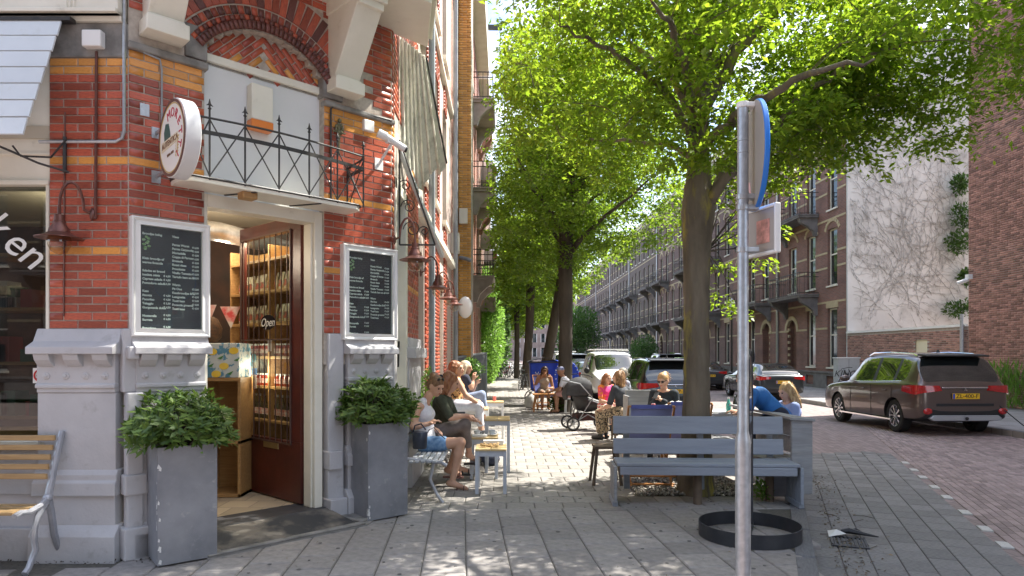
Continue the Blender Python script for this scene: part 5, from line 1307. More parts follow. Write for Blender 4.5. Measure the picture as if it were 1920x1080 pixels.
lantern('copper gooseneck lantern on the brick pier above the left wooden bench', None, RW @ T((lw.x+.0)*1.0, (RW.inverted() @ Vector((0,0,0))).y+0, 0) @ T(0,0,0) if False else FL @ T(-3.30,0,2.70) @ RZ(-48), .22)
lantern('copper gooseneck lantern beside the right menu case', None, FC @ T(2.50,-.02,2.80) @ RZ(48), .22)
for Y_, lab in ((9.25,'second'),(11.0,'third'),(12.3,'fourth')):
    lantern('copper gooseneck lantern, %s in the line along the street wall, counted from the menu case' % lab, None, FS @ T(Y_,-.02,2.72), .24)
fl = thing('flood_lamp', 'white oval flood lamp at the end of the line of copper lanterns', 'lamp', FS @ Vector((14.6,-.02,2.75)))
m_ = MB(FS); m_.tube([(14.6,0,2.75),(14.6,-.3,2.7)], .02, 6); m_.build('bracket', M_GALV, fl); MB(FS).ball((14.6,-.33,2.62), (.10,.16,.24), 12).build('lamp_shade', M_PLASTIC, fl, smooth=True)
# beer sign
bc = FC @ Vector((.20, -.545, 3.21)); SG = RW @ frame((0,0,0), -45); nrm = -math.pi
FSG = Matrix.Translation(bc) @ RZ(-45-math.degrees(YAW))       # local -y is the lit face, pointing left towards the viewer
bs_ = thing('beer_sign', 'round lightbox beer sign with brown rim and red lettering left of the balcony', 'sign', bc)
MB(FSG).lathe([(.285,-.055),(.292,-.05),(.292,.05),(.285,.055)], 40, 0, RX_(90)).build('sign_case', M_PANEL, bs_, smooth=True)
def disc(F, r, y, name, mat, par, r0=0, th=.003, n=40, zs=1):
    b = MB(F)
    if r0 == 0: b.prism([(r*math.cos(2*math.pi*k/n), r*math.sin(2*math.pi*k/n)*zs) for k in range(n)], y, y-th)
    else:
        P = [(rr*math.cos(2*math.pi*k/n), yy, rr*math.sin(2*math.pi*k/n)) for rr, yy in ((r0,y),(r0,y-th),(r,y-th),(r,y)) for k in range(n)]
        b.add(P, [(j*n+k, j*n+(k+1)%n, (j+1)*n+(k+1)%n, (j+1)*n+k) for j in range(3) for k in range(n)])
    return b.build(name, mat, par)
disc(FSG, .283, -.055, 'sign_face', pm('sign_cream', (.82,.79,.72), rough=.3), bs_)
disc(FSG, .284, -.056, 'sign_rim', pm('sign_brown', (.13,.06,.045), rough=.35), bs_, r0=.262, th=.006)
disc(FSG, .258, -.0585, 'gold_ring', pm('sign_gold', (.55,.38,.12), rough=.35), bs_, r0=.250, th=.002)
M_SRED = pm('lettering_red', (.50,.02,.05), rough=.4)
for i, ch in enumerate('MORETTI'):
    a = math.radians(108-26*i+0); r = .185
    text(ch, .098, FSG @ T(r*math.cos(a), -.060, r*math.sin(a)) @ Matrix.Rotation(-(a-math.pi/2), 4, 'Y') @ UPR, M_SRED, bs_, spacing=1)
MB(FSG).prism([(-.21,-.075),(.13,-.045),(.13,.02),(-.21,.0)], -.0585, -.061).build('banner', pm('sign_tan', (.70,.60,.42), rough=.4), bs_)
text('AUTENTICA', .062, FSG @ T(-.03,-.0625,-.026) @ RY_(-4) @ UPR, pm('sign_dkbrown', (.22,.11,.05), rough=.4), bs_)
text('BIRRA 1859', .028, FSG @ T(-.02,-.061,-.115) @ RY_(-4) @ UPR, pm('sign_dkbrown', (.2,.1,.05)), bs_)
gm = MB(FSG); gm.prism([(-.15,.0),(-.16,.07),(-.125,.13),(-.06,.12),(-.03,.05),(-.02,.005)], -.0583, -.0605); gm.build('emblem', pm('sign_green', (.03,.10,.08), rough=.4), bs_)
gw = MB(FSG)
for k in range(7):
    for s__ in (-1,1): gw.prism([(.11+.012*s__+.0*k,-.16+.022*k),(.11+.03*s__+.012*k/3,-.145+.022*k),(.112+.012*s__,-.135+.022*k)], -.0583, -.0605)
gw.build('wheat_ear', pm('sign_gold', (.55,.38,.12)), bs_)
k = MB(FC); k.box(.19,.21,-.30,0,3.02,3.045); k.box(.19,.21,-.30,0,3.37,3.395); k.box(.165,.235,-.012,.0,2.98,3.08); k.box(.165,.235,-.012,0,3.34,3.43); k.box(.18,.22,-.30,-.24,3.0,3.41)
k.build('bracket', M_GALV, bs_, bevel=.003)
lb2 = MB(FC).box(.08,.15,-.012,0,3.50,3.60).build('loose_bracket', M_GALV, None, bevel=.002); tag(lb2, 'small bare metal bracket plate on the brick left of the beer sign', 'bracket')
# security camera on the right pier
sc_ = FC @ Vector((2.33,-.05,3.66)); SCM = thing('security_camera', 'white bullet camera on the brick pier right of the balcony', 'camera', sc_)
m_ = MB(FC); m_.box(2.27,2.37,-.012,0,3.50,3.62); m_.tube([(2.32,-.01,3.56),(2.34,-.10,3.66),(2.36,-.17,3.74)], .014, 8); m_.build('mount', M_PLASTIC, SCM, smooth=True)
m_ = MB(FC); m_.tube([(2.22,-.14,3.83),(2.30,-.17,3.80)], .045, 12); m_.tube([(2.30,-.17,3.80),(2.48,-.24,3.70)], [.034,.036], 12); m_.box(2.30,2.35,-.2,-.15,3.74,3.80); m_.build('camera_body', M_PLASTIC, SCM, smooth=True)
m_ = MB(FC); m_.tube([(2.482,-.241,3.699),(2.50,-.248,3.69)], .030, 12); m_.build('lens', M_BLACK, SCM)
c2 = thing('security_camera', 'small grey camera high on the ochre brick pier', 'camera', (-.9,17.4,4.1))
m_ = MB(T(-1.0,17.45,4.02)); m_.tube([(-.15,0,.1),(.02,-.1,.05),(.15,-.12,0)], .05, 8); m_.build('camera_body', M_ZINC, c2, smooth=True)
MB().box(-1.17,-.95,17.40,17.52,5.0,5.4).build('alarm_box', M_CREAM, HB, bevel=.01)
# ---- awnings
M_AWN = pm('awning_slat', (.70,.74,.76), (.60,.64,.66), 1.6, rough=.45, dirt=((.5,.5,.46), 5, .6, .85))
AW = thing('awning', 'white slatted metal awning over the left shop window', 'awning', FL @ Vector((-4.2,-.1,3.5)))
nsl = 7
for i in range(nsl):
    f0, f1 = i/nsl, (i+1)/nsl; y0 = -.10-.42*f0; y1 = -.10-.42*(f1-.012); z0_ = 4.17-1.02*f0; z1_ = 4.17-1.02*(f1-.010)
    b_ = MB(FL); b_.add([(-6.4,y0-.012,z0_),(-3.475,y0-.012,z0_),(-3.475,y1,z1_+.006),(-6.4,y1,z1_+.006),(-6.4,y0,z0_-.008),(-3.475,y0,z0_-.008),(-3.475,y1+.012,z1_),(-6.4,y1+.012,z1_)], [(0,3,2,1),(4,5,6,7),(0,1,5,4),(1,2,6,5),(2,3,7,6),(3,0,4,7)])
    b_.build('slat', M_AWN, AW)
b_ = MB(FL); b_.box(-6.4,-3.40,-.12,-.05,4.17,4.20); b_.tube([(-3.5,-.03,3.02),(-3.5,-.03,3.3)], .014, 6)
P = [(-3.52-.30*math.cos(a)*1.0, -.1, 3.18-.12*math.sin(a)) for a in [k*math.pi/10 for k in range(0,9)]]
b_.tube([(-3.46,-.04,3.02),(-3.62,-.15,3.06),(-3.80,-.25,3.14),(-3.95,-.3,3.20)], .009, 6); b_.tube([(-3.48,-.04,3.28),(-3.56,-.10,3.12),(-3.72,-.2,3.10),(-3.76,-.23,3.17)], .008, 6)
b_.build('bracket', M_IRON, AW)
# street awning: steep ribbed panel with torn lower edge, rail and scroll bracket
M_AWN2 = pm('old_awning_sheet', (.80,.78,.68), (.70,.68,.58), 3, rough=.55, dirt=((.38,.37,.30), 7, .5, .75))
A0 = WP(738,60,7.25); A1 = WP(798,108,7.9); A2 = WP(836,306,8.8); A3 = WP(786,352,8.6); A4 = WP(733,232,7.25)
AS = thing('awning', 'steep ribbed off-white awning with torn lower edge on the street side', 'awning', A0)
nr = 9
for i in range(nr):
    u0, u1 = i/nr, (i+1)/nr-.012
    tear = [0,-.04,.03,.06,-.02,.05,.0,-.03,.04][i]
    def pt(u, v): return (A0.lerp(A1, u)).lerp(A4.lerp(A3,u*1.6) if u < .62 else A3.lerp(A2,(u-.62)/.38), v)
    p = [pt(u0,0), pt(u1,0), pt(u1,1+tear*.8), pt(u0,1+tear)]
    n_ = (p[1]-p[0]).cross(p[3]-p[0]).normalized()*.006; rb = n_*2.2
    m_ = MB(); m_.add([*p]+[q-n_ for q in p], [(0,1,2,3),(4,7,6,5),(0,4,5,1),(1,5,6,2),(2,6,7,3),(3,7,4,0)]); m_.bar(p[0]+rb, p[3]+rb, .022, .022); m_.bar(p[0]-rb*1.4, p[3]-rb*1.4, .022, .022); m_.build('slat', M_AWN2, AS)
R0_, R1_ = WP(733,238,7.2), WP(829,480,9.3)
m_ = MB(); m_.bar(R0_, R1_, .05, .06); m_.build('front_rail', M_AWN, AS, bevel=.006)
m_ = MB(); m_.bar(A1+Vector((.01,0,0)), A2+Vector((.01,0,0)), .02, .025); m_.build('edge_rail', M_IRON, AS)
sb_ = MB(FS)
def fs(px, py, Y): q = FS.inverted() @ WP(px, py, Y); return (q.x, -.03, q.z)
B0 = (7.35,-.03,3.95); B1 = (7.35,-.03,2.80); B2 = (9.0,-.03,2.80); B3=(7.35,-.38,2.80)
sb_.tube([B0,B1], .010, 6); sb_.tube([B1,(7.35,-.42,2.80)], .010, 6); sb_.tube([B0,(7.35,-.42,2.80)], .010, 6)
for cz, cy, r_ in ((3.45,-.09,.07),(3.22,-.13,.085),(2.97,-.17,.10),(2.95,-.30,.06)):
    P = [(7.35, cy+r_*(1-k/26)*math.cos(k*.42), cz+r_*(1-k/26)*math.sin(k*.42)) for k in range(24)]; sb_.tube(P, .006, 5)
sb_.build('scroll_bracket', M_IRON, AS)
# ================================================================ ramp and mat at the door
rp = MB(FC); 
rp.slab([(.30,-.02),(.42,-.50),(1.86,-.50),(2.0,-.40),(1.95,-.02)], -.01, .012)
rpo = rp.build('ramp', pm('worn_concrete', (.30,.29,.27), (.20,.195,.185), 4, rough=.85, bump=.4, bsc=40))
tag(rpo, 'low worn concrete ramp with rubber mat in front of the cafe door', 'ramp')
mm = MB(FC); mm.add([(.55,-.03,.118),(1.72,-.03,.118),(1.80,-.40,.03),(.50,-.42,.03),(.55,-.03,.10),(1.72,-.03,.10),(1.80,-.40,.012),(.50,-.42,.012)], [(0,3,2,1),(0,1,5,4),(1,2,6,5),(2,3,7,6),(3,0,4,7)])
mm.build('rubber_mat', pm('rubber_mat', (.045,.047,.05), (.20,.18,.15), 3, rough=.8, bump=.3, pos=(.45,.62)), rpo, bevel=.004)
mm = MB(FC); mm.slab([(.30,-.05),(.42,-.50),(.55,-.44),(.52,-.05)], .012, .04); mm.slab([(1.78,-.05),(1.84,-.42),(2.0,-.38),(1.95,-.05)], .012, .04); mm.slab([(.42,-.505),(.45,-.44),(1.84,-.42),(1.86,-.49)], .012, .035)
mm.build('ramp_edge', M_STONE, rpo, bevel=.01)
# ================================================================ bench at the far left
M_SLAT = pm('varnished_slat', (.42,.28,.13), (.32,.20,.085), 4, rough=.35, stretch=(1,12,12), bump=.1)
M_CAST = pm('silver_cast_iron', (.42,.43,.46), (.34,.35,.38), 9, rough=.4, metal=.4, bump=.1)
BN = thing('slatted_bench', 'wooden slatted bench with silver cast-iron end at the left edge', 'bench', FL @ Vector((-4.2,-.3,0)))
X0, X1 = -5.2, -3.50
for i, (d, z) in enumerate(((.10,.955),(.125,.885),(.15,.815),(.17,.745),(.19,.675))):
    MB(FL).box(X0, X1-.02, -d-.02, -d, z-.021, z+.021).build('slat', M_SLAT, BN, bevel=.005)
for i in range(5):
    MB(FL).box(X0, X1-.02, -.26-.062*i-.045, -.26-.062*i, .452+.004*abs(i-2), .474+.004*abs(i-2)).build('slat', M_SLAT, BN, bevel=.005)
def iron_end(F, x, par, mat=None):
    m_ = MB(F); 
    def prof(P, w0, t0=.05): # flat bar bent in the y-z plane
        for a, b in zip(P, P[1:]): m_.bar((x,a[0],a[1]),(x,b[0],b[1]), t0, w0, up=(1,0,0))
    P = [(-.06,1.0),(-.085,.93),(-.115,.84),(-.145,.75),(-.17,.66),(-.20,.58),(-.215,.50)]
    m_.tube([(x,a,b) for a,b in P], [.022,.024,.024,.024,.024,.026,.03], 8)
    m_.tube([(x,-.215,.52),(x,-.30,.475),(x,-.42,.455),(x,-.50,.47),(x,-.56,.455)], [.026,.022,.020,.020,.022], 8)
    m_.tube([(x,-.215,.50),(x,-.18,.38),(x,-.15,.22),(x,-.10,.10),(x,-.05,.02)], [.028,.026,.025,.024,.02], 8)
    m_.tube([(x,-.24,.49),(x,-.33,.40),(x,-.37,.28),(x,-.35,.16),(x,-.42,.05),(x,-.46,.02)], [.026,.022,.022,.022,.022,.024], 8)
    m_.ball((x,-.225,.515), .034, 10)
    return m_.build('bench_end', mat or M_CAST, par, smooth=True)
iron_end(FL, X1, BN); iron_end(FL, X0+.05, BN)
# ================================================================ bench along the street wall where people sit
def wall_bench(label, s0, s1):
    t = thing('slatted_bench', label, 'bench', FS @ Vector(((s0+s1)/2,-.3,0)), 0, 'grey slatted benches along the street wall')
    for i in range(6): MB(FS).box(s0,s1,-.16-.062*i-.045,-.16-.062*i,.435,.458).build('slat', M_GRWOOD, t, bevel=.004)
    for i in range(3): MB(FS).box(s0,s1,-.085,-.065,.60+.1*i,.66+.1*i).build('slat', M_GRWOOD, t, bevel=.004)
    for x in (s0+.06, s1-.06):
        m_ = MB(FS); m_.tube([(x,-.06,.86),(x,-.10,.48),(x,-.50,.43),(x,-.56,.40)], .020, 8); m_.tube([(x,-.14,.44),(x,-.08,.2),(x,-.06,0)], .018, 8); m_.tube([(x,-.42,.43),(x,-.38,.25),(x,-.46,.08),(x,-.52,.0)], .018, 8)
        m_.build('bench_end', M_CAST, t, smooth=True)
    return t
M_GRWOOD = pm('grey_painted_slat', (.40,.42,.45), (.33,.35,.38), 5, rough=.5, bump=.1, stretch=(1,8,8))
wall_bench('grey slatted bench against the wall under the woman in denim shorts', 7.15, 8.95)
wall_bench('grey slatted bench further along the wall under the woman in leopard top', 9.6, 11.9)
# ================================================================ the blue-grey slatted benches round the tree
M_BB = pm('blue_grey_painted_plank', (.31,.345,.40), (.26,.29,.34), 3.5, rough=.5, bump=.25, bsc=30, stretch=(.6,6,6), dirt=((.33,.37,.42), 9, .62, .8))
M_BBW = pm('worn_grey_plank', (.34,.35,.36), (.26,.265,.27), 4, rough=.7, bump=.3, stretch=(.6,6,6), dirt=((.42,.40,.36), 5, .55, .8))
def plank_bench(label, a, b, up=1, mat=None, ends=True):
    """a, b: the two front feet; the seat looks towards the right-hand side of a->b"""
    mat = mat or M_BB; a = Vector(a); b = Vector(b); d = (b-a); L_ = d.length; t = thing('plank_bench', label, 'bench', a, math.atan2(d.y, d.x), 'painted plank benches round the big tree')
    J = Matrix.Identity(4); M_ = J
    def P(x0,x1,y0,y1,z0,z1,n='plank',m=None,tilt=0,r=.008): 
        o = MB(); A = T(0,y0,z0) @ RX_(tilt); o.box(x0,x1,0,y1-y0,0,z1-z0,0,A); return o.build(n, m or mat, t, world=False, bevel=r)
    for i in range(3): P(.0,L_,-.02+.135*i,.105+.135*i,.425,.462,'seat_plank')
    P(.03,L_-.03,-.02,.02,.335,.423,'apron')
    P(-.0,L_-.03,.40,.435,.72,.915,'back_plank',tilt=-6); P(-.0,L_-.03,.385,.42,.50,.67,'back_plank',tilt=-6)
    for x in (.12, L_/2, L_-.18): P(x,x+.07,.44,.48,.10,.88,'back_post',tilt=-6)
    if ends:
        for x in (-.035, L_):
            for k in range(3): P(x,x+.035,-.02+.14*k,.115+.14*k,.04,.424,'end_board',M_BBW if x < 0 else mat)
            P(x-.01,x+.045,.0,.42,.0,.06,'foot',mat)
    return t
pb = plank_bench('long blue-grey plank bench in front of the big tree, facing the camera', GP(1157,950), GP(1500,954))
r0 = WP(1507,0,7.45); r1 = WP(1496,0,9.3)
plank_bench('blue-grey plank bench seen end-on at the kerb, right of the big tree', (2.75,9.4,0), (2.72,7.55,0)) if False else None
def side_bench():
    o = WP(1483, 700, 7.35); t = thing('plank_bench', 'grey plank bench seen end-on at the kerb right of the tree, under the blond child', 'bench', (o.x, o.y, 0), math.radians(4), 'painted plank benches round the big tree')
    def P(x0,x1,y0,y1,z0,z1,n,m=M_BBW,A=None): return MB().box(x0,x1,y0,y1,z0,z1,0,A).build(n, m, t, world=False, bevel=.008)
    for z in (.48,.67): 
        MB().add([(.13,0,z),(.17,0,z),(.17,1.9,z),(.13,1.9,z),(.18,0,z+.17),(.22,0,z+.17),(.22,1.9,z+.17),(.18,1.9,z+.17)], [(0,3,2,1),(4,5,6,7),(0,1,5,4),(1,2,6,5),(2,3,7,6),(3,0,4,7)]).build('back_plank', M_BBW, t, world=False, bevel=.006)
    P(.0,.24,-.02,.02,.06,.90,'end_board'); P(-.3,.12,-.02,.02,.04,.42,'end_board', M_BB)
    MB().add([(-.03,-.05,.88),(.25,-.05,.86),(.25,1.92,.86),(.10,1.92,.88),(-.03,-.05,.91),(.26,-.05,.89),(.26,1.92,.89),(.10,1.92,.91)], [(0,3,2,1),(4,5,6,7),(0,1,5,4),(1,2,6,5),(2,3,7,6),(3,0,4,7)]).build('top_board', M_BBW, t, world=False, bevel=.006)
    for k in range(3): P(-.32+.145*k,-.185+.145*k,0,1.9,.425,.46,'seat_plank')
    P(-.3,.2,1.86,1.9,.0,.42,'end_board')
    return t
side_bench()
# bench whose pale back stands behind the table
t = thing('plank_bench', 'pale grey bench back behind the long table, left of the woman with the phone', 'bench', (*WP(1210,700,11.0)[:2], 0), 0, 'painted plank benches round the big tree')
x0 = WP(1172,0,11.2).x; x1 = WP(1242,0,11.2).x
MB().box(x0,x1,11.15,11.19,.52,1.0).build('back_plank', M_BBW, t, bevel=.006); MB().box(x0-.03,x0,10.75,11.2,0,.92).build('end_board', M_BBW, t, bevel=.006); MB().box(x0,x1+.6,10.7,11.14,.42,.46).build('seat_plank', M_BBW, t, bevel=.006)
# long table behind the bench
def slat_table(label, x0, x1, y0, y1, z, mat, cat='table', legs=True, grp=None, n=4):
    t = thing('plank_table', label, cat, ((x0+x1)/2,(y0+y1)/2,0), 0, grp)
    for k in range(n): MB().box(x0,x1,y0+(y1-y0)*k/n+.004,y0+(y1-y0)*(k+1)/n-.004,z-.035,z).build('top_plank', mat, t, bevel=.005)
    if legs:
        for x in (x0+.12, x1-.16):
            for y in (y0+.05, y1-.09): MB().box(x,x+.05,y,y+.05,0,z-.036).build('leg', mat, t, bevel=.004)
        MB().box(x0+.1,x1-.1,y0+.06,y1-.06,z-.10,z-.037).build('apron', mat, t)
    return t
tx0 = WP(1205,0,9.6).x; tx1 = WP(1362,0,9.6).x
slat_table('long grey wooden table behind the front bench with drinks on it', tx0, tx1+.75, 9.35, 10.15, .765, M_BBW)
slat_table('small grey table with white tray right of the trunk', WP(1325,0,8.6).x, WP(1420,0,8.6).x, 8.35, 8.95, .80, M_BBW) if False else None
def small(name, label, cat, parts):
    t = thing(name, label, cat, parts[0][0]); 
    for loc, nm, prof, m, n in parts: MB(T(*loc)).lathe(prof, n).build(nm, m, t, smooth=True)
    return t
cp_ = WP(1225,764,9.7); cp_.z = .765
small('drink_can', 'red drink can on the long table in front of the woman with the phone', 'can', [(cp_,'can_body',[(.026,0),(.033,.01),(.033,.105),(.027,.118),(.026,.12)],pm('can_red', (.6,.02,.02), (.7,.3,.3), 30, rough=.3, metal=.3),14),(cp_,'can_lid',[(.026,.1205),(.001,.119)],M_GALV,14)])
bp_ = WP(1366,770,9.45); bp_.z = .765
small('green_bottle', 'turquoise plastic bottle standing on the table beside the sign pole', 'bottle', [(bp_,'bottle_body',[(.03,0),(.034,.01),(.034,.13),(.018,.17),(.014,.2)],pm('teal_bottle', (.10,.5,.38), rough=.15, coat=.4),14),(bp_,'cap',[(.016,.2),(.016,.225),(.001,.226)],M_WHITE,12)])
bp2 = WP(1378,765,9.9); bp2.z = .765
small('brown_bottle', 'dark brown bottle behind the turquoise bottle on the table', 'bottle', [(bp2,'bottle_body',[(.03,0),(.032,.01),(.032,.12),(.013,.17),(.012,.21)],M_BOT,12),(bp2,'cap',[(.014,.21),(.014,.225),(.001,.226)],M_GALV,10)])
ty = MB().box(WP(1335,0,9.5).x, WP(1400,0,9.5).x, 9.38, 9.68, .766, .785).build('serving_tray', M_PANEL, bevel=.004); tag(ty, 'white tray lying on the table right of the trunk', 'tray')
bgp = WP(1262,755,9.8); rr_ = random.Random(2); bq = MB(T(bgp.x,bgp.y,.766))
for k in range(16): bq.ball((rr_.uniform(-.11,.11), rr_.uniform(-.05,.05), rr_.uniform(.02,.13)), rr_.uniform(.03,.05), 7, k % 3)
tag(bq.build('crumpled_napkins', [M_WHITE, M_BLACK, M_PANEL], smooth=True), 'heap of white and black crumpled paper bags on the long table', 'paper')
# log rail round the tree pit
M_LOG = pm('weathered_log', (.17,.125,.085), (.10,.075,.055), 6, rough=.9, bump=.5)
t = thing('log_rail', 'low rail of weathered round logs round the foot of the big tree', 'tree guard', GP(1310,940))
q = [GP(1308,945), GP(1443,940), GP(1275,905), GP(1395,900)]
for p in q: MB().tube([p, p+Vector((0,0,.40))], .045, 10).build('post', M_LOG, t, smooth=True)
for a, b_, z in ((0,1,.42),(2,0,.40),(2,3,.43),(3,1,.40)): MB().tube([q[a]+Vector((0,0,z)), q[b_]+Vector((0,0,z-.01))], .042, 10).build('rail', M_LOG, t, smooth=True)
blob('small_plant', 'small green plant growing beside the tree pit under the bench', 'plant', tuple(GP(1430,938)+Vector((0,0,.08))), (.10,.10,.13), 300, .05, M_BRIGHT, 61, stems=0)
blob('small_plant', 'little dark green plant in a pot beside the wooden table on the sunny pavement', 'plant', tuple(GP(1046,772)+Vector((0,0,.2))), (.25,.2,.22), 500, .10, M_IVY, 62, stems=0)
blob('wall_creeper', 'yellow-green creeper growing at the plinth between the wall benches', 'plant', tuple(FS @ Vector((9.5,-.10,.75))), (.12,.45,.65), 1100, .06, M_BRIGHT, 63, stems=2)
blob('potted_bush', 'dark green bush at the top of the dark windscreen', 'plant', tuple(WP(884,692,13.5)), (.22,.25,.20), 600, .08, M_IVY, 64, stems=2)
# ================================================================ small tables along the wall
M_TTOP = pm('pale_wood_top', (.62,.47,.24), (.52,.38,.18), 6, rough=.45, stretch=(1,9,9))
M_TLEG = pm('grey_white_leg', (.50,.54,.60), (.44,.48,.54), 5, rough=.45)
def side_table(label, c, w_, d_, h, top, leg, rz=0):
    t = thing('side_table', label, 'table', (c[0],c[1],0), math.radians(rz), 'small square tables along the wall')
    for k in range(2): MB().box(-w_/2+w_*k/2+.002,-w_/2+w_*(k+1)/2-.002,-d_/2,d_/2,h-.022,h).build('top_plank', top, t, world=False, bevel=.003)
    for x in (-1,1):
        for y in (-1,1): MB().box(x*(w_/2-.02)-.02,x*(w_/2-.02)+.02,y*(d_/2-.03)-.02,y*(d_/2-.03)+.02,0,h-.023).build('leg', leg, t, world=False, bevel=.003)
    m_ = MB(); m_.box(-w_/2+.04,w_/2-.04,-d_/2+.02,-d_/2+.04,h-.085,h-.023); m_.box(-w_/2+.04,w_/2-.04,d_/2-.04,d_/2-.02,h-.085,h-.023); m_.box(-w_/2+.01,-w_/2+.03,-d_/2+.04,d_/2-.04,h-.085,h-.023); m_.box(w_/2-.03,w_/2-.01,-d_/2+.04,d_/2-.04,h-.085,h-.023); m_.build('apron', leg, t, world=False)
    return t
pt1 = WP(921,0,7.85); side_table('low grey-legged table with snacks, nearest to the camera', pt1, .36, .46, .515, M_TTOP, M_TLEG)
pt2 = WP(908,0,8.75); side_table('low grey table with cups and saucers just behind the snack table', pt2, .36, .42, .53, M_TTOP, M_TLEG)
pt3 = WP(933,0,9.25); side_table('tall white table with pale wooden top right behind the cups', pt3, .34, .5, .72, M_TTOP, M_TLEG)
pt4 = WP(895,0,10.7); side_table('tall white table with wooden top beside the leopard top woman', pt4, .36, .5, .74, M_TTOP, M_WHITE)
pt5 = WP(927,0,12.2); side_table('farthest of the white tables on the sunny pavement', pt5, .34, .4, .74, M_TTOP, M_WHITE)
sn = MB(T(pt1.x,pt1.y,.517)); rr_ = random.Random(9)
for k in range(46): sn.ball((rr_.uniform(-.12,.10), rr_.uniform(-.1,.08), rr_.uniform(.008,.03)), (rr_.uniform(.012,.022),rr_.uniform(.012,.02),rr_.uniform(.006,.012)), 6)
tag(sn.build('snacks', pm('snack_brown', (.45,.27,.10), (.65,.45,.2), 30, rough=.6), smooth=True), 'heap of brown snacks on the nearest low table', 'food')
bxo = MB(T(pt1.x+.02,pt1.y+.15,.517)).box(-.12,.12,-.05,.05,0,.055).build('paper_box', M_PANEL, bevel=.004); tag(bxo, 'pale folded paper box behind the heap of snacks', 'box')
def cup(label, p, col):
    t = thing('cup', label, 'cup', p); MB(T(*p)).lathe([(.001,.004),(.03,.004),(.06,.010),(.07,.02),(.068,.022),(.03,.01)], 18).build('saucer', M_WHITE, t, smooth=True)
    MB(T(*p)).lathe([(.022,.012),(.036,.03),(.043,.075),(.040,.075),(.030,.03),(.001,.022)], 16).build('cup_body', col, t, smooth=True)
    MB(T(*p)).tube([(.04,0,.06),(.062,0,.055),(.06,0,.035),(.036,0,.03)], .005, 6).build('handle', col, t, smooth=True)
cup('white cup and saucer on the left half of the cup table', (pt2.x-.09,pt2.y-.05,.532), M_PANEL); cup('grey-blue cup with saucer on the right half of the cup table', (pt2.x+.10,pt2.y+.0,.532), pm('cup_blue', (.45,.52,.6), rough=.3))
ns_ = MB(T(pt2.x-.04,pt2.y-.12,.532)).box(-.11,.08,-.05,.05,0,.03).build('napkin_stack', M_WHITE, bevel=.006); tag(ns_, 'stack of white napkins at the front of the cup table', 'napkins')
gs = MB(T(pt5.x,pt5.y,.742)).lathe([(.03,0),(.034,.09),(.001,.09)], 12).build('pink_glass', pm('pink_drink', (.7,.2,.2), rough=.2)); tag(gs, 'glass of pink drink on the farthest white table', 'glass')
# dark corrugated windscreen
wa = Vector((-1.12,16.2,0)); wb = Vector((-.60,21.6,0)); dv = (wb-wa); nl = 44; t = thing('windscreen', 'dark grey corrugated screen standing on the pavement beyond the seated women', 'screen', wa)
P0 = []; P1_ = []; nn = Vector((dv.y,-dv.x,0)).normalized()
for k in range(nl+1):
    p = wa+dv*k/nl+nn*(.035 if k % 2 else -.035); P0.append(p); P1_.append(p+Vector((0,0,1.50+.12*k/nl)))
m_ = MB(); m_.grid([P0,P1_]); m_.grid([[p-nn*.01 for p in P1_],[p-nn*.01 for p in P0]]); m_.build('corrugated_sheet', pm('dark_sheet', (.11,.115,.12), (.085,.09,.095), 4, rough=.5), t)
MB().bar(P1_[0]+Vector((0,0,.02)), P1_[-1]+Vector((0,0,.02)), .10, .04).build('top_rail', M_ZINC, t, bevel=.005); MB().tube([wb+Vector((.02,0,0)), wb+Vector((.02,0,1.66))], .035, 8).build('post', M_ZINC, t)
# ================================================================ signpost
SP = WP(1393, 700, 3.4); SP.z = 0
M_DISCB = pm('sign_back', (.42,.38,.35), (.36,.33,.30), 2, rough=.45, metal=.2)
M_SBLUE = pm('sign_blue', (.02,.18,.62), rough=.3)
t = thing('sign_post', 'galvanised steel pole with round blue-rimmed sign seen from behind', 'signpost', SP)
MB(T(SP.x,SP.y,0)).lathe([(.038,-.1),(.038,1.14),(.036,1.17),(.0275,1.21),(.0275,2.86),(.026,2.87),(.001,2.872)], 24).build('pole', M_GALV, t, smooth=True)
Fn = Matrix.Translation((SP.x+.075,SP.y+.03,2.615)) @ RZ(-8.7-math.degrees(YAW)+90)     # local -y = sign normal (+X)
r_ = .275
MB(Fn).lathe([(r_,-.012),(r_+.004,-.008),(r_+.004,.008),(r_,.012)], 48, 0, RX_(90)).build('sign_rim', M_SBLUE, t, smooth=True)
disc(Fn, r_-.001, .0125, 'sign_back', M_DISCB, t, th=-.001); 
disc(Fn, r_, -.012, 'sign_face', M_SBLUE, t, th=.001)
sg = MB(Fn); sg.prism([(.03,-.2),(.09,-.16),(.12,-.1),(.06,-.12)], .0137, .0145); sg.build('sticker', pm('pink_sticker', (.75,.45,.45), rough=.5), t)
for z in (2.865, 2.40, 2.345, 2.13):
    c_ = MB(T(SP.x,SP.y,z)); c_.lathe([(.032,-.014),(.032,.014)], 16); c_.box(.0,.075,-.025,.035,-.012,.012); c_.build('clamp', M_PLASTIC if z > 2.8 else M_GALV, t, bevel=.003)
for z in (2.62,2.68): MB(T(SP.x,SP.y,z)).lathe([(.029,0),(.029,.003)], 16).build('seam', M_ZINC, t)
Fp = Matrix.Translation((SP.x+.105,SP.y+.03,2.235)) @ RZ(17+90)
pl = MB(Fp); pl.box(-.11,.11,-.012,.004,-.115,.105); plo = pl.build('lower_plate', M_DISCB, t, bevel=.02)
rm_ = MB(Fp)
for a,b_,c_,d_ in ((-.125,-.108,-.13,.12),(.108,.125,-.13,.12),(-.108,.108,-.13,-.113),(-.108,.108,.103,.12)): rm_.box(a,b_,-.02,.012,c_,d_)
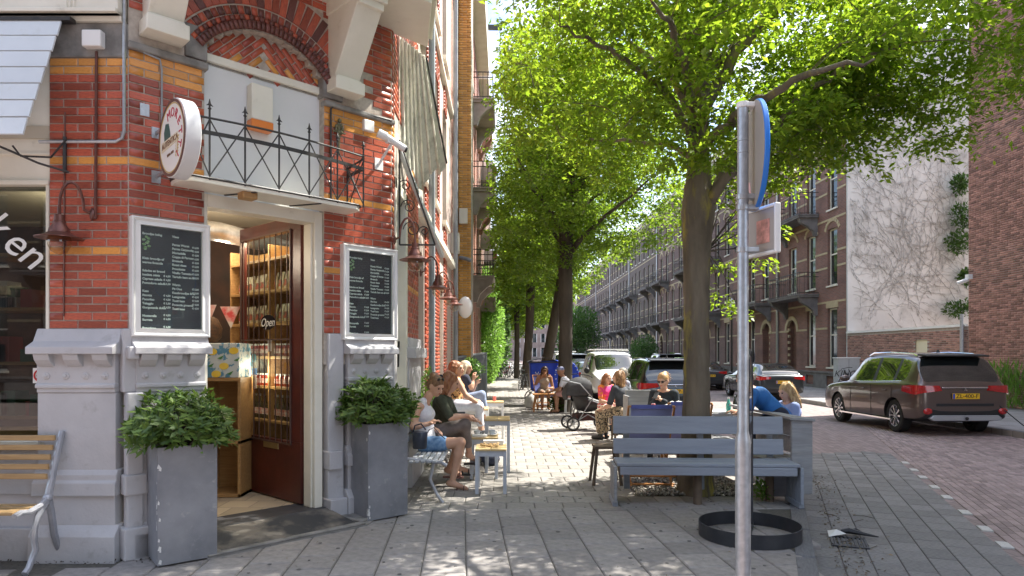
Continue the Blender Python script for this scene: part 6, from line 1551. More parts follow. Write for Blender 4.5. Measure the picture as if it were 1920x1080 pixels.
rm_.build('plate_rim', M_WHITE, t, bevel=.006); MB(Fp).box(-.07,.03,.0045,.006,-.07,.05).build('sticker', pm('pink_patch', (.75,.36,.30), (.3,.15,.12), 20, rough=.5), t)
# advertising stand: ring foot with upright hoop board seen edge-on
rc = GP(1405,1006); t = thing('ring_stand', 'black pavement advertising stand with flat ring foot and arched board', 'sign', rc)
M_BLKM = pm('black_metal', (.022,.024,.03), (.035,.037,.042), 8, rough=.5, bump=.1)
b_ = MB(T(rc.x,rc.y,0)); n = 56; R_ = .43
P = [[(r*math.cos(2*math.pi*k/n), r*math.sin(2*math.pi*k/n), z) for k in range(n)] for r, z in ((R_,.004),(R_,.125),(R_-.006,.125),(R_-.006,.004),(R_,.004))]
b_.grid(P, closed_u=True); b_.build('ring_foot', M_BLKM, t, smooth=True)
vd = Vector((rc.x, rc.y, 0)).normalized(); ab = math.degrees(math.atan2(vd.y, vd.x))-3.2; Fb = Matrix.Translation((rc.x,rc.y,0)) @ RZ(ab)
hoop = [(-.27,0,.05),(-.27,0,1.30)]+[(-.27*math.cos(math.pi*k/12),0,1.36+.27*math.sin(math.pi*k/12)) for k in range(0,13)]+[(.27,0,1.30),(.27,0,.05)]
MB(Fb).tube(hoop, .018, 8).build('hoop', M_BLKM, t, smooth=True)
MB(Fb).box(-.43,.43,-.015,.015,.0,.03).build('cross_bar', M_BLKM, t)
bd_ = [(-.25,.35),(.25,.35),(.25,1.34)]+[(.25*math.cos(math.pi*k/12),1.34+.25*math.sin(math.pi*k/12)) for k in range(1,12)]+[(-.25,1.34)]
MB(Fb).prism(bd_, -.012, .012).build('board', pm('poster_dark', (.03,.03,.035), (.16,.09,.06), 5, rough=.2, coat=.6, pos=(.55,.65)), t)
text('IJS', .12, Fb @ T(0,-.0135,.85) @ UPR, M_CHALK, t); MB(Fb).box(-.2,.2,-.0145,-.012,.45,1.0).build('label_panel', M_BLKM, t)
# ================================================================ folding deck chairs
M_CANV = pm('blue_canvas', (.13,.15,.40), (.10,.12,.32), 6, rough=.8); M_CANVL = pm('lilac_canvas', (.32,.34,.58), (.27,.29,.50), 6, rough=.8)
M_OWOOD = pm('orange_wood', (.55,.25,.08), (.42,.18,.05), 5, rough=.4, stretch=(1,1,8))
def deck_chair(label, loc, rz, canv):
    """x = facing direction"""
    t = thing('folding_chair', label, 'chair', loc, rz, 'wooden folding chairs with canvas')
    w_ = .27
    for y in (-w_, w_):
        MB().bar((-.34,y,.98),(.30,y,.03), .022, .04).build('long_frame', M_OWOOD, t, world=False, bevel=.003)
        MB().bar((-.36,y*.9,.03),(.28,y*.9,.44), .022, .04).build('cross_frame', M_OWOOD, t, world=False, bevel=.003)
        MB().bar((.28,y*.9,.44),(.26,y*.9,.03), .022, .035).build('leg', M_OWOOD, t, world=False, bevel=.003)
    for x, z in ((-.34,.98),(.28,.44),(.28,.08),(-.34,.06),(-.34,.16)): MB().tube([(x,-w_,z),(x,w_,z)], .014, 8).build('cross_rod', M_OWOOD, t, world=False)
    P = [[(x, y, z) for y in (-w_+.03, 0, w_-.03)] for x, z in ((-.345,1.0),(-.33,.96),(-.24,.72),(-.14,.48),(.02,.37),(.16,.38),(.285,.45))]
    m_ = MB(); m_.grid(P); m_.grid([[(a[0]-.004,a[1],a[2]-.006) for a in r][::-1] for r in P]); m_.build('canvas', canv, t, world=False, smooth='all')
    m_ = MB(); m_.box(-.355,-.335,-w_+.03,w_-.03,.955,1.0); m_.build('canvas_hem', M_CANV, t, world=False)
    return t
dc = WP(1212,0,8.25); deck_chair('wooden folding chair with lilac canvas directly behind the front bench, left one', (dc.x,dc.y,0), math.radians(88), M_CANVL)
dc = WP(1288,0,8.75); deck_chair('wooden folding chair with lilac canvas beside the tree trunk', (dc.x-.02,dc.y,0), math.radians(85), M_CANVL)
dc = GP(1012,770); deck_chair('wooden deck chair with navy canvas under the woman in the tan dress', (dc.x+.15,dc.y+.5,0), math.radians(-80), M_CANV)
# wooden stool legs at the left end of the front bench
st_ = WP(1135,0,8.3); t = thing('wooden_stool', 'plain wooden stool half hidden by the left end of the front bench', 'stool', (st_.x,st_.y,0))
MB(T(st_.x,st_.y,0)).box(-.15,.17,-.16,.16,.44,.475).build('seat', M_LOG, t, bevel=.005)
for x in (-1,1):
    for y in (-1,1): MB(T(st_.x,st_.y,0)).bar((x*.12,y*.13,.44),(x*.17,y*.17,0), .035).build('leg', M_LOG, t)
# low wooden table of the seated couple
tp_ = GP(1024,773); t = thing('wooden_table', 'low orange wooden table in front of the couple on the sunny pavement', 'table', (tp_.x,tp_.y+.3,0)); A = T(tp_.x,tp_.y+.3,0)
for k in range(4): MB(A).box(-.36,.36,-.28+.14*k,-.15+.14*k,.46,.49).build('top_plank', M_OWOOD, t, bevel=.004)
for x in (-1,1):
    for y in (-1,1): MB(A).bar((x*.28,y*.22,.46),(x*.34,y*.24,0), .035).build('leg', M_OWOOD, t)
bgq = GP(995,765); m_ = MB(T(bgq.x,bgq.y,0)); m_.lathe([(.001,0),(.16,.02),(.2,.15),(.15,.33),(.05,.42),(.06,.5)], 12); tag(m_.build('carrier_bag', pm('bag_pale', (.55,.55,.5), (.4,.4,.36), 9, rough=.6), smooth=True), 'pale bulging bag on the ground beside the deck chair', 'bag')
# dark bag under the small tables
m_ = MB(T(*(GP(917,872)))).ball((0,0,.09), (.16,.14,.10), 10); tag(m_.build('dark_shoe_bag', pm('navy_bag', (.02,.025,.05), (.04,.05,.09), 9, rough=.7), smooth=True), 'dark bag on the ground under the small tables', 'bag')
# ================================================================ electricity cabinet, bicycles, bins
ec = WP(1587,700,27.3); ec.z = 0; t = thing('utility_cabinet', 'pale grey utility cabinet with black graffiti beside the garden wall', 'cabinet', ec)
E_ = T(ec.x,ec.y,0); MB(E_).box(-.44,.44,-.2,.2,.0,1.42).build('cabinet_body', pm('cabinet_grey', (.52,.54,.55), (.45,.47,.48), 3, rough=.5, dirt=((.3,.3,.3),5,.6,.8)), t, bevel=.01)
MB(E_).box(-.47,.47,-.23,.23,1.42,1.47).build('cabinet_lid', M_PANEL, t, bevel=.01); MB(E_).box(-.005,.005,-.203,-.2,.05,1.4).build('door_gap', M_BLACK, t)
gf = MB(E_); rr_ = random.Random(12)
for k in range(9):
    x = -.40+.055*k; z = rr_.choice((.75,.3)); gf.tube([(x+rr_.uniform(-.02,.06),-.205,z+rr_.uniform(-.1,.25)) for _ in range(5)], .009, 4)
for k in range(5): gf.tube([(-.4+.1*k,-.205,.18),(-.37+.1*k,-.205,.36),(-.34+.1*k,-.205,.18),(-.31+.1*k,-.205,.36)], .009, 4)
gf.build('graffiti', M_BLACK, t)
text('KING\nmm', .36, E_ @ T(-.18,-.2035,.62) @ UPR, M_BLACK, t, shear=.3)
def bicycle(label, loc, rz, col, lean=8):
    t = thing('bicycle', label, 'bicycle', loc, rz, 'bicycles parked along the street'); A = RX_(lean)
    for x in (-.52,.55):
        w_ = MB(A); P = [(x+.33*math.cos(2*math.pi*k/24),0,.34+.33*math.sin(2*math.pi*k/24)) for k in range(25)]; w_.tube(P, .018, 6, cap=False)
        wo = w_.build('wheel', M_BLACK, t, world=False); s_ = MB(A)
        for k in range(12): a = math.pi*2*k/12; s_.bar((x,0,.34),(x+.32*math.cos(a),0,.34+.32*math.sin(a)), .004)
        s_.build('spokes', M_GALV, wo, world=False)
    f = MB(A); H_ = (.42,0,.88); S_ = (-.18,0,.82); B_ = (-.05,0,.30)
    for a, b_ in (((.55,0,.34),(.42,0,.66)),((.42,0,.66),(.38,0,1.0)),((.42,0,.70),B_),((.42,0,.80),(-.14,0,.55)),(B_,S_),(B_,(-.52,0,.34)),((-.13,0,.60),(-.52,0,.34))): f.tube([a,b_], .016, 6)
    f.build('bicycle_frame', col, t, world=False)
    h = MB(A); h.tube([(.28,-.28,1.03),(.38,-.16,1.06),(.38,.16,1.06),(.28,.28,1.03)], .013, 6); h.build('handlebar', M_BLACK, t, world=False)
    s_ = MB(A); s_.add([(-.32,-.09,.90),(-.32,.09,.90),(-.05,.03,.92),(-.05,-.03,.92),(-.3,-.06,.86),(-.3,.06,.86)], [(0,3,2,1),(0,1,5,4),(1,2,5),(0,4,3),(4,5,2,3)]); s_.tube([(-.19,0,.88),S_], .014, 6); s_.build('saddle', M_BLACK, t, world=False)
    m_ = MB(A); m_.box(-.75,-.3,-.08,.08,.70,.715); m_.tube([(-.05,0,.30),(.02,.09,.16)], .012, 5); m_.tube([(-.05,0,.30),(-.12,-.09,.44)], .012, 5); m_.build('rack', M_BLACK, t, world=False)
    return t
M_BKB = pm('bike_black', (.02,.02,.022), rough=.3); M_BKR = pm('bike_red', (.5,.03,.03), rough=.3); M_BKS = pm('bike_silver', (.45,.47,.5), rough=.3, metal=.6)
bk = bicycle('black bicycle leaning beside the graffiti cabinet', tuple(WP(1606,700,26.6)[:2])+(0,), math.radians(200), M_BKB, 12)
bk2 = bicycle('black bicycle standing at the second street tree behind the cargo bike', (.75,29.5,0), math.radians(80), M_BKB)
bk3 = bicycle('black bicycle parked just before the dark tree trunk', (1.0,30.6,0), math.radians(100), M_BKB, -8)
bkr = bicycle('red bicycle in the distant heap of bicycles', (.1,46,0), math.radians(60), M_BKR)
rr_ = random.Random(77)
BKL = ['silver bicycle at the left of the distant heap of bicycles','silver bicycle in the middle of the distant heap','black bicycle in the distant heap, beside the red one','silver bicycle at the right of the distant heap','black bicycle at the back of the distant heap','silver bicycle nearest in the distant heap','silver bicycle turned sideways in the distant heap','black bicycle leaning left in the distant heap','silver bicycle close to the thin far tree','black bicycle close to the thin far tree']
bks = bicycle(BKL[0], (-.5,45.5,0), math.radians(70), M_BKS)
for k in range(1,10):
    src = bks if 'silver' in BKL[k] else bk2
    dup(src, (-.4+.24*k+rr_.uniform(-.1,.1), 44+rr_.uniform(0,4.5), 0), math.radians(rr_.uniform(30,130)), BKL[k])
for k in range(4): dup(bk2, (.95+.1*(k%2), 33.6+k*1.0, 0), math.radians(80+rr_.uniform(-15,15)), ['black bicycle behind the dark trunk, first of four','black bicycle behind the dark trunk, second of four','black bicycle behind the dark trunk, third of four','black bicycle behind the dark trunk, last of four'][k])
dup(bk2, tuple(WP(1078,0,17.6)[:2])+(0,), math.radians(75), 'black bicycle between the straight tree trunk and the white van')
# blue covered cargo bike
cb = GP(1030,750); cb = Vector((WP(1028,0,21).x, 21, 0)); t = thing('cargo_bike', 'bright blue covered cargo bicycle parked behind the woman in the tan dress', 'cargo bike', cb)
M_CBB = pm('bright_blue_cover', (.02,.07,.55), (.015,.05,.42), 5, rough=.45)
A = T(cb.x,cb.y,0); m_ = MB(A); m_.add([(-.55,-.4,.45),(.35,-.4,.45),(.35,.4,.45),(-.55,.4,.45),(-.60,-.45,1.35),(.30,-.45,1.42),(.30,.45,1.42),(-.60,.45,1.35)], [(0,3,2,1),(4,5,6,7),(0,1,5,4),(1,2,6,5),(2,3,7,6),(3,0,4,7)]); m_.build('cover', M_CBB, t, bevel=.05)
m_ = MB(A); P = [[(-.66+.08*i*1.35,y,1.36+.14*math.sin(math.pi*i/9)) for y in (-.5,-.2,.2,.5)] for i in range(10)]; m_.grid(P); m_.grid([[(a[0],a[1],a[2]-.03) for a in r][::-1] for r in P]); m_.box(-.66,.33,-.5,.5,1.33,1.37); m_.build('canopy', pm('dark_canopy', (.05,.055,.07), rough=.7), t)
MB(A).lathe([(.001,-.03),(.40,-.02),(.42,0),(.40,.02),(.001,.03)], 28, 0, T(.52,-.55,.98) @ RZ(20) @ RX_(90)).build('wheel_cover', M_CBB, t, smooth=True)
m_ = MB(A)
for k in range(18): a = 2*math.pi*k/18; m_.box(-.02,.02,-.006,0,-.012,.012,0,T(.52,-.55,.98) @ RZ(20) @ Matrix.Rotation(-a,4,'Y') @ T(.385,-.024,0))
m_.build('white_stitching', M_WHITE, t)
text('Velo', .2, A @ T(-.25,-.447,.98) @ UPR, M_WHITE, t)
for x in (-.5,.6):
    m_ = MB(A); m_.tube([(x+.25*math.cos(2*math.pi*k/20),-.42,.26+.25*math.sin(2*math.pi*k/20)) for k in range(21)], .02, 6, cap=False); m_.build('wheel', M_BLACK, t)
# ================================================================ stroller
def stroller(loc, rz):
    t = thing('baby_stroller', 'black baby stroller with grey hood on the sunny pavement', 'stroller', loc, rz)
    def wheel(x, y, r):
        b_ = MB(T(x,y,r)).lathe([(r-.035,-.018),(r-.005,-.016),(r,0),(r-.005,.016),(r-.035,.018)], 22, 0, RX_(90), cap=False); wo = b_.build('wheel', M_BLACK, t, world=False, smooth=True)
        s_ = MB(T(x,y,r)); 
        for k in range(5): a = 2*math.pi*k/5; s_.bar((0,0,0),((r-.03)*math.cos(a),0,(r-.03)*math.sin(a)), .018, .014)
        s_.lathe([(.03,-.022),(.03,.022)], 10, 0, RX_(90)); s_.lathe([(r-.045,-.008),(r-.030,-.008),(r-.030,.008),(r-.045,.008)], 20, 0, RX_(90), cap=False); s_.build('rim', M_GALV, wo, world=False)
    for y in (-.27,.27): wheel(-.30,y,.145); wheel(.40,y,.12)
    f = MB()
    for y in (-.25,.25):
        f.tube([(-.30,y,.15),(.02,y,.34),(.40,y,.13)], .013, 7); f.tube([(-.16,y,.24),(.12,y,.68),(-.15,y,.98),(-.38,y,1.03)], .013, 7); f.tube([(.12,y,.62),(.42,y,.50),(.52,y,.52)], .011, 7)
    f.tube([(-.38,-.25,1.03),(-.42,-.15,1.04),(-.42,.15,1.04),(-.38,.25,1.03)], .017, 8); f.tube([(.52,-.25,.52),(.54,0,.52),(.52,.25,.52)], .012, 7); f.tube([(-.30,-.27,.145),(-.30,.27,.145)], .01, 6); f.tube([(.40,-.27,.12),(.40,.27,.12)], .01, 6)
    f.build('stroller_frame', M_ZINC, t, world=False, smooth=True)
    b_ = MB(); P = []
    for x, z0, z1, w_ in ((-.26,.62,.80,.16),(-.18,.44,.86,.21),(.05,.38,.70,.22),(.28,.42,.62,.21),(.44,.50,.60,.17)):
        P.append([(x,-w_,z1),(x,-w_,(z0+z1)/2),(x,-w_*.8,z0),(x,0,z0-.02),(x,w_*.8,z0),(x,w_,(z0+z1)/2),(x,w_,z1),(x,w_-.03,z1-.01),(x,0,z0+.06),(x,-w_+.03,z1-.01)])
    b_.grid(P, closed_u=True); b_.build('seat_tub', M_BLACK, t, world=False, smooth='all')
    h = MB(); P = []
    for i in range(9):
        a = math.radians(-20+150*i/8); P.append([(-.10-.34*math.cos(a)*1.0, .23*math.sin(math.radians(-90+180*j/8)), .74+ (.36*math.sin(a)+.02)*math.cos(math.radians(-90+180*j/8))**.5) for j in range(9)])
    h.grid(P); h.grid([[(a[0]*.97,a[1]*.96,a[2]*.985) for a in r][::-1] for r in P]); h.build('hood', pm('charcoal_fabric', (.05,.053,.058), (.035,.037,.04), 12, rough=.85), t, world=False, smooth='all')
    MB().box(-.22,.24,-.2,.2,.20,.34).build('basket', pm('dark_red_lining', (.09,.03,.03), (.02,.02,.02), 9, rough=.8), t, world=False, bevel=.03)
    return t
stroller(GP(1096,806)+Vector((0,.1,0)), math.radians(8))
# street debris, drain, litter
dg = GP(1592,1018,ZR); t = thing('drain_grate', 'rectangular iron drain grate in the grey paving near the kerb', 'grate', (dg.x,dg.y,ZR)); A = Matrix.Translation((dg.x,dg.y,ZR+.006)) @ RZ(math.degrees(math.atan2(dl.y,dl.x)))
m_ = MB(A); m_.box(-.17,.17,-.15,-.13,-.02,.006); m_.box(-.17,.17,.13,.15,-.02,.006); m_.box(-.17,-.15,-.13,.13,-.02,.006); m_.box(.15,.17,-.13,.13,-.02,.006); m_.build('grate_frame', M_BLKM, t)
for k in range(8): MB(A).box(-.15,.15,-.125+.033*k,-.107+.033*k,-.02,.004).build('bar', M_BLKM, t)
lt_ = GP(1568,1006,ZR); m_ = MB(T(lt_.x,lt_.y,ZR+.01)); m_.add([(-.09,-.04,.0),(.07,-.05,.03),(.09,.04,.0),(-.06,.05,.035),(0,0,.06)], [(0,1,4),(1,2,4),(2,3,4),(3,0,4)]); tag(m_.build('paper_litter', M_WHITE), 'crumpled white paper lying beside the drain grate', 'litter')
m_ = MB(T(lt_.x+.12,lt_.y-.02,ZR+.02)); m_.tube([(-.06,.05,.02),(.0,.02,.035),(.10,-.03,.02),(.22,-.09,.005)], [.02,.03,.018,.006], 6); m_.tube([(0,.05,.02),(.07,.03,.04),(.14,-.01,.01)], [.01,.02,.006], 6); tag(m_.build('broken_umbrella', M_BLACK, smooth=True), 'folded black umbrella lying across the drain grate', 'umbrella')
rng = np.random.default_rng(12); n = 600
u_ = rng.uniform(4.9,9.4,n); kx = np.array([kerb_x(v) for v in u_]); X_ = kx+.17+np.abs(rng.normal(0,.25,n))*(.5+.5*rng.uniform(0,1,n)); C = np.stack([X_,u_,np.full(n,ZR+.006)],1)
U = unit(np.stack([rng.normal(size=n),rng.normal(size=n),rng.uniform(0,.3,n)],1)); N = unit(np.stack([rng.normal(0,.3,n),rng.normal(0,.3,n),np.ones(n)],1)); V, F = leaves(C,N,U,rng.uniform(.012,.05,n),rng.uniform(.006,.02,n))
tag(npmesh('leaf_litter', V, F, pm('dry_litter', (.20,.15,.09), (.08,.06,.04), 9, rough=.9, rnd=.5), None, 'stuff'), 'dry leaves and grit gathered along the kerb', 'litter')
tw = MB()
for k in range(8):
    y = random.uniform(5,8); x = kerb_x(y)+.25+random.uniform(0,.6); a = random.uniform(0,3); l = random.uniform(.08,.25); tw.tube([(x,y,ZR+.008),(x+l*.5*math.cos(a),y+l*.5*math.sin(a),ZR+.015),(x+l*math.cos(a+.2),y+l*math.sin(a+.2),ZR+.008)], .003, 4)
tag(tw.build('fallen_twigs', M_BARKD, None, kind='stuff'), 'thin dry twigs scattered in the gutter', 'twigs')
# clumps of dirt and moss in the corner between walls and pavement
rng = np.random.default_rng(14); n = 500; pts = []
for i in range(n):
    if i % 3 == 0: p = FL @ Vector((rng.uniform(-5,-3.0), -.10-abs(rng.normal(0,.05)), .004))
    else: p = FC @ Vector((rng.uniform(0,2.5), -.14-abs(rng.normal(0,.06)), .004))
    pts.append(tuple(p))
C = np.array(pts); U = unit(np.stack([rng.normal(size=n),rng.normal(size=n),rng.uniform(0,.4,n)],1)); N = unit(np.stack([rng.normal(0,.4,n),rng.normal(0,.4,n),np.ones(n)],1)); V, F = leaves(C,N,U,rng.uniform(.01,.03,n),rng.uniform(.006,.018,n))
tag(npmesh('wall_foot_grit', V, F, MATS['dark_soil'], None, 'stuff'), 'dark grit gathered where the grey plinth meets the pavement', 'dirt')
# ---- street lantern across the road
sl_ = WP(1368,0,38); t = thing('street_lamp', 'old street lantern across the road behind the sign pole', 'street lamp', (13.0,38,0)); MB(T(13.0,38,0)).lathe([(.07,0),(.05,1.0),(.04,4.0)], 10).build('pole', M_IRON, t); MB(T(13.0,38,4.0)).lathe([(.08,0),(.2,.45),(.24,.5),(.05,.75),(.001,.8)], 6).build('lantern', M_PLASTIC, t)

# chewing-gum spots, grit and small fallen leaves on the near paving
rng = np.random.default_rng(31); n = 150; sp_ = MB()
for k in range(n):
    y = rng.uniform(4.3,9.5); x = rng.uniform(-2.2,2.4); q = FC.inverted() @ Vector((x,y,0))
    if q.y > -.5 or x > kerb_x(y)-.2: continue
    r = rng.uniform(.008,.020); m = 7; sp_.slab([(x+r*rng.uniform(.8,1.15)*math.cos(6.283*i/m), y+r*rng.uniform(.8,1.15)*math.sin(6.283*i/m)) for i in range(m)], .0005, .0035)
tag(sp_.build('gum_spots', pm('old_gum', (.085,.08,.078), (.14,.135,.13), 30, rough=.95), kind='stuff'), 'dark trodden gum spots scattered over the near paving', 'dirt')
n = 420; C = np.stack([rng.uniform(-2.6,2.3,n), rng.uniform(4.3,12,n), np.full(n,.006)],1); U = unit(np.stack([rng.normal(size=n),rng.normal(size=n),rng.uniform(0,.25,n)],1)); N = unit(np.stack([rng.normal(0,.25,n),rng.normal(0,.25,n),np.ones(n)],1)); V, F = leaves(C,N,U,rng.uniform(.008,.035,n),rng.uniform(.005,.016,n))
tag(npmesh('fallen_bits', V, F, MATS['dry_litter'], None, 'stuff'), 'small dry leaf bits lying on the pavement', 'litter')
# ================================================================ cars
def car_mat(name, c, metal=.6): 
    m = pm(name, c, rough=.28, metal=metal, coat=1.0); return m
M_TYRE = pm('tyre_rubber', (.018,.018,.019), rough=.8); M_RIM = pm('alloy', (.62,.63,.65), rough=.25, metal=.9)
M_CGL = pm('car_glass', (.012,.016,.016), rough=.02, spec=1.0, coat=1.0); M_TAIL = pm('tail_lamp_red', (.55,.012,.015), (.35,.01,.01), 20, rough=.12, coat=1.0)
M_PLATE = pm('plate_yellow', (.85,.50,.02), rough=.4); M_PBL = pm('plate_blue', (.02,.08,.5), rough=.4); M_TRIM = pm('black_trim', (.02,.02,.022), rough=.5); M_CHROME = pm('chrome', (.75,.76,.78), rough=.12, metal=1)
def car(name, label, body, st, rails, arches, wr, W2, loc, rz, plate, glassq, scale=1.0, extra=None, kindlights='wide', group='cars parked along the street'):
    """st: stations (x, z_under, half_width, z_belt, z_glass_top, half_width_top, z_roof); x runs from tail to nose"""
    t = thing(name, label, 'car', loc, rz, group); t.scale = scale if isinstance(scale, tuple) else (scale,)*3
    rows = []
    for (x, zb, hw, zt, zg, ht, zr) in st:
        zm = zb+(zt-zb)*.55
        rows.append([(0,zb),(hw*.80,zb),(hw*.965,zb+.07),(hw,zb+(zt-zb)*.28),(hw,zm),(hw*.985,zt-.07),(hw*.955,zt),(hw*.93,zt+.03 if zg > zt+.06 else zt+.012),(ht+.012 if zg > zt+.06 else hw*.80,zg),(ht-.05 if zg > zt+.06 else hw*.70,zr-.025),(ht*.5,zr-.004),(0,zr)])
    R = len(rows[0]); vs = []; 
    for s_, r in zip(st, rows):
        for y, z in r: vs.append((s_[0], y, z))
        for y, z in r[1:-1]: vs.append((s_[0], -y, z))
    K = 2*R-2
    ring_ = list(range(R))+[R+i for i in range(R-3,-1,-1)]
    fs = []; mi = []
    for i in range(len(st)-1):
        for j in range(K):
            a, b = ring_[j], ring_[(j+1)%K]; fs.append((i*K+a, (i+1)*K+a, (i+1)*K+b, i*K+b))
            jj = min(j, K-1-j)              # row band, mirrored
            m = 0
            key = glassq(i)
            if jj == 7 and 's' in key: m = 1
            if jj == 7 and 'p' in key: m = 2
            if jj in (8,9,10) and 'w' in key: m = 1
            if jj <= 1: m = 2
            mi.append(m)
    fs.append(tuple(ring_[j] for j in range(K))); mi.append(0); fs.append(tuple((len(st)-1)*K+ring_[j] for j in range(K-1,-1,-1))); mi.append(0)
    me = bpy.data.meshes.new('body'); me.from_pydata(vs, [], fs); 
    for m in (body, M_CGL, M_TRIM): me.materials.append(m)
    me.polygons.foreach_set('material_index', mi)
    import bmesh
    bm = bmesh.new(); bm.from_mesh(me); bmesh.ops.recalc_face_normals(bm, faces=bm.faces)
    cl = bm.edges.layers.float.new('crease_edge')
    for e in bm.edges:
        ms = {f.material_index for f in e.link_faces}
        if len(ms) > 1: e[cl] = .75
    bm.to_mesh(me); bm.free()
    bo = bpy.data.objects.new('body', me); COL.objects.link(bo)
    sm = bo.modifiers.new('s', 'SUBSURF'); sm.levels = 2; sm.render_levels = 2
    cuts = []
    for ax in arches:
        for sg in (-1, 1):
            cm = MB(T(ax, sg*(W2-.12), wr)); cm.lathe([(wr+.045,-.17),(wr+.045,.26)] if sg > 0 else [(wr+.045,-.26),(wr+.045,.17)], 32, 0, RX_(-90))
            co = cm.build('cut', [M_TRIM, M_TRIM, M_TRIM]); co.data.polygons.foreach_set('material_index', [2]*len(co.data.polygons)); cuts.append(co)
            b_ = bo.modifiers.new('c', 'BOOLEAN'); b_.object = co; b_.operation = 'DIFFERENCE'; b_.solver = 'EXACT'
    bpy.context.view_layer.update(); dg = bpy.context.evaluated_depsgraph_get(); m2 = bpy.data.meshes.new_from_object(bo.evaluated_get(dg)); m2.polygons.foreach_set('use_smooth', [True]*len(m2.polygons))
    try: m2.set_sharp_from_angle(angle=math.radians(45))
    except Exception: pass
    bo.modifiers.clear(); bo.data = m2; bo.parent = t
    for co in cuts: bpy.data.objects.remove(co)
    # wheels
    for ax in arches:
        for sg in (-1, 1):
            w_ = MB(T(ax, sg*(W2-.13), wr)); w_.lathe([(wr-.115,-.10),(wr-.03,-.105),(wr-.004,-.085),(wr,-.04),(wr,.04),(wr-.004,.085),(wr-.03,.105),(wr-.115,.10)], 36, 0, RX_(90), cap=False); wo = w_.build('wheel', M_TYRE, t, world=False, smooth=True)
            r_ = MB(T(ax, sg*(W2-.13), wr) @ RZ(0 if sg < 0 else 180)); ri = wr-.115
            r_.lathe([(ri+.004,-.10),(ri+.004,-.085),(ri-.02,-.08),(ri-.03,.0),(ri-.03,.06)], 30, 0, RX_(90), cap=False)
            r_.lathe([(ri+.004,.10),(ri+.006,.09),(ri-.018,.085),(ri-.028,.0)], 30, 0, RX_(90), cap=False)
            for k in range(10):
                a = 2*math.pi*k/10
                for o_ in (-.035,.035): r_.bar((.04*math.cos(a),-.075,.04*math.sin(a)),(ri*.98*math.cos(a+o_*1.6),-.092,ri*.98*math.sin(a+o_*1.6)), .014, .02)
            r_.lathe([(.055,.06),(.055,.088),(.03,.094),(.001,.095)], 14, 0, RX_(90)); r_.build('rim', M_RIM, wo, world=False)
            MB(T(ax, sg*(W2-.13), wr)).lathe([(.001,-.03),(ri-.02,-.03),(ri-.02,.03),(.001,.03)], 20, 0, RX_(90)).build('brake_disc', M_TRIM, wo, world=False)
    if plate:
        x, z, txt = plate; p_ = MB(); p_.box(x-.012,x,-.26,.26,z-.055,z+.055); po = p_.build('number_plate', M_PLATE, t, world=False, bevel=.003)
        MB().box(x-.0135,x-.0115,.215,.255,z-.05,z+.05).build('plate_band', M_PBL, po, world=False)
        o = text(txt, .115, Matrix.Identity(4), M_BLACK, None); o.parent = po; o.matrix_basis = T(x-.0135,-.02,z) @ RZ(-90) @ UPR
    if extra: extra(t)
    return t
def pb_(t, name, mat, x0,x1,y0,y1,z0,z1, bv=.01, both=False):
    r = []
    for s_ in ((1,-1) if both else (1,)):
        ya, yb = sorted((s_*y0, s_*y1)); r.append(MB().box(x0,x1,ya,yb,z0,z1).build(name, mat, t, world=False, bevel=bv))
    return r
# -- sport utility stations
SUV = [(.00,.50,.70,.60,.62,.66,.64),(.015,.36,.76,.88,.89,.72,.91),(.06,.31,.84,1.00,1.01,.78,1.03),(.13,.28,.87,1.02,1.07,.74,1.10),(.20,.27,.885,1.03,1.22,.76,1.24),(.46,.26,.90,1.04,1.50,.69,1.585),(.56,.25,.90,1.04,1.52,.665,1.63),(1.02,.23,.905,1.03,1.545,.63,1.665),(1.10,.23,.905,1.03,1.548,.63,1.668),(1.88,.22,.905,1.00,1.56,.635,1.68),(1.98,.22,.905,1.0,1.56,.635,1.68),(2.60,.22,.905,.98,1.53,.63,1.655),(2.86,.22,.905,.97,1.46,.63,1.59),(3.42,.22,.90,.96,1.05,.70,1.10),(3.52,.22,.90,.955,.97,.70,1.06),(4.2,.23,.88,.90,.915,.62,.97),(4.52,.26,.83,.80,.815,.55,.88),(4.66,.32,.72,.68,.69,.45,.72),(4.70,.42,.55,.60,.61,.4,.62)]
def suv_glass(i):
    return {3:'w',4:'w',5:'',6:'s',7:'p',8:'s',9:'p',10:'s',11:'s',12:'w'}.get(i, '')
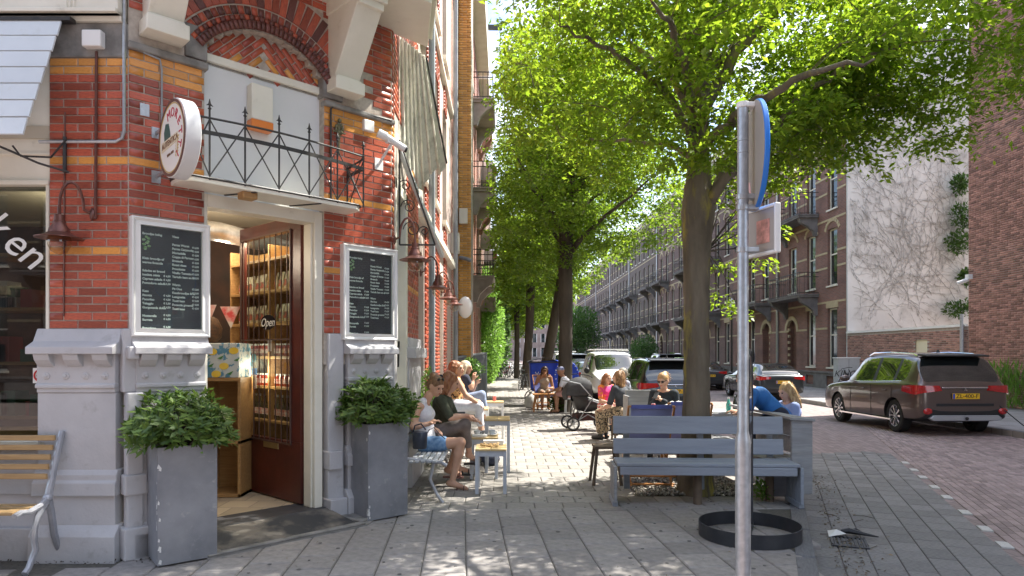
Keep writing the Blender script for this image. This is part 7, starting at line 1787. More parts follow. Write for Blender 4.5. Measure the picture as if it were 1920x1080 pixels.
def suv_extra(dark):
    def f(t):
        # wrap-round tail lamps
        for sg in (1,-1):
            b_ = MB(); P = [[(.60,.905,.99),(.62,.908,.88)],[(.30,.905,1.01),(.30,.91,.84)],[(.12,.885,1.02),(.10,.895,.83)],[(.035,.80,1.01),(.015,.81,.86)],[(.012,.48,1.01),(.0,.44,.91)]]
            P = [[(a[0]-.004,sg*(a[1]+.006),a[2]) for a in r] for r in P]; P = P if sg > 0 else P
            b_.grid(P); b_.grid([[(a[0]+.03,a[1]*.96,a[2]) for a in r] for r in P][::-1]); b_.build('tail_lamp', M_TAIL, t, world=False, smooth='all')
        pb_(t,'chrome_strip',M_CHROME,-.006,.02,-.44,.44,.955,.985)
        b_ = MB(); b_.prism([(-.44,.94),(.44,.94),(.40,.66),(-.40,.66)], 0, .0) if False else None
        pb_(t,'tailgate_panel',M_TRIM if dark else M_TRIM,-.004,.012,-.55,.55,.60,.655,.005)
        # silver lower bumper guard
        g_ = MB(); g_.add([(-.035,-.62,.42),(-.035,.62,.42),(-.035,.70,.36),(-.035,.62,.31),(-.035,-.62,.31),(-.035,-.70,.36),(.08,-.62,.42),(.08,.62,.42),(.08,.70,.36),(.08,.62,.31),(.08,-.62,.31),(.08,-.70,.36)], [(0,5,4,3,2,1)]+[(i,(i+1)%6,(i+1)%6+6,i+6) for i in range(6)])
        g_.build('bumper_guard', pm('matt_silver', (.50,.52,.55), rough=.35, metal=.6), t, world=False, bevel=.012)
        for sg in (1,-1): MB(T(-.01,sg*.72,.50)).ball((0,0,0),(.03,.09,.065),12).build('fog_lamp', M_TAIL, t, world=False, smooth=True)
        MB(T(-.06,0,.36)).ball((0,0,0),.035,8).build('tow_ball', M_BLACK, t, world=False, smooth=True)
        s_ = MB(); s_.add([(.20,-.60,1.615),(.20,.60,1.615),(.6,.60,1.648),(.6,-.60,1.648),(.22,-.60,1.585),(.22,.60,1.585),(.6,.60,1.61),(.6,-.60,1.61)], [(0,3,2,1),(4,5,6,7),(0,1,5,4),(1,2,6,5),(2,3,7,6),(3,0,4,7)]); s_.build('spoiler', M_TRIM, t, world=False, bevel=.012)
        for sg in (1,-1):
            MB().tube([(.6,sg*.60,1.60),(.75,sg*.60,1.645),(1.6,sg*.61,1.675),(2.4,sg*.60,1.66),(2.6,sg*.60,1.60)], .016, 6).build('roof_rail', M_CHROME, t, world=False, smooth=True)
            MB().tube([(.66,sg*.885,1.085),(1.6,sg*.875,1.05),(2.7,sg*.885,1.02),(3.1,sg*.88,1.0)], .008, 6).build('window_trim', M_CHROME, t, world=False)
            MB().box(1.05,3.45,sg*.91-.012,sg*.91+.012,.245,.285).build('sill_strip', M_CHROME, t, world=False, bevel=.005)
            m_ = MB(T(3.02,sg*.98,1.07)); m_.ball((0,0,0),(.07,.12,.075),12); mo = m_.build('mirror', t.children[0].data.materials[0], t, world=False, smooth=True)
            for x in (1.25,2.2): MB().box(x,x+.18,sg*.905-.012,sg*.905+.022,.86,.885).build('door_handle', t.children[0].data.materials[0], t, world=False, bevel=.008)
            m_ = MB()
            for x in (1.05,1.93,2.92): m_.box(x,x+.006,sg*.9055-.004,sg*.9055+.002,.32,.98)
            m_.build('door_seam', M_TRIM, t, world=False)
        m_ = MB(); m_.add([(-.008,-.035,.80),(-.008,-.018,.77),(-.008,0,.80)], [(0,1,2)]); 
        for a in (90,210,330):
            c_, s2 = math.cos(math.radians(a)), math.sin(math.radians(a)); m_.prism([(0,0),(.018*c_-.010*s2,.018*s2+.010*c_),(.040*c_,.040*s2),(.018*c_+.010*s2,.018*s2-.010*c_)], -.006, 0, 0, T(-.008,0,.93) @ RZ(-90))
        m_.build('badge', M_CHROME, t, world=False)
        MB().tube([(.27,0,1.16),(.22,.28,1.12)], .012, 5).build('wiper', M_BLACK, t, world=False)
        MB(T(.95,0,1.67)).lathe([(.04,0),(.015,.06),(.001,.065)], 8).build('antenna', M_BLACK, t, world=False)
    return f
o_ = GP(1700,809,ZR); 
out = car('parked_car', 'brown metallic SUV parked across the road with red wrap-round tail lamps', car_mat('bronze_paint', (.135,.10,.088)), SUV, None, (.98,3.62), .345, .90, (9.64,13.85,ZR), math.radians(90+1.5), (-.02,.80,'ZL-400-F'), suv_glass, (.89,1.12,1.05), suv_extra(False))
cable = MB().tube([(10.35,13.9,.55),(10.75,13.7,.12),(11.0,13.5,.03),(11.9,13.3,.03)], .012, 6); tag(cable.build('charging_cable', M_BLACK, smooth=True), 'thin black charging cable hanging beside the brown SUV', 'cable')
car('parked_car', 'dark SUV parked behind the woman with the phone, partly hidden by the trunk', car_mat('dark_navy_paint', (.012,.018,.028)), SUV, None, (.98,3.62), .345, .90, (4.35,16.9,ZR), math.radians(90), (-.02,.80,'74-BSP-2'), suv_glass, .97, suv_extra(True))
SALOON = [(.00,.48,.66,.62,.63,.60,.65),(.02,.34,.76,.86,.87,.72,.89),(.08,.28,.84,.95,.96,.76,.985),(.20,.25,.87,.96,1.0,.72,1.03),(.28,.25,.88,.96,1.12,.68,1.14),(.75,.23,.89,.96,1.34,.60,1.39),(.85,.22,.89,.955,1.36,.60,1.41),(1.15,.21,.89,.95,1.38,.60,1.43),(1.22,.21,.89,.95,1.38,.60,1.43),(2.0,.20,.89,.93,1.38,.605,1.44),(2.1,.20,.89,.93,1.38,.605,1.44),(2.65,.20,.89,.91,1.33,.59,1.39),(2.85,.20,.89,.90,1.26,.59,1.33),(3.45,.20,.88,.89,.96,.66,1.0),(3.55,.20,.88,.885,.89,.66,.96),(4.2,.22,.86,.83,.84,.6,.87),(4.5,.25,.80,.72,.73,.5,.77),(4.64,.32,.70,.62,.63,.45,.65),(4.68,.42,.5,.55,.56,.4,.57)]
def est_extra(t):
    for sg in (1,-1):
        b_ = MB(); P = [[(.32,.893,.93),(.32,.893,.80)],[(.10,.86,.94),(.09,.87,.78)],[(.02,.74,.93),(.01,.75,.80)],[(.012,.45,.92),(.0,.45,.84)]]; P = [[(a[0]-.006,sg*(a[1]+.006),a[2]) for a in r] for r in P]; b_.grid(P); b_.grid([[(a[0]+.03,a[1]*.96,a[2]) for a in r] for r in P][::-1]); b_.build('tail_lamp', M_TAIL, t, world=False, smooth='all')
        MB(T(2.98,sg*.96,.98)).ball((0,0,0),(.06,.11,.06),10).build('mirror', t.children[0].data.materials[0], t, world=False, smooth=True)
        for x in (1.3,2.25): MB().box(x,x+.16,sg*.89-.012,sg*.89+.02,.80,.82).build('door_handle', M_CHROME, t, world=False, bevel=.006)
        m_ = MB()
        for x in (1.12,2.0,2.98): m_.box(x,x+.006,sg*.8905-.004,sg*.8905+.002,.3,.9)
        m_.build('door_seam', M_TRIM, t, world=False)
    pb_(t,'bumper_trim',M_TRIM,-.02,.03,-.6,.6,.33,.42)
est = car('parked_car', 'dark grey hatchback parked across the road, left of the brown SUV', car_mat('anthracite_paint', (.04,.048,.055)), SALOON, None, (.95,3.62), .33, .885, (10.15,24.2,ZR), math.radians(90), (-.015,.72,'SN-804-K'), suv_glass, .97, est_extra)
VAN = [(.00,.40,.55,.60,.61,.5,.62),(.03,.32,.72,.80,.81,.62,.84),(.18,.27,.84,.92,.93,.70,.97),(.55,.24,.88,1.0,1.02,.74,1.10),(.80,.23,.89,1.04,1.10,.74,1.16),(1.40,.22,.90,1.06,1.62,.69,1.73),(1.62,.22,.90,1.06,1.66,.69,1.79),(2.05,.22,.90,1.06,1.68,.69,1.82),(2.15,.22,.90,1.06,1.68,.69,1.82),(2.9,.22,.90,1.06,1.69,.69,1.83),(3.0,.22,.90,1.06,1.69,.69,1.83),(4.1,.24,.89,1.06,1.68,.68,1.81),(4.32,.26,.87,1.04,1.6,.66,1.74),(4.40,.32,.82,1.0,1.2,.7,1.25),(4.41,.4,.7,.8,.82,.6,.84)]
def van_glass(i): return {4:'w',5:'s',6:'s',7:'p',8:'s',9:'p'}.get(i,'')
def van_extra(t):
    for sg in (1,-1):
        MB(T(.18,sg*.66,.80)).ball((0,0,0),(.09,.13,.10),12).build('headlight', M_CHROME, t, world=False, smooth=True)
        MB(T(1.15,sg*1.0,1.12)).ball((0,0,0),(.06,.11,.11),12).build('mirror', M_BLACK, t, world=False, smooth=True)
        MB().bar((1.7,sg*.62,1.86),(4.0,sg*.62,1.88), .05, .04).build('roof_rail', M_PLASTIC, t, world=False)
    pb_(t,'grille',M_TRIM,-.0,.08,-.5,.5,.62,.78); pb_(t,'bumper_trim',M_TRIM,-.02,.05,-.68,.68,.32,.45)
    for x in (1.9,3.6): MB().bar((x,-.64,1.90),(x,.64,1.90), .05, .04).build('roof_bar', M_PLASTIC, t, world=False)
van = car('parked_van', 'white van with roof rack parked nose towards the camera behind the dark SUV', pm('white_car_paint', (.75,.75,.74), rough=.25, coat=.8), VAN, None, (.85,3.5), .32, .89, (4.05,23.4,ZR), math.radians(90), (-.02,.50,'9-VTH-64'), van_glass, 1.0, van_extra)
van['category'] = 'van'
def place(src, loc, rz, lab): o = dup(src, loc, rz, lab); return o
place(est, (4.05,29.8,ZR), math.radians(90), 'dark hatchback parked just behind the white van')
place(out, (4.05,35.4,ZR), math.radians(90), 'brown SUV parked third along the near kerb behind the white van')
place(van, (4.0,41.2,ZR), math.radians(90), 'distant pale van on the near side among the tree trunks')
place(est, (4.0,47,ZR), math.radians(90), 'distant dark hatchback on the near side before the far trees')
place(est, (9.75,31.5,ZR), math.radians(90), 'black hatchback across the road directly behind the tree trunk')
place(out, (9.75,38.5,ZR), math.radians(90), 'distant SUV across the road beyond the black hatchback')
place(est, (9.75,46,ZR), math.radians(90), 'distant hatchback across the road, third beyond the tree trunk')
place(van, (9.7,53,ZR), math.radians(90), 'distant white van across the road near the clipped bush')
# ================================================================ people
def surface_nets(F, org, h):
    """smooth closed surface where the field changes sign"""
    ins = F < 0; nx, ny, nz = F.shape
    A = np.zeros((nx-1,ny-1,nz-1,3), np.float32); cnt = np.zeros((nx-1,ny-1,nz-1), np.int16)
    for ax in range(3):
        o = [a for a in range(3) if a != ax]
        for d0 in (0,1):
            for d1 in (0,1):
                s0 = [slice(0,-1)]*3; s0[o[0]] = slice(d0, F.shape[o[0]]-1+d0); s0[o[1]] = slice(d1, F.shape[o[1]]-1+d1)
                s1 = list(s0); s0[ax] = slice(0,-1); s1[ax] = slice(1,None)
                a, b = F[tuple(s0)], F[tuple(s1)]; m = (a < 0) != (b < 0); t = np.where(m, a/(a-b+1e-12), 0)
                A[...,ax] += np.where(m, t, 0); A[...,o[0]] += m*d0; A[...,o[1]] += m*d1; cnt += m
    act = cnt > 0; idx = np.full(act.shape, -1, np.int64); I = np.argwhere(act); idx[act] = np.arange(len(I))
    V = (I+A[act]/cnt[act][:,None])*h+org
    Q = []
    for ax in range(3):
        o = [(ax+1)%3, (ax+2)%3]
        s0 = [slice(1,-1)]*3; s1 = [slice(1,-1)]*3; s0[ax] = slice(0,-1); s1[ax] = slice(1,None)
        a, b = ins[tuple(s0)], ins[tuple(s1)]
        for flip, m in ((False, a & ~b), (True, ~a & b)):
            P = np.argwhere(m); 
            if not len(P): continue
            P = P+1; P[:,ax] -= 1
            def g(d0, d1): q = P.copy(); q[:,o[0]] -= d0; q[:,o[1]] -= d1; return idx[q[:,0],q[:,1],q[:,2]]
            f = np.stack([g(1,1), g(0,1), g(0,0), g(1,0)], 1)
            Q.append(f[:,::-1] if flip else f)
    return V, np.concatenate(Q)
def sdf_mesh(prims, h, k=.02, cut=None):
    """prims: ('c', a, b, ra, rb) tapered limbs, ('e', centre, radii, rotation or None), ('-', centre, r) hollows"""
    lo = np.full(3, 1e9); hi = -lo
    for p in prims:
        if p[0] == 'c': R = max(p[3],p[4]); lo = np.minimum(lo, np.minimum(p[1],p[2])-R); hi = np.maximum(hi, np.maximum(p[1],p[2])+R)
        elif p[0] == 'e': R = max(p[2]); lo = np.minimum(lo, np.array(p[1])-R); hi = np.maximum(hi, np.array(p[1])+R)
    lo -= 3*h+.01; hi += 3*h+.01; n = np.ceil((hi-lo)/h).astype(int)+1
    F = np.full(n, .2, np.float32); G = [lo[i]+h*np.arange(n[i]) for i in range(3)]
    for p in prims:
        kk = k
        if p[0] == 'c':
            a, b, ra, rb = np.array(p[1],float), np.array(p[2],float), p[3], p[4]; R = max(ra,rb)+k+2*h+.01
            if len(p) > 5: kk = p[5]
            l, u = np.minimum(a,b)-R, np.maximum(a,b)+R
        else: R = max(p[2]) if p[0] == 'e' else p[2]; R += k+2*h+.01; l, u = np.array(p[1])-R, np.array(p[1])+R
        i0 = np.maximum(((l-lo)/h).astype(int), 0); i1 = np.minimum(((u-lo)/h).astype(int)+2, n)
        if (i1 <= i0).any(): continue
        X, Y, Z = np.meshgrid(G[0][i0[0]:i1[0]], G[1][i0[1]:i1[1]], G[2][i0[2]:i1[2]], indexing='ij')
        if p[0] == 'c':
            d = b-a; L2 = max((d*d).sum(), 1e-9); t = np.clip(((X-a[0])*d[0]+(Y-a[1])*d[1]+(Z-a[2])*d[2])/L2, 0, 1)
            D = np.sqrt((X-a[0]-t*d[0])**2+(Y-a[1]-t*d[1])**2+(Z-a[2]-t*d[2])**2)-(ra+(rb-ra)*t)
        elif p[0] == 'e':
            c, r = np.array(p[1],float), np.array(p[2],float); q = np.stack([X-c[0],Y-c[1],Z-c[2]],-1)
            if len(p) > 3 and p[3] is not None: q = q @ np.array(p[3])
            s = np.sqrt(((q/r)**2).sum(-1)); D = (s-1)*min(r)*np.where(s < 1, 1, .85)
        else:
            c = p[1]; D = np.sqrt((X-c[0])**2+(Y-c[1])**2+(Z-c[2])**2)-p[2]
        sl_ = tuple(slice(i0[j], i1[j]) for j in range(3)); S = F[sl_]
        if p[0] == '-': hh = np.clip(.5-.5*(S+D)/.012, 0, 1); F[sl_] = S*(1-hh)+(-D)*hh+.012*hh*(1-hh)
        else: hh = np.clip(.5+.5*(S-D)/kk, 0, 1); F[sl_] = S*(1-hh)+D*hh-kk*hh*(1-hh)
    if cut is not None:
        X, Y, Z = np.meshgrid(*G, indexing='ij'); F = np.maximum(F, cut(X, Y, Z))
    F[0] = F[-1] = .1; F[:,0] = F[:,-1] = .1; F[:,:,0] = F[:,:,-1] = .1
    return surface_nets(F, lo, h)
M_SKIN = pm('skin', (.62,.38,.27), (.55,.31,.21), 6, rough=.5, spec=.35); M_SKINT = pm('skin_tanned', (.48,.26,.16), (.42,.21,.12), 6, rough=.5, spec=.35)
M_EYE = pm('eye_dark', (.03,.02,.015), rough=.2); M_LIP = pm('lip', (.45,.12,.10), rough=.5); M_SUNG = pm('sunglass', (.01,.01,.012), rough=.08)
def hair_mat(n, a, b): return pm(n, a, b, 55, rough=.45, bump=.6, bsc=70, stretch=(1,1,.35), pos=(.4,.6))
M_HBR = hair_mat('hair_brown', (.13,.065,.03), (.24,.13,.06)); M_HBL = hair_mat('hair_blond', (.55,.38,.18), (.35,.22,.10)); M_HDK = hair_mat('hair_dark', (.05,.025,.015), (.11,.05,.03)); M_HRED = hair_mat('hair_auburn', (.22,.08,.035), (.34,.15,.06))
def rot(yaw, pitch=0, roll=0):
    return np.array((Matrix.Rotation(yaw,3,'Z') @ Matrix.Rotation(pitch,3,'Y') @ Matrix.Rotation(roll,3,'X')))
def hand_prims(w_, f_, side, curl=.6, s=1.0):
    """palm with four unequal fingers and a thumb, from the wrist w_ towards f_"""
    w_ = np.array(w_,float); d = np.array(f_,float)-w_; d /= np.linalg.norm(d)+1e-9; up = np.array([0,0,1.0]); sd = np.cross(d, up); sd /= np.linalg.norm(sd)+1e-9; dn = np.cross(d, sd)*1.0
    if dn[2] > 0: dn = -dn
    P = [('c', w_, w_+d*.075*s, .024*s, .027*s, .012), ('c', w_+d*.04*s+sd*.022*s, w_+d*.08*s+sd*.027*s, .014*s, .013*s, .01), ('c', w_+d*.04*s-sd*.022*s, w_+d*.08*s-sd*.027*s, .014*s, .013*s, .01)]
    for i, (o, l) in enumerate(((-.030,.066),(-.011,.078),(.011,.074),(.030,.058))):
        b = w_+d*.088*s+sd*o*s; m = b+(d*math.cos(curl*.6)+dn*math.sin(curl*.6))*l*.5*s; e = m+(d*math.cos(curl*1.6)+dn*math.sin(curl*1.6))*l*.5*s
        P += [('c', b-d*.012*s, m, .0095*s, .0088*s, .004), ('c', m, e, .0088*s, .0075*s, .004)]
    tb = w_+d*.03*s-sd*.026*s*side; tm = tb+(d*.5-sd*side*.7+dn*.3)*.045*s; te = tm+(d*.8-sd*side*.2+dn*.35)*.032*s
    P += [('c', tb, tm, .014*s, .011*s, .008), ('c', tm, te, .011*s, .009*s, .004)]
    return P
def person(label, loc, rz, J, skin, top=None, bottom=None, hair=None, shoes=None, h=.013, s=1.0, female=True, extra=None, headrot=(0,0,0), group=None, face=True):
    """J: joints in metres, x forward, y left, z up"""
    t = thing('person', label, 'person', loc, rz, group); J = {k: np.array(v, float)*s for k, v in J.items()}
    sw = .17*s if female else .195*s; g = lambda k: J[k]
    pel, che, nk, hd = g('pelvis'), g('chest'), g('neck'), g('head'); sp = (pel+che)/2
    yv = g('shoulderL')-g('shoulderR'); yv /= np.linalg.norm(yv); ph = g('hipL')-g('hipR'); ph /= np.linalg.norm(ph)
    P = [('c', pel-ph*.07*s, pel+ph*.07*s, .105*s, .105*s), ('c', pel, sp, .105*s, .095*s), ('c', sp, che, .098*s, .105*s), ('c', che-yv*.06*s, che+yv*.06*s, .095*s, .095*s),
         ('c', g('shoulderL')-yv*.04*s, che+(nk-che)*.5, .055*s, .07*s), ('c', g('shoulderR')+yv*.04*s, che+(nk-che)*.5, .055*s, .07*s), ('c', che+(nk-che)*.6, nk+(hd-nk)*.4, .056*s, .050*s)]
    if female:
        fw = np.cross(yv, (nk-pel)/np.linalg.norm(nk-pel)); 
        for sg in (-1,1): P.append(('e', che+yv*.065*s*sg+fw*.075*s-np.array([0,0,.02]), (.055*s,)*3))
    for S in 'LR':
        sh, el, wr, hp, kn, an, to = (g(n+S) for n in ('shoulder','elbow','wrist','hip','knee','ankle','toe'))
        P += [('c', sh, el, .050*s, .038*s), ('c', el, el+(wr-el)*.35, .040*s, .038*s), ('c', el+(wr-el)*.35, wr, .038*s, .024*s), ('c', hp, kn, .082*s, .056*s), ('c', kn, kn+(an-kn)*.3, .054*s, .055*s), ('c', kn+(an-kn)*.3, an, .055*s, .034*s), ('c', an-np.array([0,0,.02*s]), to, .036*s, .024*s), ('c', an-np.array([0,0,.02*s])-(to-an)*[.25,.25,0], an+(to-an)*.3-np.array([0,0,.02*s]), .034*s, .03*s)]
        P += hand_prims(wr, g('finger'+S) if 'finger'+S in J else wr+(wr-el), 1 if S == 'L' else -1, s=s)
    R = rot(*headrot); Hd = lambda x, y, z: hd+R @ (np.array([x,y,z])*s)
    P += [('e', Hd(-.012,0,.018), (.098*s,.078*s,.100*s), R), ('e', Hd(.022,0,-.035), (.068*s,.056*s,.078*s), R), ('c', Hd(.055,0,-.085), Hd(.062,0,-.08), .024*s, .022*s), ('c', Hd(.088,0,.012), Hd(.108,0,-.022), .009*s, .0135*s, .012), ('c', Hd(.080,-.028,.034), Hd(.080,.028,.034), .012*s, .012*s, .015), ('-', Hd(.094,.030,.012), .013*s), ('-', Hd(.094,-.030,.012), .013*s), ('c', Hd(.084,-.014,-.052), Hd(.084,.014,-.052), .010*s, .010*s, .008)]
    for sg in (-1,1): P.append(('e', Hd(-.004,.078*sg,-.005), (.018*s,.009*s,.030*s), R))
    V, Q = sdf_mesh(P, h, .022*s); npmesh('body', V, Q, skin, t, smooth=True)
    if face:
        e = MB(); l = MB(); br_ = MB()
        for sg in (-1,1): e.ball(Hd(.083,.030*sg,.012), .0105*s, 8); br_.tube([Hd(.090,.014*sg,.034), Hd(.091,.030*sg,.040), Hd(.082,.046*sg,.034)], .004*s, 5)
        l.ball(Hd(.091,0,-.052), (.008*s,.024*s,.009*s), 8); e.build('eyes', M_EYE, t, world=False, smooth=True); l.build('lips', M_LIP, t, world=False, smooth=True)
    off = .011*s
    def garment(name, prims, mat, cut=None, k=.03, hh=None):
        V, Q = sdf_mesh(prims, hh or h, k*s, cut); return npmesh(name, V, Q, mat, t, smooth=True)
    if top:
        nm, mat, sleeve, low = top; G = [('c', pel+(che-pel)*low-ph*.04*s, pel+(che-pel)*low+ph*.04*s, .124*s, .124*s), ('c', pel+(che-pel)*low, sp, .124*s, .114*s), ('c', sp, che, .117*s, .124*s), ('c', che-yv*.06*s, che+yv*.06*s, .116*s, .116*s)]
        if sleeve >= 0: G += [('c', g('shoulderL')-yv*.03*s, che+(nk-che)*.35, .062*s, .075*s), ('c', g('shoulderR')+yv*.03*s, che+(nk-che)*.35, .062*s, .075*s)]
        else: G += [('c', che+yv*.075*s+(nk-che)*.2, nk+yv*.075*s-(nk-che)*.05, .06*s, .042*s), ('c', che-yv*.075*s+(nk-che)*.2, nk-yv*.075*s-(nk-che)*.05, .06*s, .042*s)]
        if female:
            for sg in (-1,1): G.append(('e', che+yv*.065*s*sg+fw*.078*s-np.array([0,0,.02]), (.063*s,)*3))
        if sleeve > 0:
            for S in 'LR':
                sh, el, wr = g('shoulder'+S), g('elbow'+S), g('wrist'+S); a = min(1, sleeve*2); G.append(('c', sh, sh+(el-sh)*a, .063*s, .056*s))
                if sleeve > .5: G.append(('c', el, el+(wr-el)*(sleeve-.5)*1.9, .054*s, .042*s))
        garment(nm, G, mat)
    if bottom:
        nm, mat, ln, flare = bottom; G = [('c', pel-ph*.075*s-np.array([0,0,.005]), pel+ph*.075*s-np.array([0,0,.005]), .117*s, .117*s), ('c', pel, pel+(che-pel)*.28, .115*s, .105*s)]
        for S in 'LR':
            hp, kn, an = g('hip'+S), g('knee'+S), g('ankle'+S); a = min(1, ln*2); G.append(('c', hp, hp+(kn-hp)*a, .098*s, (.098+(.070-.098)*a)*s+flare*.3))
            if ln > .5: G.append(('c', kn, kn+(an-kn)*(ln-.5)*1.9, .068*s+flare*.5, .048*s+flare))
        garment(nm, G, mat)
    if hair: 
        mat, kind = hair; G = [('e', Hd(-.022,0,.034), (.102*s,.087*s,.098*s), R), ('e', Hd(-.06,0,-.01), (.055*s,.076*s,.085*s), R)]
        if kind == 'bun': G += [('e', Hd(-.10,0,.085), (.05*s,.05*s,.045*s), R)]
        if kind == 'tail': G += [('c', Hd(-.10,0,.10), Hd(-.13,0,.08), .028*s, .03*s), ('c', Hd(-.13,0,.08), Hd(-.135,.01,-.10), .032*s, .018*s)]
        if kind in ('long','curly'):
            for y_ in (-.07,-.035,0,.035,.07): G += [('c', Hd(-.06,y_,.02), Hd(-.085,y_*1.25,-.16), .038*s, .032*s), ('c', Hd(-.085,y_*1.25,-.16), Hd(-.09,y_*1.4,-.26), .032*s, .016*s)]
            for y_ in (-.088,.088): G += [('c', Hd(.01,y_*.9,.03), Hd(.0,y_*1.1,-.14), .024*s, .022*s)]
        if kind == 'curly':
            rr_ = np.random.default_rng(5)
            for _ in range(95): q = rr_.normal(size=3); q /= np.linalg.norm(q); q[0] = -abs(q[0])*.9+.1; r_ = rr_.uniform(.014,.028); G.append(('e', Hd(-.04+q[0]*.085, q[1]*.105, .02+q[2]*.11-.24*(rr_.random()**1.5)*(1 if q[0] < -.1 else .3)), (r_*s,r_*s,r_*1.5*s)))
        garment('hair', G, mat, cut=lambda X,Y,Z: -(1e-9+np.sqrt((X-Hd(.115,0,-.035)[0])**2+(Y-Hd(.115,0,-.035)[1])**2+(Z-Hd(.115,0,-.035)[2])**2)-.088*s), k=.018, hh=h*.9)
        # loose strands give an uneven edge
        rr_ = random.Random(3); st_ = MB()
        for _ in range(80):
            y_ = rr_.uniform(-.09,.09); z_ = rr_.uniform(.0,.12); a = Hd(-.07+rr_.uniform(-.04,.04), y_, z_); b = Hd(-.10+rr_.uniform(-.05,.03), y_*1.25, z_-rr_.uniform(.05,.25 if kind in ('long','curly') else .07)); st_.tube([a, (Vector(a)+Vector(b))/2+Vector((rr_.uniform(-.02,.02),)*3), b], .0026*s, 3)
        st_.build('hair_strands', mat, t, world=False, kind='stuff')
    if shoes:
        mat, kind = shoes
        for S in 'LR':
            an, to = g('ankle'+S), g('toe'+S); d = (to-an)*[1,1,0]; d = d/(np.linalg.norm(d)+1e-9); zb = min(to[2], an[2])-.03*s
            sd = np.cross(d,[0,0,1]); A0_ = np.array([*(an-d*.05*s)[:2], 0]); Z0 = (to[2]-.030*s)
            Pp = [A0_+d*x*s+sd*y*s for x, y in ((-.02,-.03),(.06,-.028),(.16,-.042),(.215,-.035),(.235,0),(.215,.035),(.16,.042),(.06,.028),(-.02,.03))]
            if kind == 'shoe': garment('shoe', [('c', an-np.array([0,0,.03*s])-d*.03*s, to, .045*s, .034*s), ('c', an-np.array([0,0,.03*s]), an+np.array([0,0,.02*s]), .044*s, .045*s)], mat)
            else:
                m_ = MB(); m_.slab([tuple(p[:2]) for p in Pp], Z0-.018*s, Z0+.004*s); 
                q = an+d*.11*s; zz = Z0+.05*s
                for x_ in (.07,.12): c0 = A0_+d*x_*s*1.6; m_.tube([(*(c0+sd*.04*s)[:2],Z0),(*(c0+sd*.022*s)[:2],Z0+.058*s),(*(c0-sd*.022*s)[:2],Z0+.058*s),(*(c0-sd*.04*s)[:2],Z0)], .008*s, 6)
                m_.tube([(*(an+sd*.036*s)[:2],an[2]+.015),(*(an+d*.034*s)[:2],an[2]+.005),(*(an-sd*.036*s)[:2],an[2]+.015)], .006*s, 6)
                m_.build('sandal', mat, t, world=False)
    if extra: extra(t, J, Hd, garment)
    return t
def seated(lean=.1, seat=.45, knee=.46, spread=.09, hl=(.42,.10,.62), hr=(.42,-.10,.62), head=(.0,0), reach=.42, kneez=.50, feet=.0, w_=.18):
    """a plain sitting pose to change from"""
    J = dict(pelvis=(0,0,seat+.10), hipL=(.02,.09,seat+.09), hipR=(.02,-.09,seat+.09)); cx = math.sin(lean)*.36; cz = seat+.12+math.cos(lean)*.33
    J.update(chest=(cx,0,cz), neck=(cx+math.sin(lean)*.16,0,cz+.155), shoulderL=(cx+.03,w_,cz+.085), shoulderR=(cx+.03,-w_,cz+.085), head=(cx+math.sin(lean)*.24+.03+head[0],head[1],cz+.285))
    J.update(kneeL=(reach,spread,kneez), kneeR=(reach,-spread,kneez), ankleL=(reach+feet,spread,.08), ankleR=(reach+feet,-spread,.08), toeL=(reach+feet+.16,spread+.02,.035), toeR=(reach+feet+.16,-spread-.02,.035))
    for S, hnd, sg in (('L',hl,1),('R',hr,-1)):
        J['wrist'+S] = hnd; sh = np.array(J['shoulder'+S]); hn = np.array(hnd); m = (sh+hn)/2; d = hn-sh; L = np.linalg.norm(d); b = math.sqrt(max(.002, .27**2-(L/2)**2)) if L < .54 else .02; J['elbow'+S] = tuple(m+np.array([-.35,sg*.45,-.8])/np.linalg.norm([.35,.45,.8])*b)
    return J
# woman nearest, white top and denim shorts, looking down to her right
def pxl(px, py, Y, o): q = WP(px, py, Y); return (q.x-o[0], q.y-o[1], q.z)
O1 = GP(850, 918)
L = lambda px, py, dy=0: pxl(px, py, O1.y+dy, O1)
J1 = dict(pelvis=L(797,828,.10), hipL=L(799,832,.20), hipR=L(799,834,.02), chest=L(792,774,.10), neck=L(797,750,.08), head=L(818,724,.05), shoulderR=L(783,765,-.10), shoulderL=L(797,760,.27),
    elbowR=L(775,800,-.20), wrisR=(0,0,0), wristR=L(803,795,-.16), fingerR=L(822,786,-.15), elbowL=L(800,800,.30), wristL=L(812,803,.14), fingerL=L(828,812,.08),
    kneeR=L(864,829,-.06), kneeL=L(862,832,.14), ankleR=L(848,903,-.02), ankleL=L(842,878,.22), toeR=L(874,916,-.04), toeL=L(862,889,.20))
M_DENIM = pm('denim', (.10,.22,.42), (.22,.36,.55), 24, rough=.85, bump=.3); M_WTOP = pm('white_ribbed_top', (.78,.78,.82), (.68,.68,.74), 30, rough=.8, bump=.2)
def ex1(t, J, Hd, gar):
    m_ = MB(); m_.ball(Hd(-.02,.035,.125), (.028,.006,.022), 8); 
    for sg in (-1,1): m_.ball(Hd(.035,.034*sg,.112), (.016,.030,.020), 9)
    m_.tube([Hd(.04,-.06,.10),Hd(.045,0,.118),Hd(.04,.06,.10),Hd(-.06,.088,.04)], .003, 5); m_.build('sunglasses', M_SUNG, t, world=False, smooth=True)
P1 = person('young woman in white sleeveless top and denim shorts bending her head over her bag', O1, 0, J1, M_SKIN, ('sleeveless_top', M_WTOP, -1, .15), ('denim_shorts', M_DENIM, .24, .012), (M_HBR, 'bun'), (pm('sandal_brown', (.16,.08,.07), rough=.5), 'sandal'), h=.0085, headrot=(-.75,.50,0), extra=ex1)
bgp = WP(787,822,7.62); t = thing('handbag', 'dark navy leather bucket handbag at the hip of the woman in denim shorts', 'bag', bgp); 
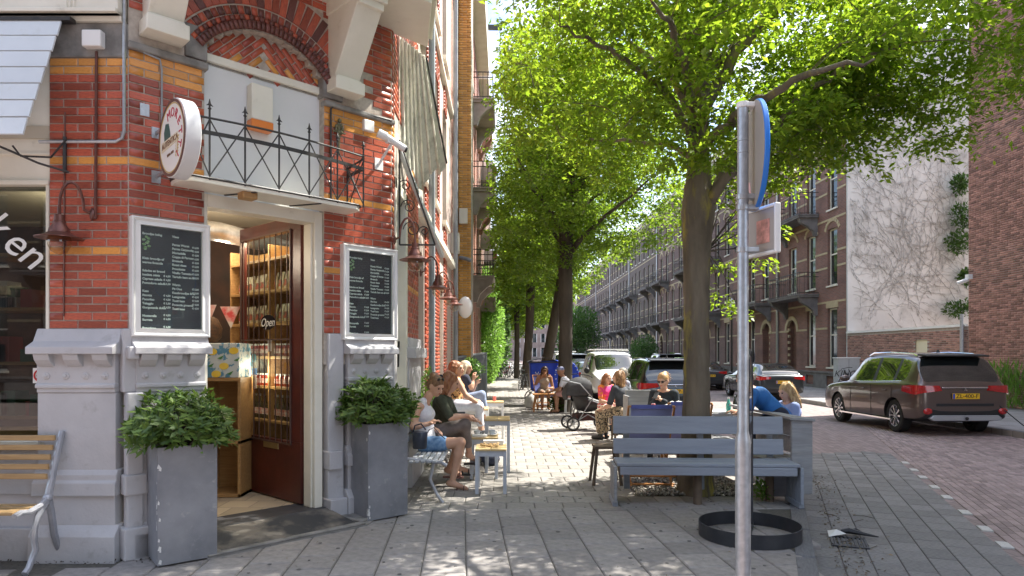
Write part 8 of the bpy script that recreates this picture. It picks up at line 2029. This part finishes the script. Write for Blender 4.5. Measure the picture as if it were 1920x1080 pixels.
MB(T(*bgp)).lathe([(.001,-.115),(.075,-.115),(.082,-.10),(.09,.06),(.085,.075)], 18).build('bag_body', pm('navy_leather', (.015,.02,.035), (.03,.04,.065), 9, rough=.3), t, smooth=True)
m_ = MB(T(*bgp)); m_.tube([(-.08,0,.06),(-.05,-.02,.15),(.02,-.03,.17),(.07,-.01,.10)], .009, 7); m_.tube([(.085,0,.06),(.11,.0,.10),(.16,.03,.12),(.22,.02,.05),(.28,.06,-.01)], .006, 6); m_.build('strap', MATS['navy_leather'], t, smooth=True)
# person in olive shirt behind her, leaning forward
O2 = WP(868,0,8.45); O2.z = 0; L2 = lambda px, py, dy=0: pxl(px, py, O2.y+dy, O2)
J2 = dict(pelvis=L2(822,806,.05), hipL=L2(824,808,.14), hipR=L2(824,808,-.04), chest=L2(830,757,.02), neck=L2(838,737,.02), head=L2(845,717,.02), shoulderR=L2(826,750,-.15), shoulderL=L2(838,748,.20),
    elbowR=L2(845,783,-.22), wristR=L2(875,779,-.14), fingerR=L2(895,784,-.12), elbowL=L2(855,785,.22), wristL=L2(884,786,.1), fingerL=L2(905,790,.05),
    kneeR=L2(872,796,-.10), kneeL=L2(868,808,.12), ankleR=L2(880,850,.06), ankleL=L2(858,875,.12), toeR=L2(893,864,.06), toeL=L2(884,884,.12))
M_OLIVE = pm('olive_cotton', (.045,.052,.032), (.07,.078,.05), 12, rough=.9, bump=.3); M_TAUPE = pm('taupe_trousers', (.22,.19,.175), (.15,.13,.12), 10, rough=.85, bump=.35)
person('person with long wavy hair in olive shirt and grey trousers reaching towards the cups', O2, 0, J2, M_SKIN, ('olive_shirt', M_OLIVE, .45, .1), ('grey_trousers', M_TAUPE, .86, .006), (M_HRED, 'curly'), (M_BLACK, 'sandal'), h=.0105, headrot=(.1,.35,0))
# woman in leopard top
def dots(name, base, dark, sc, th=.52):
    m = pm(name, base, dark, sc, rough=.8, pos=(th, th+.02), det=1); return m
M_LEO = dots('leopard_print', (.62,.36,.14), (.035,.02,.012), 26); M_LEO2 = dots('small_leopard_print', (.42,.33,.22), (.04,.035,.03), 34)
O3 = WP(905,0,10.4); O3.z = 0; L3 = lambda px, py, dy=0: pxl(px, py, O3.y+dy, O3)
J3 = dict(pelvis=L3(852,758,.05), hipL=L3(855,760,.14), hipR=L3(855,760,-.04), chest=L3(853,722,.03), neck=L3(856,705,.02), head=L3(857,692,.0), shoulderR=L3(858,714,-.16), shoulderL=L3(850,712,.18),
    elbowR=L3(874,742,-.20), wristR=L3(896,756,-.10), fingerR=L3(905,762,-.08), elbowL=L3(870,742,.2), wristL=L3(890,750,.12), fingerL=L3(900,753,.1),
    kneeR=L3(898,762,-.08), kneeL=L3(896,764,.14), ankleR=L3(902,812,-.05), ankleL=L3(905,812,.14), toeR=L3(918,818,-.05), toeL=L3(921,818,.14))
person('woman in leopard print top and white trousers sitting against the sunlit wall', O3, 0, J3, M_SKIN, ('leopard_top', M_LEO, 0, .1), ('white_trousers', M_WTOP, .85, .004), (M_HRED, 'curly'), (M_BLACK, 'shoe'), h=.012, headrot=(-.35,.0,0))
O4 = WP(912,0,11.7); O4.z = 0; L4 = lambda px, py, dy=0: pxl(px, py, O4.y+dy, O4)
J4 = dict(pelvis=L4(868,747,.05), hipL=L4(870,749,.14), hipR=L4(870,749,-.04), chest=L4(869,716,.03), neck=L4(872,702,.02), head=L4(874,690,.0), shoulderR=L4(874,709,-.14), shoulderL=L4(867,708,.18),
    elbowR=L4(884,727,-.16), wristR=L4(888,712,-.10), fingerR=L4(889,702,-.08), elbowL=L4(884,735,.2), wristL=L4(892,722,.08), fingerL=L4(896,714,.06),
    kneeR=L4(903,740,-.08), kneeL=L4(902,742,.14), ankleR=L4(914,790,-.05), ankleL=L4(912,790,.14), toeR=L4(926,796,-.05), toeL=L4(926,796,.14))
M_BLUEJ = pm('pale_jeans', (.30,.36,.50), (.22,.28,.42), 14, rough=.85)
person('light blond woman in dark top and jeans holding a phone beside the leopard top woman', O4, 0, J4, M_SKIN, ('dark_top', pm('dark_blue_cotton', (.03,.035,.06), rough=.9), .25, .1), ('jeans', M_BLUEJ, .85, .004), (pm('hair_pale', (.75,.66,.50), (.6,.5,.33), 50, rough=.5, bump=.5), 'long'), (M_BLACK, 'shoe'), h=.013, headrot=(-.2,.15,0))
# couple with the low wooden table
def at(px, base): p = WP(px, 0, base); p.z = 0; return p
p5 = at(1020, 19.6); J5 = seated(.30, .40, hl=(.30,.12,.62), hr=(.22,-.08,.96), reach=.40, kneez=.50)
person('tanned woman in sand coloured dress resting her cheek on her hand in the deck chair', p5, math.radians(-88), J5, M_SKINT, ('dress_top', pm('sand_dress', (.52,.44,.36), (.45,.37,.3), 9, rough=.85), -1, .0), ('dress_skirt', MATS['sand_dress'], .36, .02), (M_HDK, 'long'), None, h=.015, headrot=(0,.2,0),
    extra=lambda t,J,Hd,g: MB().box(-.004,.004,-.05,.05,-.014,.016).build('sunglasses', M_SUNG, t, world=False) and setattr(t.children[-1], 'location', Vector(Hd(.094,0,.014))))
p6 = at(1070, 18.2); J6 = seated(.42, .42, hl=(.48,.12,.60), hr=(.52,-.08,.58), reach=.38, kneez=.52)
def cap6(t, J, Hd, gar):
    gar('cap', [('e', Hd(-.012,0,.05), (.108,.090,.085), rot(0,.3))], pm('cap_blue', (.10,.13,.30), (.5,.5,.55), 5, rough=.8), cut=lambda X,Y,Z: -(Z-Hd(0,0,.035)[2])); 
    m_ = MB(); c = Hd(.12,0,.03); m_.slab([(c[0]-.06,-.07+c[1]),(c[0]+.02,-.055+c[1]),(c[0]+.04,c[1]),(c[0]+.02,.055+c[1]),(c[0]-.06,.07+c[1])], c[2]-.008, c[2]+.0); m_.build('cap_peak', MATS['cap_blue'], t, world=False)
person('man in blue cap, white shirt and pink shorts leaning over the low wooden table', p6, math.radians(168), J6, M_SKINT, ('white_shirt', M_WTOP, .3, .0), ('pink_shorts', pm('pink_shorts', (.62,.34,.30), rough=.85), .45, .012), None, (pm('dark_sandal', (.06,.04,.03)), 'sandal'), h=.015, female=False, headrot=(0,.35,0), extra=cap6)
t = thing('folding_chair', 'pale low chair under the man in the blue cap', 'chair', (p6.x+.05,p6.y,0)); 
MB(T(p6.x+.03,p6.y,0)).box(-.20,.24,-.21,.21,.385,.42).build('seat', M_PANEL, t, bevel=.005)
for x in (-.16,.2):
    for y in (-.18,.18): MB(T(p6.x+.03,p6.y,0)).bar((x,y,.385),(x*1.1,y,0), .03).build('leg', M_PANEL, t)
# mother in dark top and leopard trousers with her back to us, child beyond
p7 = at(1168, 12.3); J7 = seated(.12, .44, hl=(.30,.22,.60), hr=(.02,-.52,.88), reach=.42, kneez=.50)
J7['elbowR'] = (-.10,-.36,.80); J7['fingerR'] = (.05,-.62,.87)
J7['kneeL'] = (.42,.14,.50); J7['kneeR'] = (.42,-.02,.55)
person('woman with long curly hair, dark top and leopard trousers leaning on the bench back', p7, math.radians(140), J7, M_SKIN, ('dark_loose_top', pm('black_top', (.022,.024,.03), (.07,.08,.10), 4, rough=.8), .42, -.05), ('leopard_trousers', M_LEO2, .9, .03), (hair_mat('hair_chestnut', (.17,.085,.035), (.36,.21,.10)), 'curly'), (M_BLACK, 'shoe'), h=.012, headrot=(.3,0,0))
t = thing('wooden_stool', 'wooden stool under the woman in leopard trousers', 'stool', p7); MB(T(*p7)).box(-.2,.2,-.2,.2,.40,.43).build('seat', M_LOG, t)
for x in (-.16,.16):
    for y in (-.16,.16): MB(T(*p7)).bar((x,y,.4),(x*1.1,y*1.1,0), .035).build('leg', M_LOG, t)
p8 = at(1134, 13.6); J8 = seated(.1, .52, hl=(.3,.1,.72), hr=(.3,-.1,.72), kneez=.55)
person('child in bright pink and orange shirt beyond the stroller', p8, math.radians(-60), J8, M_SKIN, ('pink_orange_shirt', pm('pink_orange', (.75,.04,.22), (.85,.25,.03), 5, rough=.8, pos=(.47,.53)), .35, .0), ('striped_trousers', pm('striped_red', (.75,.70,.66), (.65,.12,.10), 16, rough=.8, stretch=(1,1,3), pos=(.48,.52)), .6, .01), (M_HRED, 'long'), (M_BLACK, 'shoe'), h=.014, s=.88, headrot=(0,.1,0))
p9 = at(1173, 14.2); J9 = seated(.1, .45)
person('older grey-haired person mostly hidden behind the curly-haired woman', p9, math.radians(200), J9, M_SKIN, ('grey_shirt', pm('grey_cotton', (.30,.32,.38), rough=.9), .35, .0), ('dark_trousers', M_TAUPE, .9, .005), (pm('hair_grey', (.35,.32,.26), (.22,.2,.16), 40, rough=.6), 'short'), (M_BLACK, 'shoe'), h=.016, female=False)
# woman with phone
p10 = at(1250, 10.75); J10 = seated(.22, .45, hl=(.30,.03,.88), hr=(.28,-.06,.90), reach=.40); J10['fingerL'] = (.36,-.04,.93); J10['fingerR'] = (.36,.0,.95)
def ex10(t, J, Hd, gar):
    m_ = MB(); 
    for sg in (-1,1): m_.ball(Hd(.094,.030*sg,.012), (.008,.024,.018), 10)
    m_.tube([Hd(.03,-.08,.018),Hd(.092,-.05,.018),Hd(.098,0,.018),Hd(.092,.05,.018),Hd(.03,.08,.018)], .004, 5); m_.build('sunglasses', M_SUNG, t, world=False, smooth=True)
P10 = person('woman with blond ponytail, sunglasses and black sweater typing on a phone', p10, math.radians(-125), J10, M_SKIN, ('black_sweater', pm('black_knit', (.018,.024,.032), (.03,.04,.05), 20, rough=.85, bump=.3), .97, .0), ('dark_trousers', M_BLUEJ, .9, .0), (hair_mat('hair_honey', (.40,.22,.09), (.55,.36,.18)), 'tail'), (M_BLACK, 'shoe'), h=.0105, headrot=(0,.30,0), extra=ex10)
ph_ = P10.matrix_basis @ Vector((.40,-.02,.955)); m_ = MB(T(*ph_) @ RZ(-125) @ RY_(-50)).box(-.004,.004,-.037,.037,-.075,.075); tag(m_.build('mobile_phone', M_BLACK, bevel=.004), 'black mobile phone held by the woman with the ponytail', 'phone')
# bending man in blue shirt, blond child
O11 = at(1455, 8.35); L11 = lambda px, py, dy=0: pxl(px, py, O11.y+dy, O11)
J11 = dict(pelvis=L11(1462,780,.0), hipL=L11(1458,784,-.1), hipR=L11(1458,784,.1), chest=L11(1424,744,.0), neck=L11(1405,728,.0), head=L11(1396,712,.0), shoulderL=L11(1412,738,-.19), shoulderR=L11(1410,736,.19),
    elbowL=L11(1402,775,-.2), wristL=L11(1388,777,-.05), fingerL=L11(1372,768,.1), elbowR=L11(1400,775,.25), wristR=L11(1384,772,.25), fingerR=L11(1366,770,.28),
    kneeL=L11(1405,800,-.10), kneeR=L11(1400,800,.14), ankleL=L11(1415,880,-.1), ankleR=L11(1408,870,.14), toeL=L11(1390,892,-.1), toeR=L11(1385,884,.14))
M_BSHIRT = pm('bright_blue_shirt', (.02,.13,.42), (.03,.19,.52), 5, rough=.7, bump=.5, bsc=9)
person('man in bright blue shirt bending over the table behind the sign pole', O11, 0, J11, M_SKIN, ('blue_shirt', M_BSHIRT, .42, -.08), ('dark_trousers', pm('navy_trousers', (.02,.025,.05), rough=.9), .9, .0), (M_HDK, 'short'), (M_BLACK, 'shoe'), h=.012, s=1.0, female=False, headrot=(math.pi,.6,0))
p12 = at(1487, 8.75); J12 = seated(.15, .46, hl=(.30,.06,.72), hr=(.30,-.06,.72), reach=.36, kneez=.48, w_=.15); 
person('child with wavy blond hair in light blue shirt at the kerb end bench', p12, math.radians(195), J12, M_SKIN, ('light_blue_shirt', pm('light_blue_shirt', (.26,.34,.62), (.33,.41,.68), 8, rough=.85, bump=.3), .9, -.05), ('denim_trousers', M_BLUEJ, .85, .0), (hair_mat('hair_gold', (.60,.42,.20), (.38,.23,.10)), 'curly'), (M_BLACK, 'shoe'), h=.0105, s=.93, headrot=(0,.35,0))
# ================================================================ lettering becomes flat mesh, so that every piece is an object of its own
bpy.context.view_layer.update(); dg = bpy.context.evaluated_depsgraph_get()
for o in [o for o in COL.objects if o.type == 'FONT']:
    me = bpy.data.meshes.new_from_object(o.evaluated_get(dg)); n = bpy.data.objects.new('lettering', me); COL.objects.link(n); n.parent = o.parent; n.matrix_basis = o.matrix_basis.copy(); n['kind'] = 'stuff' if len(me.polygons) > 3000 else 'thing'
    if n['kind'] == 'thing': del n['kind']
    bpy.data.objects.remove(o)
